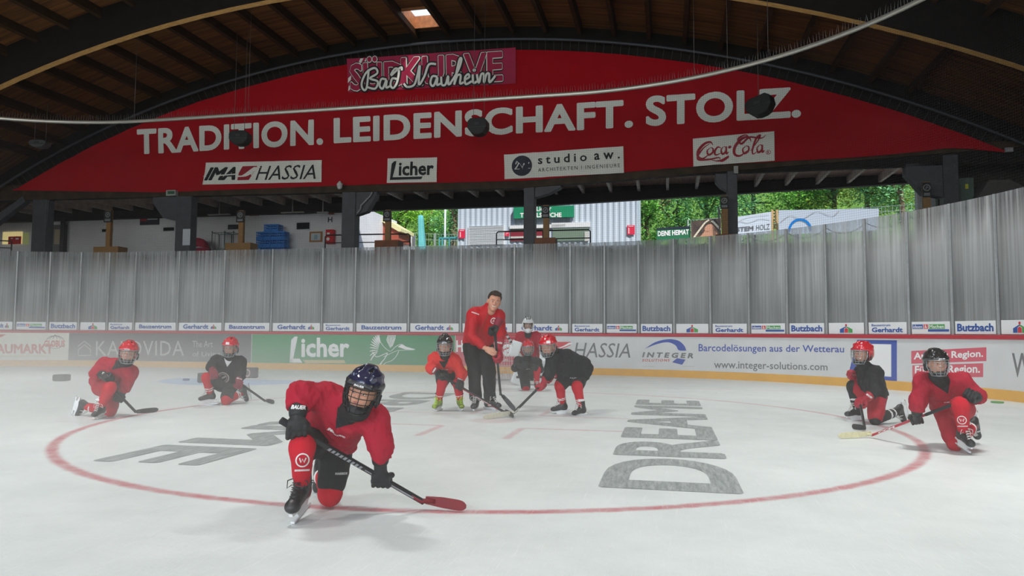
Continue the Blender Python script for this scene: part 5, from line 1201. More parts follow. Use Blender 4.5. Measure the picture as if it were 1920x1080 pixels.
def frame(y, z):
    y = Vector(y).normalized(); z = Vector(z); x = y.cross(z).normalized(); z = x.cross(y); return Matrix((x, y, z)).transposed()

# ------------------------------------------------------------------ people
SKIN = mat('skin', '#c79077', 0.5, spec=.35, noise_amt=.05, noise_scale=30); LIPS = mat('lips', '#b06a60', 0.45); EYEW = mat('eye_white', '#d9d6d0', 0.3); IRIS = mat('iris', '#3a2f28', 0.25); BROW = mat('brow_hair', '#86644a', 0.7)
JRED = mat('jersey_red', '#a00e2b', 0.75, spec=.2, noise_amt=.05, noise_scale=6, bump=.15, bump_scale=260); JORANGE = mat('jersey_bright_red', '#d12a26', 0.75, spec=.2, noise_amt=.05, noise_scale=6, bump=.15, bump_scale=260); JBLACK = mat('jersey_black', '#1c1d1f', 0.75, spec=.25, noise_amt=.1, noise_scale=6, bump=.15, bump_scale=260)
PBLACK = mat('pants_black', '#191a1b', 0.7, spec=.25, noise_amt=.12, noise_scale=8, bump=.15, bump_scale=200); PREDM = mat('pants_red', '#a8142a', 0.7, spec=.2, noise_amt=.05, noise_scale=6)
SOCKR = mat('sock_red', '#bd1529', 0.85, spec=.15, bump=.25, bump_scale=300); WHITEF = mat('fabric_white', '#dcdcda', 0.7); GBLACK = mat('glove_black', '#17181a', 0.6, bump=.2, bump_scale=90); GRED = mat('glove_red', '#a3122c', 0.55, bump=.15, bump_scale=90); GMAR = mat('glove_maroon', '#7d1830', 0.55, bump=.15, bump_scale=90)
BOOT = mat('skate_black', '#1d1d1f', 0.4, spec=.5, noise_amt=.2, noise_scale=20); HOLD = mat('skate_holder_white', '#e6e8e8', 0.35); STEEL = mat('skate_steel', '#c4c8cc', 0.18, metal=1); LACEW = mat('lace_white', '#d8d8d4', 0.8); LACEY = mat('lace_yellow', '#b9e32a', 0.7); BOOTY = mat('skate_yellow', '#a8c82c', 0.5, color2='#20221e', noise_scale=14)
HNAVY = mat('helmet_navy', '#15193a', 0.12, spec=.6, coat=.6); HRED = mat('helmet_red', '#c01427', 0.12, spec=.6, coat=.6); HBLACK = mat('helmet_black', '#121315', 0.12, spec=.6, coat=.6); HDARK = mat('helmet_trim', '#1d1f22', 0.35); CAGEB = mat('cage_black', '#191a1b', 0.4, metal=.3); CAGES = mat('cage_steel', '#a4a8aa', 0.3, metal=.8); MASKW = mat('mask_white', '#d9dcdd', 0.25, coat=.4)
def part_head(b, Hm, hc, s):
    L = lambda x, y, z: np.array(hc + Hm @ Vector((x * s, y * s, z * s))); R = np.array(Hm)
    b.ell(L(0, -.012, .035), np.array((.073, .092, .082)) * s, R, .03)
    b.rc(L(0, .025, -.005), L(0, .052, -.082), .064 * s, .034 * s, .035); b.ell(L(0, .03, -.04), np.array((.06, .055, .06)) * s, R, .03)
    for e in (-1, 1):
        b.ell(L(e * .034, .062, -.03), np.array((.026, .024, .022)) * s, R, .02); b.ell(L(e * .031, .098, .004), np.array((.017, .016, .011)) * s, R, .012, '-')
        b.ell(L(e * .075, -.008, -.012), np.array((.011, .02, .032)) * s, R, .01); b.rc(L(e * .015, .088, .022), L(e * .042, .076, .022), .009 * s, .008 * s, .012)
    b.rc(L(0, .086, .008), L(0, .104, -.022), .008 * s, .012 * s, .012)
    for e in (-1, 1): b.ell(L(e * .011, .095, -.026), np.array((.009, .009, .007)) * s, R, .006)
    b.rc(L(-.018, .084, -.053), L(.018, .084, -.053), .007 * s, .007 * s, .008); b.ell(L(0, .076, -.088), np.array((.02, .016, .016)) * s, R, .015)
    b.rc(L(0, -.02, -.05), L(0, -.035, -.13), .05 * s, .046 * s, .03)
def face_bits(o, Hm, hc, s, smile=False):
    L = lambda x, y, z: hc + Hm @ Vector((x * s, y * s, z * s))
    for e in (-1, 1):
        m = MB(); m.sphere(L(e * .031, .0785, .003), .0115 * s, Hm, 12, 8); m.cur = 1; m.sphere(L(e * .031, .0862, .002), (.0058 * s, .0042 * s, .0058 * s), Hm, 10, 6); m.build('eye', [EYEW, IRIS], o)
        m = MB(); m.tube([L(e * .014, .101, .025), L(e * .03, .098, .03), L(e * .046, .086, .026)], [.0018 * s, .0024 * s, .0012 * s], 6); m.build('eyebrow', BROW if not smile else mat('hair_brown', '#33241a', .6, noise_amt=.3, noise_scale=90), o)
        m = MB(); m.tube([L(e * .017, .0885, .0085), L(e * .031, .0905, .0105), L(e * .045, .083, .0075)], [.003 * s, .0048 * s, .003 * s], 6); m.tube([L(e * .018, .0875, -.0045), L(e * .031, .089, -.0065), L(e * .044, .082, -.004)], [.002 * s, .0032 * s, .002 * s], 6); m.build('eyelid', SKIN, o)
    m = MB()
    if smile:
        m.tube([L(-.027, .083, -.044), L(-.014, .0915, -.05), L(0, .0945, -.0515), L(.014, .0915, -.05), L(.027, .083, -.044)], [.002 * s, .0055 * s, .0065 * s, .0055 * s, .002 * s], 8); m.build('teeth', mat('teeth', '#e8e4da', .3), o); m = MB()
        m.tube([L(-.028, .083, -.043), L(0, .0965, -.046), L(.028, .083, -.043)], .003 * s, 6); m.tube([L(-.026, .083, -.046), L(0, .0955, -.06), L(.026, .083, -.046)], [.002 * s, .0042 * s, .002 * s], 6)
    else: m.tube([L(-.02, .0885, -.054), L(-.008, .093, -.051), L(.008, .093, -.051), L(.02, .0885, -.054)], [.0025 * s, .005 * s, .005 * s, .0025 * s], 6); m.tube([L(-.016, .0895, -.057), L(0, .0935, -.059), L(.016, .0895, -.057)], [.002 * s, .0048 * s, .002 * s], 6)
    m.build('lips', LIPS, o)
def helmet(o, Hm, hc, s, hm, cm, h, word=None, sticker=False, goalie=False, wire=.0024, shield=False):
    L = lambda x, y, z: np.array(hc + Hm @ Vector((x * s, y * s, z * s))); R = np.array(Hm); LV = lambda x, y, z: hc + Hm @ Vector((x * s, y * s, z * s))
    def shell(b):
        b.ell(L(0, -.008, .048), np.array((.104, .132, .108)) * s, R, .01); b.ell(L(0, -.03, -.005), np.array((.1, .105, .09)) * s, R, .03)
        b.box(L(0, .0, .139), np.array((.022, .06, .004)) * s, R, .012 * s, .03)                      # crown ridge
        for e in (-1, 1): b.rc(L(e * .056, .075, .112), L(e * .066, -.085, .1), .011 * s, .011 * s, .03); b.rc(L(e * .092, .06, .058), L(e * .096, -.05, .05), .01 * s, .01 * s, .03)
        b.rc(L(-.07, .1, .05), L(.07, .1, .05), .014 * s, .014 * s, .02)
        b.ell(L(0, -.008, .03), np.array((.086, .112, .105)) * s, R, .008, '-'); b.half(L(0, 0, -.075), Hm @ Vector((0, .1, -1)), .01)
        b.box(L(0, .14, -.088), np.array((.15, .115, .108)) * s, R, .02 * s, .012, '-')
        for e in (-1, 1):
            b.box(L(e * .03, .03, .16), np.array((.006, .04, .03)) * s, R, .003, .004, '-'); b.rc(L(e * .108, .02, .085), L(e * .104, -.07, .085), .006 * s, .006 * s, .005, '-'); b.rc(L(e * .045, .105, .1), L(e * .05, .06, .145), .006 * s, .006 * s, .006, '-')
        return b
    P, Fc = shell(Sdf()).solve(h, None, 1); zl = (P[Fc].mean(1) - np.array(hc)) @ np.array(Hm)[:, 2] / s; ho = smesh('helmet', P, Fc, [hm, HDARK], o, None, (zl < .074).astype(int).tolist() if hm is HNAVY else None)
    bv = BVHTree.FromPolygons(P.tolist(), Fc.tolist())
    m = MB()                                                                                             # ear loops, strap
    for e in (-1, 1):
        m = MB(); m.tube([LV(e * .099, .03, .04), LV(e * .106, .015, -.03), LV(e * .1, .0, -.07), LV(e * .1, -.035, -.06), LV(e * .104, -.03, .0)], .009 * s, 6); m.build('ear_guard', HDARK, ho)
    m = MB(); A_ = lambda az, z: LV(.106 * math.sin(az) * math.sqrt(max(.05, 1 - (max(0, -z - .02) / .125) ** 2)), .022 + .118 * math.cos(az) * (1 - max(0, -z - .04) * 2.4), z)
    if not goalie:
        zs_ = [.04, .018, -.017, -.052, -.087, -.118]
        for k, z in enumerate(zs_): m.tube([A_(math.radians(a), z) for a in range(-84, 85, 14)], wire * s * (1.7 if k in (0, len(zs_) - 1) else 1), 5)
        for a in (-64, -39, -13, 13, 39, 64): m.tube([A_(math.radians(a), z) for z in (.04, .01, -.03, -.07, -.1, -.12)], wire * s, 5)
        for e in (-1, 1): m.tube([A_(math.radians(e * 86), .04), A_(math.radians(e * 86), -.03), A_(math.radians(e * 78), -.115)], wire * 1.8 * s, 5)
        m.build('face_cage', cm, ho)
        c = Sdf().ell(L(0, .066, -.098), np.array((.056, .056, .042)) * s, R, .01).ell(L(0, .05, -.07), np.array((.046, .05, .046)) * s, R, .01, '-'); Pc, Fq = c.solve(h, None, 1); smesh('chin_cup', Pc, Fq, HDARK, ho)
        m = MB()
        for e in (-1, 1): m.tube([LV(e * .09, .0, -.05), LV(e * .06, .04, -.105), LV(e * .03, .06, -.125)], .006 * s, 5)
        m.build('chin_strap', HDARK, ho)
    else:
        P2, F2 = Sdf().ell(L(0, .03, -.01), np.array((.118, .13, .15)) * s, R, .01).ell(L(0, .03, -.005), np.array((.104, .118, .138)) * s, R, .01, '-').box(L(0, .16, .0), np.array((.062, .1, .045)) * s, R, .025 * s, .012, '-').box(L(0, -.12, 0), np.array((.2, .1, .3)) * s, R, .01, .01, '-').ell(L(0, .13, -.1), np.array((.045, .03, .045)) * s, R, .02).solve(h, None, 1); smesh('goal_mask', P2, F2, hm, ho)
        for z in (.045, .02, -.005, -.03): m.tube([LV(.066 * math.sin(math.radians(a)), .09 + .075 * math.cos(math.radians(a)), z) for a in range(-80, 81, 20)], wire * s, 5)
        for a in (-45, 0, 45): m.tube([LV(.066 * math.sin(math.radians(a)), .09 + .075 * math.cos(math.radians(a)), z) for z in (.055, 0, -.045)], wire * s, 5)
        m.build('face_cage', cm, ho)
        m = MB()
        for e in (-1, 0, 1): m.tube([LV(e * .03, .13, .115), LV(e * .045, .05, .165), LV(e * .04, -.05, .168)], .008 * s, 6)
        m.build('mask_stripe', HDARK, ho)
    if word: m = MB(); decal(m, word, bv, LV(0, .12, .052), Hm @ Vector((0, 1, .25)), Hm @ Vector((0, 0, 1)), (.062 * s, .0125 * s), .003, bold=.05, shear=.3); m.build('lettering', WHITEF, ho)
    if sticker: m = MB(); decal(m, lambda q, f: rect_to(q, 0, 1, 0, 1, f, 3), bv, LV(.0 if sticker is True else sticker, .11, .075), Hm @ Vector((0 if sticker is True else sticker * 7, 1, .3)), Hm @ Vector((0, 0, 1)), (.05 * s, .036 * s), .003); m.build('sticker', WHITEF, ho)
    return ho
def glove(o, name, el, wr, gr, ax, gm, cm, h, s=1.0, back=None, word=None, wn=None, fist=False):
    """wr wrist, gr centre of the grip, ax direction of the stick in the hand"""
    d = (gr - wr).normalized(); a = Vector(ax); a = (a - d * a.dot(d)).normalized(); n = d.cross(a)
    if back is not None and n.dot(back) < 0: n = -n
    Lp = lambda x, y, z: gr + (a * x + d * y + n * z) * s
    R = np.array(Matrix((a, d, n)).transposed()); b = Sdf()
    b.box(Lp(0, -.025, .03), np.array((.036, .032, .007)) * s, R, .014 * s, .015); b.rc(wr, Lp(0, -.03, .022), .036 * s, .036 * s, .02)
    for k, (x, ln) in enumerate(((-.041, .9), (-.0137, 1.0), (.0137, .97), (.041, .86))):
        c = [Lp(x, .018, .034), Lp(x * 1.03, .046 * ln, .016), Lp(x * 1.02, .045 * ln, -.018), Lp(x, .014, -.036), Lp(x, -.012, -.022)]
        for i in range(4): b.rc(c[i], c[i + 1], (.0138 - .0007 * i) * s, (.0132 - .0007 * i) * s, .002)
        b.box(Lp(x, .004, .05), np.array((.004, .008, .002)) * s, R, .0065 * s, .003); b.box(Lp(x, -.03, .05), np.array((.004, .009, .002)) * s, R, .0065 * s, .003)
    c = [Lp(.04, -.045, .02), Lp(.055, -.02, -.01), Lp(.045, .008, -.034), Lp(.025, .022, -.04)]
    for i in range(3): b.rc(c[i], c[i + 1], (.0175 - .002 * i) * s, (.016 - .002 * i) * s, .006)
    P, Fc = b.solve(h * .8, None, 0 if h > .007 else 1); go = smesh(name, P, Fc, gm, o)
    u = (wr - el).normalized(); b = Sdf(); c0, c1 = wr - u * .1 * s, wr + u * .012 * s; b.rc(c0, c1, .058 * s, .044 * s, .01); b.half(c0, -u, .008); b.half(c1 + u * .006, u, .02); P, Fc = b.solve(h, None, 1); co = smesh('glove_cuff', P, Fc, cm, go)
    if word:
        bv = BVHTree.FromPolygons(P.tolist(), Fc.tolist()); wn = Vector(wn); m = MB(); decal(m, word, bv, wr - u * .045 * s, wn, -u if u.z < 0 else u, (.075 * s, .022 * s), .003, bold=.05, shear=.25); m.build('lettering', WHITEF, co)
    return go
def skate(o, an, toe, up, h, s=1.0, bm=None, lace=LACEW, hold=HOLD, loops=True):
    bm = bm or BOOT; t = Vector(toe).normalized(); u = Vector(up); u = (u - t * u.dot(t)).normalized(); x = t.cross(u); Lp = lambda a, b_, c: an + (x * a + t * b_ + u * c) * s
    R = np.array(Matrix((x, t, u)).transposed()); b = Sdf()
    b.rc(Lp(0, -.006, .07), Lp(0, -.012, -.01), .046 * s, .044 * s, .02); b.ell(Lp(0, -.03, -.05), np.array((.034, .045, .05)) * s, R, .02); b.rc(Lp(0, .02, -.045), Lp(0, .115, -.066), .04 * s, .033 * s, .025); b.ell(Lp(0, .125, -.066), np.array((.037, .04, .03)) * s, R, .015)
    b.half(Lp(0, 0, -.094), -u, .006); b.half(Lp(0, 0, .085), u + t * .25, .006)
    P, Fc = b.solve(h, None, 1); so = smesh('skate', P, Fc, bm, o)
    m = MB(); m.prism([(-.085, -.092), (.15, -.092), (.145, -.108), (.095, -.112), (.075, -.138), (.13, -.14), (.13, -.15), (-.08, -.15), (-.08, -.14), (-.035, -.138), (-.05, -.112), (-.085, -.105)], an - x * .0095 * s, t * s, u * s, x, .019 * s); m.build('blade_holder', hold, so)
    m = MB(); m.prism([(-.095, -.15), (.145, -.15), (.16, -.142), (.152, -.158), (.13, -.166), (-.08, -.166), (-.1, -.158)], an - x * .002 * s, t * s, u * s, x, .004 * s); m.build('blade', STEEL, so)
    m = MB()
    for k in range(6):
        f = k / 5; y = .043 + .065 * f; z = .06 - .085 * f; w = .02
        m.tube([Lp(-w, y - .006, z), Lp(0, y + .006, z + .004), Lp(w, y - .006, z - .012)], .0032 * s, 5); m.tube([Lp(w, y - .006, z), Lp(0, y + .007, z + .004), Lp(-w, y - .006, z - .012)], .0032 * s, 5)
    if loops:
        for e in (-1, 1): m.tube([Lp(0, .05, .05), Lp(e * .05, .05, .03), Lp(e * .055, .05, -.01), Lp(e * .03, .052, .01)], .003 * s, 5)
    m.build('laces', lace, so)
    m = MB(); m.lathe([(.046 * s, 0), (.053 * s, .006), (.053 * s, .018), (.04 * s, .024)], Lp(0, -.004, .07), u, 14); m.build('padded_collar', WHITEF if bm is BOOT else HDARK, so)
    return so
def stick(butt, heel, toe, label, shaft='#1b1c1e', tape=None, blade='#1b1c1e', word=None, graphic=None, grip=.14, curve=.02, bh=.062):
    butt, heel, toe = Vector(butt), Vector(heel), Vector(toe); d = (heel - butt); Ln = d.length; d.normalize(); bd = (toe - heel); bl = bd.length; bd.normalize()
    up = (Vector((0, 0, 1)) - bd * bd.z).normalized(); sd = bd.cross(up)
    o = MB(); w = sd - d * sd.dot(d); w.normalize(); end = heel - d * .02; o.bar(butt, end, .022, .03, d.cross(w) if abs(d.cross(w).length) > .1 else (0, 0, 1))
    root = o.build('hockey_stick', mat('stick_' + shaft[1:], shaft, .35), origin=(heel.x, heel.y, 0), bevel=.004); tag(root, label, 'hockey stick', 'hockey sticks')
    n = 16; vs = []
    for i in range(n + 1):
        f = i / n; c = heel + bd * (bl * f - .01) + sd * curve * f * f; g_ = max(0, (f - .75) / .25); mid = bh * .5; hh = bh * (.36 + .14 * min(1, f * 2.5)) * math.sqrt(max(.06, 1 - g_ ** 2.6 * .9)); z0 = mid - hh + .006; top = mid + hh + .006
        for zz, t in ((z0, .004), (z0, -.004), (top, -.004), (top, .004)): vs.append(Vector((c.x, c.y, c.z - .015)) + up * zz + sd * t)
    fs = [(i * 4 + k, i * 4 + (k + 1) % 4, (i + 1) * 4 + (k + 1) % 4, (i + 1) * 4 + k) for i in range(n) for k in range(4)] + [(3, 2, 1, 0), tuple(n * 4 + k for k in range(4))]
    m = MB(); m.add(vs, fs); m.build('blade', mat('stick_' + blade[1:], blade, .45, noise_amt=.12, noise_scale=25), root, bevel=.002)
    hh = heel + Vector((0, 0, .03)); m = MB(); m.tube([end - d * .1, end - d * .02, heel + up * .022 + bd * .05], [.014, .015, .014], 8); m.build('hosel', mat('stick_' + blade[1:], blade, .45), root)
    m = MB(); m.bar(butt - d * .004, butt + d * grip, .027, .035, d.cross(w)); m.build('grip_tape', mat('stick_tape_' + (tape or '#202123')[1:], tape or '#202123', .8), root, bevel=.004)
    cam_n = (Vector((0, 0, CAMH)) - butt).normalized(); face = w if abs(w.dot(cam_n)) > abs(d.cross(w).dot(cam_n)) else d.cross(w)
    face = face if face.dot(cam_n) > 0 else -face; ey = face.cross(d); off = .0155 if face == w or face == -w else .0155
    put = lambda u, v: butt + d * Ln * u + ey * v + face * .0175
    if graphic:
        m = MB()
        for k in range(9): u = .3 + k * .026; poly_to(m, [(u, -.009), (u + .016, -.009), (u + .022, .009), (u + .006, .009)], put)
        poly_to(m, [(.55, -.004), (.9, -.006), (.9, .004), (.55, .003)], put); m.build('graphic', mat('stick_g_' + graphic[1:], graphic, .4), root)
    if word: m = MB(); fl = (butt - heel).dot(Vector((-1, 0, 0))) < 0; text_to(m, word[0], (0, 0, 1, 1), lambda u, v: put(word[1] + (word[2] - word[1]) * (1 - u if fl else u), (v - .5) * .019 * (-1 if fl else 1)), bold=.05, shear=.2); m.build('lettering', WHITEF, root)
    return root
def child(label, J, st):
    for k in st.get('trail', ''):                         # kneeling leg: sole faces back, toe on the ice
        J['u' + k] = (J['k' + k] - J['a' + k]).normalized(); J['t' + k] = Vector((0, 0, -1)) - J['u' + k] * .25
    s = st.get('s', 1.0); h = st.get('h', .011); hc = J['hd']; Hm = frame(J['hf'], J['hu']); base = Vector((J['pel'].x, J['pel'].y, 0)); hs = st.get('hs', 1.0)
    lat = (J['sb'] - J['sa']).normalized(); tor = (J['nek'] - J['pel']).normalized(); fw = tor.cross(lat); fw = fw if fw.y < 0 or st.get('anyfw') else -fw
    # body: one continuous skin under the clothes
    b = Sdf(); b.rc(J['pel'], J['che'], .08 * s, .075 * s, .04).rc(J['che'], J['nek'], .07 * s, .045 * s, .04).rc(J['sa'], J['sb'], .045 * s, .045 * s, .03)
    for k in 'ab':
        b.rc(J['s' + k], J['e' + k], .042 * s, .036 * s, .02).rc(J['e' + k], J['w' + k], .035 * s, .026 * s, .015).rc(J['w' + k], J['w' + k] + (J['g' + k] - J['w' + k]) * .7, .024 * s, .022 * s, .015)
        b.rc(J['pel'], J['h' + k], .09 * s, .08 * s, .04).rc(J['h' + k], J['k' + k], .072 * s, .05 * s, .03).rc(J['k' + k], J['a' + k], .048 * s, .034 * s, .02).rc(J['a' + k] - Vector(J['u' + k]).normalized() * .03 * s, J['a' + k] + Vector(J['t' + k]).normalized() * .1 * s - Vector(J['u' + k]).normalized() * .068 * s, .026 * s, .02 * s, .015)
    b.rc(J['nek'], hc + Hm @ Vector((0, -.03, -.08)), .045 * s, .045 * s, .03); part_head(b, Hm, hc, hs)
    P, Fc = b.solve(h * 1.25, (np.array(hc) - .13, np.array(hc) + .13, st.get('hf', .006)), 0)
    o = smesh('person', P, Fc, SKIN, None, base); tag(o, label, 'person', 'young ice hockey players' if st.get('kid', True) else None)
    face_bits(o, Hm, hc, hs, st.get('smile', False))
    # socks with stripes
    for k in 'ab':
        kk, aa = J['k' + k], J['a' + k]; d = (aa - kk); sh = Vector(J['t' + k]).normalized(); q = Sdf().rc(kk, aa - d * .08, .064 * s, .046 * s, .02).ell(kk + sh * .015 * s, np.array((.068, .068, .075)) * s, None, .03).rc(kk + sh * .022 * s + d * .15, aa + sh * .018 * s - d * .25, .05 * s, .038 * s, .03)
        P, Fc = q.solve(h, None, 1); P = folds(P, Fc, .004 * s, 14, 2.0); C_ = P[Fc].mean(1); f = (C_ - np.array(kk)) @ np.array(d) / d.length_squared; mi = np.zeros(len(Fc), int)
        for lo_, hi_ in st.get('bands', ()): mi[(f > lo_) & (f < hi_)] = 1
        so = smesh('sock', P, Fc, [st.get('sock', SOCKR), WHITEF], o, None, mi.tolist())
        if st.get('shin_mark') and k in st['shin_mark']:
            bv = BVHTree.FromPolygons(P.tolist(), Fc.tolist()); m = MB(); fr = st['shin_mark'][k]; c = kk + d * fr; vn = (Vector((0, 0, CAMH)) - c).normalized()
            decal(m, lambda q_, f_: (ring_to(q_, (.5, .6), .3, .37, f_), stroke_to(q_, [(.34, .72), (.42, .48), (.5, .66), (.58, .48), (.68, .72)], .07, f_), [poly_to(q_, [(.1 + .08 * i, .02), (.16 + .08 * i, .02), (.17 + .08 * i, .12), (.11 + .08 * i, .12)], f_) for i in range(10)]), bv, c, vn, -d, (.1 * s, .1 * s), .003); m.build('shin_mark', WHITEF, so)
        skate(o, aa, J['t' + k], J['u' + k], st.get('hk', h * .75), st.get('ss', s), st.get('boot'), st.get('lace', LACEW))
    # pants
    q = Sdf().ell(J['pel'], np.array((.145, .125, .12)) * s, None, .05)
    for k in 'ab': q.rc(J['h' + k], J['h' + k] + (J['k' + k] - J['h' + k]) * st.get('plen', .82), .102 * s, .09 * s, .05)
    P, Fc = q.solve(h, None, 1); P = folds(P, Fc, .009 * s, 10, 5.0); pn = smesh('hockey_pants', P, Fc, st.get('pants', PBLACK), o)
    if st.get('pants_word'): bv = BVHTree.FromPolygons(P.tolist(), Fc.tolist()); m = MB(); c, up = st['pants_word'][1:]; decal(m, st['pants_word'][0], bv, c, (Vector((0, 0, CAMH)) - c), up, (.07 * s, .014 * s), .003, bold=.04, shear=.3); m.build('lettering', LGREY, pn)
    # jersey
    q = Sdf(); off = lat * .062 * s; hem = J['pel'] - tor * st.get('hem', .05) * s
    for e in (-1, 1): q.rc(hem + off * e * 1.1, J['che'] + off * e, st.get('jr', .118) * s * 1.05, .112 * s, .06)
    q.half(hem, -tor, .012)
    q.rc(J['sa'] - tor * .02, J['sb'] - tor * .02, .078 * s, .078 * s, .045).rc(J['che'] - fw * .02 * s, J['nek'] - tor * .03 * s, .12 * s, .085 * s, .05)
    for k in 'ab':
        fa = J['w' + k] - J['e' + k]; fl = fa.length; fa = fa / fl; w = J['w' + k] - fa * min(.085 * s, fl * .5); q.rc(J['s' + k], J['e' + k], .076 * s, .068 * s, .04).rc(J['e' + k], w, .07 * s, .066 * s, .03).rc(w + fa * .078 * s, w + fa * .14 * s, .074 * s, .074 * s, .006, '-')
    for (pa, pb, r1, r2) in st.get('extra', ()): q.rc(pa, pb, r1, r2, .06)
    q.rc(J['nek'] + tor * .0, hc, .062 * s, .1 * s, .02, '-')
    P, Fc = q.solve(h, None, 1); P = folds(P, Fc, .022 * s, 7.5, 1.3 + base.x); P = folds(P, Fc, .011 * s, 17, 4.0, (1, 1, .6)); jo = smesh('jersey', P, Fc, st.get('jersey', JRED), o); bv = BVHTree.FromPolygons(P.tolist(), Fc.tolist())
    q = Sdf().rc(J['nek'] - tor * .05 * s + fw * .02, hc + Hm @ Vector((0, .0, -.105)), .072 * s, .068 * s, .02); P, Fc = q.solve(h, None, 1); smesh('neck_guard', P, Fc, JBLACK, o)
    if st.get('vneck', True):
        m = MB(); c = J['nek'] - tor * .065 * s + fw * .09 * s; decal(m, lambda q_, f_: [poly_to(q_, [(.5 + (c0 - .5) * v0, v0), (.5 + (c0 - .3) * v0, v0), (.5 + (c0 - .3) * (v0 + .1), v0 + .1), (.5 + (c0 - .5) * (v0 + .1), v0 + .1)], f_) for v0 in [i / 10 for i in range(10)] for c0 in (0, .2, .4, .6, .8)], bv, c, fw + tor * .2, tor, (.13 * s, .115 * s), .007); m.build('collar_insert', st.get('vmat', JBLACK), jo)
    for (wd, ofs, sz, mm) in st.get('prints', ()):
        m = MB(); c = J['che'] + lat * ofs[0] * s + tor * ofs[1] * s; decal(m, wd, bv, c, fw, tor, (sz[0] * s, sz[1] * s), .01, **({} if callable(wd) else dict(bold=.04, shear=.25))); m.build('chest_print', mm, jo)
    # gloves
    for k in 'ab':
        if k in st.get('bare', ''): continue
        gm, cm = st.get('glove', (GBLACK, GBLACK)); wn = Vector((0, 0, CAMH)) - J['w' + k]
        glove(o, 'glove', J['e' + k], J['w' + k], J['g' + k], J['x' + k], gm, cm, st.get('hk', h * .75), st.get('gs', s), st.get('back' + k, wn), st.get('gword'), wn)
    if st.get('helmet', True): helmet(o, Hm, hc, hs, st.get('hm', HRED), st.get('cage', CAGES), st.get('hk', h * .75) * .9, st.get('hword', 'BAUER'), st.get('sticker', False), st.get('goalie', False), st.get('wire', .0024))
    return o, jo, bv
U = Vector((0, 0, 1))
def V(*a): return Vector(a)
# ------------------------------------------------------------------ the player kneeling in front
A_butt, A_heel, A_toe = W(527, 788, 3.93), G(800, 945, .03), G(878, 956, .01)
sdA = (A_heel - A_butt)
def onst(b, h, px):                                       # point of a straight stick seen at column px
    lo, hi = 0.0, 1.0
    for _ in range(40):
        m = (lo + hi) / 2; p = b + (h - b) * m; r = Vector((p.x, p.y, p.z - CAMH)); c, s_ = math.cos(PITCH), math.sin(PITCH); d = r.y * c + r.z * s_; vx = F * r.x / d; vy = F * (-r.y * s_ + r.z * c) / d
        X = 960 + math.cos(ROLL) * vx + math.sin(ROLL) * vy
        if (X < px) == ((h.x - b.x) > 0): lo = m
        else: hi = m
    return b + (h - b) * lo
ga, gb = onst(A_butt, A_heel, 556), onst(A_butt, A_heel, 716)
J = dict(pel=W(612, 815, 4.42), che=W(640, 775, 4.17), nek=W(664, 757, 4.06), hd=W(681, 733, 3.95), hf=V(-.12, -1, -.1), hu=V(.28, -.15, 1),
    sa=W(612, 743, 4.12), ea=W(562, 738, 4.02), wa=W(558, 778, 3.95), ga=ga, xa=sdA, sb=W(702, 785, 4.1), eb=W(714, 832, 4.1), wb=W(713, 866, 4.13), gb=gb, xb=sdA,
    ha=W(597, 822, 4.4), ka=W(568, 838, 4.0), aa=W(566, 905, 4.12), ta=V(-.1, -1, -.22), ua=V(0, -.22, 1), hb=W(632, 828, 4.45), kb=W(619, 922, 4.36), ab=W(603, 884, 4.72), tb=V(-.1, .75, -.65), ub=V(0, -.8, -.5))
child('child in red jersey and navy helmet kneeling on one knee nearest the camera', J, dict(trail='b', hs=.9, s=1.0, h=.0085, hk=.006, hf=.0045, hm=HNAVY, cage=CAGEB, wire=.0026, glove=(GBLACK, GBLACK), gword='BAUER', gs=1.02, ss=1.14, lace=HDARK, sock=SOCKR, shin_mark={'a': .42}, hem=.02, plen=.78,
    pants_word=('WARRIOR', W(640, 888, 4.3), V(0, 0, 1)), prints=[('SHERWOOD', (.04, .0), (.11, .013), WHITEF)]))
stick(A_butt, A_heel, A_toe, 'black and red hockey stick of the child kneeling nearest the camera', graphic='#8a8c8e', blade='#7a1420', word=('WARRIOR', .12, .2))
# ------------------------------------------------------------------ red player, far left
b, hl, te = W(196, 712, 8.75), G(257, 775, .02), G(295, 771, .01); sd = hl - b
J = dict(pel=W(196, 722, 9.1), che=W(219, 692, 8.98), nek=W(234, 676, 8.93), hd=W(241, 662, 8.85), hf=V(.32, -1, -.05), hu=V(.1, -.05, 1),
    sa=W(196, 682, 8.95), ea=W(181, 700, 8.9), wa=W(195, 704, 8.76), ga=W(204, 707, 8.74), xa=sd, sb=W(246, 697, 8.9), eb=W(237, 722, 8.95), wb=W(229, 736, 8.98), gb=W(223, 746, 9.0), xb=sd,
    ha=W(190, 727, 9.05), ka=W(207, 727, 8.72), aa=W(189, 761, 8.74), ta=V(-.05, -1, -.2), ua=V(0, -.2, 1), hb=W(206, 728, 9.1), kb=W(208, 768, 9.0), ab=W(160, 762, 9.05), tb=V(-.65, .1, -.55), ub=V(-.6, 0, .7))
child('child in red jersey and red helmet kneeling at the far left', J, dict(trail='b', h=.011, hf=.006, hm=HRED, cage=CAGES, pants=PREDM, glove=(GBLACK, GBLACK), gword='BAUER', wire=.003))
stick(b, hl, te, 'black hockey stick of the red player at the far left')
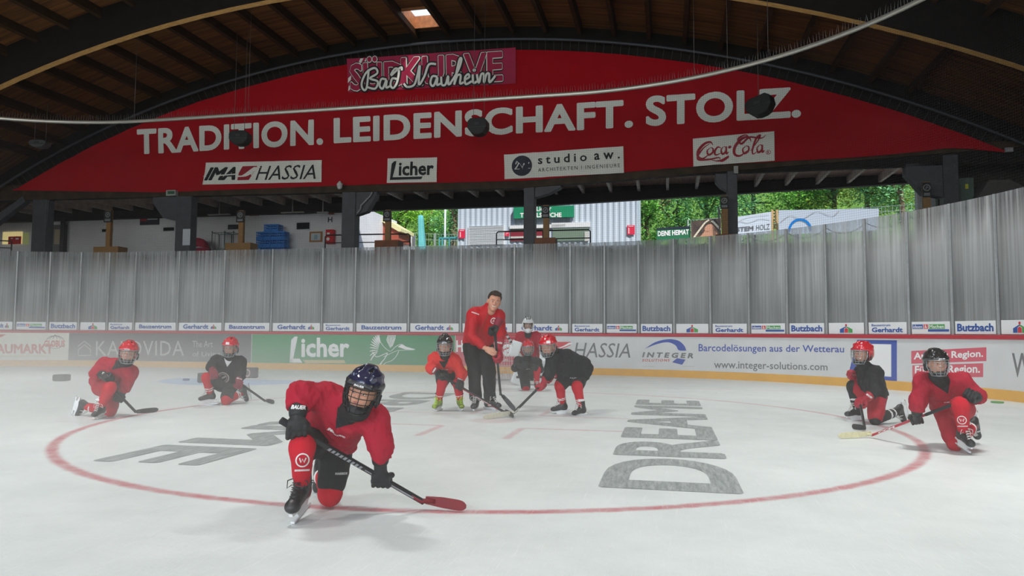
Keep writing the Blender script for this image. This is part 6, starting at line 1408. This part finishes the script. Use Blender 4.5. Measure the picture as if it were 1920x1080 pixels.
# ------------------------------------------------------------------ black player before the grey advert
b, hl, te = W(446, 716, 10.5), G(500, 754, .02), G(517, 757, .01); sd = hl - b
def crest(m, f):
    ring_to(m, (.5, .5), .4, .5, f); ring_to(m, (.5, .5), .28, .33, f); stroke_to(m, [(.3, .35), (.7, .65)], .14, f)
J = dict(pel=W(428, 716, 10.75), che=W(427, 686, 10.68), nek=W(431, 668, 10.62), hd=W(432, 652, 10.55), hf=V(.0, -1, -.1), hu=V(.05, -.1, 1),
    sa=W(406, 674, 10.65), ea=W(397, 688, 10.5), wa=W(399, 697, 10.35), ga=W(401, 704, 10.3), xa=V(1, 0, -.3), sb=W(450, 678, 10.7), eb=W(452, 703, 10.65), wb=W(447, 714, 10.55), gb=W(446, 722, 10.5), xb=sd,
    ha=W(415, 722, 10.7), ka=W(389, 708, 10.4), aa=W(394, 737, 10.5), ta=V(-1, -.35, -.1), ua=V(0, 0, 1), hb=W(434, 724, 10.75), kb=W(424, 749, 10.5), ab=W(453, 736, 10.75), tb=V(.5, .2, -.7), ub=V(.8, 0, .4))
child('child in black jersey with round crest kneeling before the grey advert', J, dict(trail='b', h=.012, hf=.007, jersey=JBLACK, hm=HRED, cage=CAGES, glove=(GMAR, GMAR), sticker=True, hword=None, gword='BAUER', wire=.003, bands=((.62, .68), (.74, .8)), vmat=WHITEF, prints=[(crest, (-.02, -.13), (.17, .17), mat('crest_grey', '#a89a98', .7))]))
stick(b, hl, te, 'black hockey stick of the crested player at left', blade='#3a3c3c')
# ------------------------------------------------------------------ face-off: red player
b, hl, te = W(826, 704, 9.75), G(948, 774, .03), G(966, 784, .01); sd = hl - b
J = dict(pel=W(842, 690, 10.1), che=W(836, 676, 9.88), nek=W(834, 664, 9.8), hd=W(834, 648, 9.68), hf=V(.05, -1, -.12), hu=V(0, -.12, 1),
    sa=W(815, 672, 9.85), ea=W(808, 690, 9.75), wa=W(818, 697, 9.68), ga=onst(b, hl, 829), xa=sd, sb=W(854, 677, 9.85), eb=W(866, 702, 9.85), wb=W(861, 716, 9.8), gb=onst(b, hl, 861), xb=sd,
    ha=W(829, 698, 10.05), ka=W(830, 717, 9.78), aa=W(823, 749, 9.85), ta=V(-.4, -1, -.15), ua=V(0, -.1, 1), hb=W(856, 698, 10.1), kb=W(858, 718, 9.85), ab=W(862, 749, 9.9), tb=V(.3, -1, -.15), ub=V(0, -.1, 1))
child('child in bright red jersey and black helmet with yellow skates at the face-off', J, dict(h=.011, hf=.006, jersey=JORANGE, hm=HBLACK, cage=CAGES, glove=(GBLACK, GMAR), gword='WARRIOR', boot=BOOTY, lace=LACEY, wire=.003, bands=((.72, .76),), hem=.0, prints=[('SHERWOOD', (0, -.03), (.09, .012), WHITEF)]))
stick(b, hl, te, 'black and red hockey stick reaching right in the face-off', graphic='#b21f2e', word=('CCM', .55, .8))
# ------------------------------------------------------------------ face-off: black player on the right
b, hl, te = W(1021, 716, 9.3), G(960, 777, .03), G(907, 786, .01); sd = hl - b
J = dict(pel=W(1080, 687, 9.75), che=W(1058, 673, 9.5), nek=W(1038, 664, 9.4), hd=W(1028, 650, 9.27), hf=V(-.45, -1, -.15), hu=V(-.08, -.1, 1),
    sa=W(1036, 676, 9.25), ea=W(1030, 700, 9.2), wa=W(1021, 713, 9.22), ga=onst(b, hl, 1013), xa=sd, sb=W(1062, 668, 9.65), eb=W(1052, 696, 9.55), wb=W(1034, 704, 9.4), gb=W(1027, 709, 9.35), xb=sd,
    ha=W(1066, 703, 9.65), ka=W(1051, 722, 9.55), aa=W(1054, 756, 9.62), ta=V(-1, -.25, -.08), ua=V(0, 0, 1), hb=W(1088, 703, 9.8), kb=W(1083, 724, 9.5), ab=W(1090, 762, 9.46), tb=V(-.8, -.6, -.1), ub=V(0, 0, 1))
_, jo, bv = child('child in loose black jersey and red helmet bending at the face-off', J, dict(h=.011, hf=.006, s=1.0, jersey=JBLACK, hm=HRED, cage=CAGES, glove=(GRED, GRED), gword='BAUER', wire=.003, sticker=-.05, hword=None, bands=((.66, .7), (.74, .78)), hem=.16, jr=.15, extra=[(W(1052, 690, 9.5), W(1084, 700, 9.7), .12, .13)], vneck=False, sock=SOCKR, anyfw=True))
m = MB(); c = W(1075, 709, 9.6); decal(m, 'BAUER', bv, c, Vector((0, 0, CAMH)) - c, U, (.1, .018), .004, bold=.04, shear=.3); m.build('hem_print', WHITEF, jo)
stick(b, hl, te, 'hockey stick with white taped blade in the face-off', blade='#cfcdb8')
# ------------------------------------------------------------------ black player kneeling behind the face-off
J = dict(pel=W(990, 700, 13.9), che=W(988, 682, 13.75), nek=W(990, 669, 13.65), hd=W(990, 653, 13.5), hf=V(0, -1, -.08), hu=V(0, -.08, 1),
    sa=W(972, 676, 13.7), ea=W(966, 690, 13.5), wa=W(975, 686, 13.4), ga=W(984, 684, 13.36), xa=V(.3, 0, 1), sb=W(1007, 677, 13.7), eb=W(1012, 692, 13.5), wb=W(1006, 690, 13.35), gb=W(1000, 689, 13.3), xb=V(.3, 0, 1),
    ha=W(983, 704, 13.85), ka=W(986, 727, 13.6), aa=W(984, 718, 13.95), ta=V(0, .7, -.7), ua=V(0, -.7, -.5), hb=W(998, 704, 13.85), kb=W(1007, 693, 13.4), ab=W(1006, 719, 13.4), tb=V(.1, -1, -.1), ub=V(0, 0, 1))
child('child in black jersey and red helmet kneeling behind the face-off', J, dict(trail='a', h=.014, hf=.009, jersey=JBLACK, hm=HRED, cage=CAGES, glove=(GBLACK, GBLACK), hword='BAUER', wire=.004, plen=.88, prints=[('BAUER', (.05, -.02), (.13, .014), WHITEF)]))
# ------------------------------------------------------------------ goalkeeper
J = dict(pel=W(993, 672, 15.2), che=W(991, 645, 15.1), nek=W(990, 625, 15.05), hd=W(990, 609.5, 14.92), hf=V(0, -1, -.05), hu=V(0, -.05, 1),
    sa=W(975, 629, 15.1), ea=W(969, 650, 15.0), wa=W(972, 656, 14.9), ga=W(968, 655, 14.85), xa=V(-.5, 0, 1), sb=W(1006, 629, 15.1), eb=W(1016, 652, 15.0), wb=W(1016, 664, 14.9), gb=W(1018, 670, 14.85), xb=V(1, 0, 0),
    ha=W(986, 680, 15.2), ka=W(980, 695, 15.0), aa=W(974, 709, 15.1), ta=V(-.2, -1, 0), ua=V(0, 0, 1), hb=W(1000, 680, 15.2), kb=W(1008, 694, 15.0), ab=W(1013, 709, 15.1), tb=V(.2, -1, 0), ub=V(0, 0, 1))
o, jo, bv = child('goalkeeper in red jersey with white mask and pads behind the face-off', J, dict(h=.014, hf=.009, s=1.08, hs=1.05, hm=MASKW, cage=CAGES, goalie=True, hword=None, glove=(MASKW, MASKW), wire=.004, prints=[('SHERWOOD', (.03, .04), (.12, .014), WHITEF)], vneck=False))
for k, dx in (('a', -1), ('b', 1)):
    kk, aa = J['k' + k], J['a' + k]; d = aa - kk; q = Sdf().box((kk + aa) / 2 + V(0, -.12, .05), (.11, .03, d.length / 2 + .14), np.array(frame(V(0, -1, 0), -d)), .03, .02); P, Fc = q.solve(.014, None, 1); pd = smesh('leg_pad', P, Fc, MASKW, o)
    m = MB(); bvp = BVHTree.FromPolygons(P.tolist(), Fc.tolist()); c = (kk + aa) / 2 + V(0, -.16, .05); decal(m, lambda q_, f_: [rect_to(q_, 0, 1, v, v + .12, f_, 4) for v in (.2, .6)], bvp, c, V(0, -1, 0), U, (.2, .4), .004); m.build('pad_stripe', HDARK, pd)
q = Sdf().box(J['ga'] + V(-.02, -.08, .02), (.09, .02, .14), np.array(Matrix.Rotation(.3, 3, 'Y')), .015, .01); P, Fc = q.solve(.014, None, 1); smesh('blocker', P, Fc, MASKW, o)
q = Sdf().ell(J['gb'] + V(.06, -.06, -.02), (.13, .06, .17), np.array(Matrix.Rotation(-.4, 3, 'Y')), .02).ell(J['gb'] + V(.02, -.14, .03), (.08, .08, .09), None, .02, '-'); P, Fc = q.solve(.014, None, 1); smesh('catching_glove', P, Fc, MASKW, o)
b, hl = W(943.5, 617.5, 14.6), W(972, 664, 14.85); m = MB(); m.bar(b, hl, .03, .035); gs = m.build('goal_stick', mat('stick_white', '#c9cbc9', .4), origin=(hl.x, hl.y, 0)); tag(gs, 'white and black goalkeeper stick held up before the goalkeeper', 'hockey stick', 'hockey sticks')
m = MB(); d = (hl - b).normalized(); m.tube([b - d * .02, b + d * .06], .035, 8); m.build('butt_end', INK, gs); m = MB(); m.bar(hl, hl + d * .5, .03, .09); m.build('paddle', mat('stick_white', '#c9cbc9', .4), gs); m = MB()
for k in range(5): m.bar(b + d * (.12 + .09 * k), b + d * (.16 + .09 * k), .033, .038)
m.build('dark_bands', INK, gs)
# ------------------------------------------------------------------ black player at right, seen from the side
b, hl, te = W(1606, 748, 8.45), G(1622, 806, .02), G(1594, 803, .01); b = W(1612, 752, 8.5); sd = hl - b
J = dict(pel=W(1640, 743, 8.85), che=W(1633, 709, 8.82), nek=W(1625, 687, 8.8), hd=W(1617, 664, 8.74), hf=V(-1, -.35, .05), hu=V(.05, 0, 1),
    sa=W(1615, 697, 9.0), ea=W(1610, 716, 9.05), wa=W(1602, 710, 9.03), ga=W(1598, 702, 9.02), xa=V(0, 1, .2), sb=W(1641, 697, 8.65), eb=W(1641, 730, 8.56), wb=W(1626, 747, 8.5), gb=onst(b, hl, 1613.5) if False else W(1614, 757, 8.47), xb=sd,
    ha=W(1632, 750, 8.95), ka=W(1600, 724, 9.0), aa=W(1606, 765, 9.0), ta=V(-1, -.15, -.05), ua=V(0, 0, 1), hb=W(1645, 750, 8.75), kb=W(1641, 784, 8.6), ab=W(1683, 771, 8.75), tb=V(.55, .1, -.7), ub=V(.75, -.1, .55))
child('child in black jersey and red helmet kneeling sideways at the right', J, dict(trail='b', h=.011, hf=.006, jersey=JBLACK, pants=PREDM, hm=HRED, cage=CAGES, glove=(GRED, GRED), gword='BAUER', hword=None, wire=.003, sock=mat('sock_black', '#1c1c1e', .8), bands=((.55, .62), (.74, .78)), vneck=False, hem=.0, anyfw=True, plen=.9))
stick(b, hl, te, 'black hockey stick standing before the sideways kneeling player', grip=.05)
# ------------------------------------------------------------------ red player at the right edge
b, hl, te = W(1790, 757, 6.45), G(1632, 817, .02), G(1573, 822, .01); sd = hl - b
J = dict(pel=W(1786, 764, 6.95), che=W(1772, 730, 6.78), nek=W(1762, 706, 6.68), hd=W(1755, 682, 6.58), hf=V(-.08, -1, .0), hu=V(-.03, -.05, 1),
    sa=W(1732, 714, 6.75), ea=W(1722, 752, 6.7), wa=W(1719, 776, 6.72), ga=onst(b, hl, 1718), xa=sd, sb=W(1806, 714, 6.72), eb=W(1832, 742, 6.68), wb=W(1828, 746, 6.5), gb=W(1822, 741, 6.42), xb=V(1, 0, -.6),
    ha=W(1772, 768, 6.9), ka=W(1790, 828, 6.72), aa=W(1825, 798, 7.05), ta=V(.25, .75, -.6), ua=V(.3, -.6, -.3), hb=W(1806, 768, 6.9), kb=W(1800, 760, 6.45), ab=W(1806, 808, 6.55), tb=V(.0, -1, -.28), ub=V(0, -.28, 1))
child('child in red jersey and black helmet kneeling at the right edge', J, dict(trail='a', hs=.89, h=.010, hf=.0055, jersey=JRED, pants=PREDM, hm=HBLACK, cage=CAGES, glove=(GBLACK, GBLACK), gword=None, hword='BAUER', wire=.0028, shin_mark={'b': .62}, hem=.02, prints=[('SHERWOOD', (.0, -.02), (.12, .013), WHITEF)]))
stick(b, hl, te, 'red hockey stick with cream blade of the red player at right', shaft='#b3233a', blade='#d3cda6', word=('CCM', .66, .88), grip=.36, graphic=None)
# ------------------------------------------------------------------ the coach
b, hl, te = W(928, 624, 9.62), W(939, 744, 9.72), W(963, 771, 9.7); sd = hl - b
J = dict(pel=W(897, 640, 10.15), che=W(906, 597, 10.02), nek=W(921, 575, 9.93), hd=W(926.5, 565, 9.83), hf=V(.14, -1, -.16), hu=V(.24, -.14, 1),
    sa=W(889, 588, 9.97), ea=W(884, 631, 9.8), wa=W(907, 651, 9.66), ga=W(920, 659, 9.6), sb=W(935, 591, 10.0), eb=W(940, 625, 9.95), wb=W(935, 649, 9.75), gb=onst(b, hl, 932.3), xb=sd,
    ha=W(883, 650, 10.12), ka=W(889, 697, 9.98), aa=W(892, 749, 10.0), hb=W(910, 650, 10.17), kb=W(917, 698, 10.0), ab=W(918, 748, 10.1))
hc = J['hd']; Hm = frame(J['hf'], J['hu']); base = V(J['pel'].x, J['pel'].y, 0); hs = 1.13; cf = V(.15, -1, -.25)
q = Sdf(); q.rc(J['pel'], J['che'], .1, .1, .05).rc(J['che'], J['nek'], .09, .055, .05).rc(J['sa'], J['sb'], .055, .055, .03)
for k in 'ab':
    q.rc(J['s' + k], J['e' + k], .052, .044, .02).rc(J['e' + k], J['w' + k], .042, .03, .015).rc(J['pel'], J['h' + k], .11, .1, .04).rc(J['h' + k], J['k' + k], .09, .06, .03).rc(J['k' + k], J['a' + k], .058, .042, .02)
    q.rc(J['a' + k] - U * .03, J['a' + k] + V(0, -.1, -.07), .03, .025, .02)
q.rc(J['nek'], hc + Hm @ V(0, -.03, -.08), .056, .054, .03); part_head(q, Hm, hc, hs)
wr, gr = J['wa'], J['ga']; d = (gr - wr).normalized(); a_ = V(.15, -.2, -1); a_ = (a_ - d * a_.dot(d)).normalized(); n_ = d.cross(a_); n_ = n_ if n_.y < 0 else -n_
Lp = lambda x, y, z: gr + a_ * x + d * y + n_ * z
q.box(Lp(0, -.03, 0), (.03, .034, .004), np.array(Matrix((a_, d, n_)).transposed()), .011, .012).rc(wr, Lp(0, -.05, 0), .028, .026, .02)
for x, ln in ((-.032, .9), (-.011, 1.0), (.011, .96), (.031, .8)):
    c = [Lp(x, .006, 0), Lp(x * 1.02, .042 * ln, -.004), Lp(x * .95, .066 * ln, .02 * -1), Lp(x * .85, .07 * ln, -.044)]
    for i in range(3): q.rc(c[i], c[i + 1], .0098 - .0006 * i, .0092 - .0006 * i, .004)
c = [Lp(-.03, -.04, -.006), Lp(-.048, -.01, -.022), Lp(-.04, .02, -.036), Lp(-.025, .042, -.042)]
for i in range(3): q.rc(c[i], c[i + 1], .0125 - .001 * i, .0115 - .001 * i, .006)
P, Fc = q.solve(.015, [(np.array(hc) - .14, np.array(hc) + .14, .006), (np.array(gr) - .09, np.array(gr) + .1, .0055)], 0)
coach = smesh('person', P, Fc, SKIN, None, base); tag(coach, 'smiling man in red zip jacket and black trousers bending over the face-off', 'person'); face_bits(coach, Hm, hc, hs, True)
L = lambda x, y, z: np.array(hc + Hm @ V(x * hs, y * hs, z * hs))
q = Sdf().ell(L(0, -.014, .044), np.array((.083, .1, .086)) * hs, np.array(Hm), .01).rc(L(-.035, .055, .1), L(.042, .06, .1), .026 * hs, .024 * hs, .03).box(L(0, .13, -.045), np.array((.12, .078, .1)) * hs, np.array(Hm), .02, .015, '-').half(L(0, -.02, -.06), Hm @ V(0, .25, -1), .02)
for e in (-1, 1): q.ell(L(e * .085, .02, -.03), np.array((.03, .035, .05)) * hs, np.array(Hm), .01, '-')
P, Fc = q.solve(.007, None, 1); P = folds(P, Fc, .006, 60, 3.0, (1, 1, 1)); smesh('hair', P, Fc, mat('hair_brown', '#33241a', .6, noise_amt=.3, noise_scale=90), coach)
lat = (J['sb'] - J['sa']).normalized(); tor = (J['nek'] - J['pel']).normalized(); fw = tor.cross(lat); fw = fw if fw.y < 0 else -fw
# trousers and skates
TRO = mat('trousers_black', '#1b1b1d', .75, spec=.2, noise_amt=.12, noise_scale=8); q = Sdf().ell(J['pel'], (.17, .14, .12), None, .05)
for k in 'ab': e = J['a' + k] + U * .03; q.rc(J['h' + k], J['k' + k], .118, .092, .03).rc(J['k' + k], e, .092, .088, .02).half(e - U * .055, -U, .01)
P, Fc = q.solve(.012, None, 1); P = folds(P, Fc, .016, 5, 2.0); P = folds(P, Fc, .006, 16, 7.0); smesh('trousers', P, Fc, TRO, coach)
skate(coach, J['aa'] + V(0, -.02, 0), V(-.12, -1, -.0), U, .009, 1.2); skate(coach, J['ab'] + V(.0, -.02, 0), V(.85, -.6, 0), U, .009, 1.2)
# jacket
JR = mat('jacket_red', '#b5121f', .65, spec=.25, noise_amt=.05, noise_scale=6, bump=.1, bump_scale=200); q = Sdf(); off = lat * .075; hem = J['pel'] - tor * .03
for e in (-1, 1): q.rc(hem + off * e, J['che'] + off * e * 1.25, .14, .135, .06)
q.half(hem - tor * .05, -tor, .012)
q.rc(J['sa'] - tor * .02, J['sb'] - tor * .02, .085, .08, .05).rc(J['che'] - fw * .03, J['nek'] - tor * .04, .14, .09, .05)
for k in 'ab': w = J['w' + k] + (J['e' + k] - J['w' + k]) * .12; q.rc(J['s' + k], J['e' + k], .082, .066, .045).rc(J['e' + k], w, .066, .048, .03)
q.rc(J['nek'] - tor * .02, J['nek'] + tor * .06 + fw * .01, .08, .074, .02); q.rc(J['nek'] + tor * .05, J['nek'] + tor * .3, .062, .085, .01, '-')
P, Fc = q.solve(.0105, None, 1); P = folds(P, Fc, .016, 7, 8.0); P = folds(P, Fc, .005, 20, 4.0); jk = smesh('jacket', P, Fc, JR, coach); bv = BVHTree.FromPolygons(P.tolist(), Fc.tolist())
m = MB(); decal(m, lambda q_, f_: rect_to(q_, .46, .54, 0, 1, f_, 2) if False else [q_.add([f_(.46, v), f_(.54, v), f_(.54, v + .1), f_(.46, v + .1)], [(0, 1, 2, 3)]) for v in [i / 10 for i in range(10)]], bv, J['che'] + fw * .1 - tor * .01 + lat * .02, fw, tor, (.08, .3), .004); m.build('zipper', mat('zip_brass', '#6b5528', .4, metal=.4), jk)
m = MB(); decal(m, lambda q_, f_: (ring_to(q_, (.5, .5), .36, .5, f_, n=20), stroke_to(q_, [(.35, .3), (.5, .72), (.62, .32)], .12, f_)), bv, J['che'] + lat * .13 + tor * .03, fw, tor, (.085, .085), .004); m.build('club_badge', WHITEF, jk)
m = MB(); decal(m, 'WARRIOR', bv, J['sa'] + V(.02, -.08, .0), V(0, -1, .1), V(.35, 0, 1), (.11, .017), .004, bold=.04, shear=.3); m.build('sleeve_print', WHITEF, jk)
wn = V(0, -1, .2); glove(coach, 'glove', J['eb'], J['wb'], J['gb'], J['xb'], GRED, GRED, .008, 1.15, wn, 'BAUER', wn)
stick(b, hl, te, 'black hockey stick held upright by the coach', grip=.1)
e = empty('hockey_glove', W(925, 622, 9.56), 'spare black and maroon glove tucked on top of the coach stick', 'glove'); glove(e, 'glove_shell', W(937, 600, 9.64), W(931, 611, 9.6), W(923, 620, 9.55), V(.7, 0, 1), GBLACK, GMAR, .008, 1.05, wn, None, None)
# ------------------------------------------------------------------ things lying on the ice
FOAM = mat('foam_dark', '#2b2d2f', .75)
def block(px0, px1, pt, pb, dep, label, name='foam_block', rz=0, mark=False):
    p = G((px0 + px1) / 2, pb); w = (px1 - px0) / F * p.y; h = (pb - pt) / F * p.y; m = MB(); m.box(p + V(0, dep / 2, h / 2 + .003), (w, dep, h), Matrix.Rotation(rz, 3, 'Z')); o = m.build(name, FOAM, origin=p + V(0, dep / 2, 0), bevel=.02); tag(o, label, 'block')
    if mark: m = MB(); ring_to(m, (.5, .5), .25, .4, lambda u, v: p + V(w * (u - .5) * .6 - w * .15, -.004, h * v)); m.build('ring_mark', mat('mark_pink', '#b79a9c', .6), o)
    return o
block(97, 120, 703, 715, .25, 'dark round-edged foam block on the ice at the far left')
block(369, 396, 700, 718, .2, 'dark block on the ice left of the crested player'); block(455, 479, 690, 709, .2, 'dark block with pale ring mark on the ice right of the crested player', mark=True)
p = G(349, 713.5); m = MB(); m.lathe([(.06, 0), (.07, .01), (.07, .03), (.055, .04)], p + V(0, 0, .002)); tag(m.build('puck', mat('puck_blue', '#5a6c92', .6), origin=p), 'small blue puck on the crease left of the dark block', 'puck')
p = G(1870, 755.5); m = MB(); m.lathe([(.085, 0), (.09, .008), (.085, .022), (.03, .024)], p + V(0, 0, .002), n=24); tag(m.build('marker_disc', mat('disc_green', '#5f9a4a', .6), origin=p), 'flat green marker disc on the ice near the right boards', 'disc')
p = G(963, 788); p = W(961, 783, 9.45); 
# training goal behind the coach
gl, gr_ = G(921, 718), G(1010, 716); n0 = empty('training_goal', (gl + gr_) / 2, 'small goal with white net behind the coach', 'goal'); dv = V(.05, .75, 0); hh = .95
m = MB(); m.tube([gl, gl + U * hh, gr_ + U * hh, gr_], .03, 8); m.build('goal_frame', mat('goal_red', '#b5182a', .4), n0)
m = MB(); m.tube([gl + U * .03, gl + dv + U * .03, gr_ + dv + U * .03, gr_ + U * .03], .025, 8); m.tube([gl + U * hh, gl + dv * .5 + U * hh, gl + dv + U * .03], .018, 6); m.tube([gr_ + U * hh, gr_ + dv * .5 + U * hh, gr_ + dv + U * .03], .018, 6); m.build('goal_base', mat('goal_white', '#d8d8d6', .5), n0)
m = MB()
prof = [gl + U * hh, gl + dv * .5 + U * hh, gl + dv + U * .03]; sp = gr_ - gl
def netp(u, v): t = v * 2; i = min(1, int(t)); return prof[i] + (prof[i + 1] - prof[i]) * (t - i) + sp * u
for k in range(19): m.tube([netp(k / 18, v / 8) for v in range(9)], .006, 3)
for v in range(19): m.tube([netp(0, v / 18), netp(1, v / 18)], .006, 3)
for side in (gl, gr_):
    for k in range(1, 9): t = k / 9; m.tube([side + dv * t + U * .03, side + dv * min(t, .5) + U * hh if t < .5 else side + dv * t + U * (hh - (t - .5) * 2 * (hh - .03))], .005, 3); z = .1 * k; m.tube([side + U * z, side + dv * (1 - .5 * z / hh) + U * z], .005, 3)
m.build('net', mat('net_white', '#dcdcda', .7), n0)
# ------------------------------------------------------------------ cold mist lying on the ice
m = bpy.data.materials.new('ice_mist'); m.use_nodes = True; nt = m.node_tree; N = nt.nodes; Lk = nt.links; N.remove(N['Principled BSDF'])
vs_ = N.new('ShaderNodeVolumeScatter'); vs_.inputs['Color'].default_value = (1.0, 0.985, 0.95, 1); vs_.inputs['Anisotropy'].default_value = 0.0
tc = N.new('ShaderNodeTexCoord'); sp_ = N.new('ShaderNodeSeparateXYZ'); Lk.new(tc.outputs['Object'], sp_.inputs[0])
def MR(inp, a, b_, c, d, sm=True):
    n = N.new('ShaderNodeMapRange'); n.interpolation_type = 'SMOOTHSTEP' if sm else 'LINEAR'; Lk.new(inp, n.inputs['Value']); n.inputs['From Min'].default_value = a; n.inputs['From Max'].default_value = b_; n.inputs['To Min'].default_value = c; n.inputs['To Max'].default_value = d; return n.outputs[0]
def MM(op, a, b_):
    n = N.new('ShaderNodeMath'); n.operation = op
    for i, x in enumerate((a, b_)):
        if isinstance(x, (int, float)): n.inputs[i].default_value = x
        else: Lk.new(x, n.inputs[i])
    return n.outputs[0]
FOG_L, FOG_R = 0.062, 0.010
dens = MM('MULTIPLY', MR(sp_.outputs[0], -10, 2.5, FOG_L, FOG_R), MR(sp_.outputs[2], 0.0, 1.75, 1, 0.0))
Lk.new(dens, vs_.inputs['Density']); Lk.new(vs_.outputs[0], N['Material Output'].inputs['Volume'])
mb = MB(); mb.box((-7, 0, 1.0), (29, 20, 1.98)); fog = mb.build('mist', m); rink(fog); tag(fog, 'thin white mist lying low over the ice', 'mist', kind='stuff')
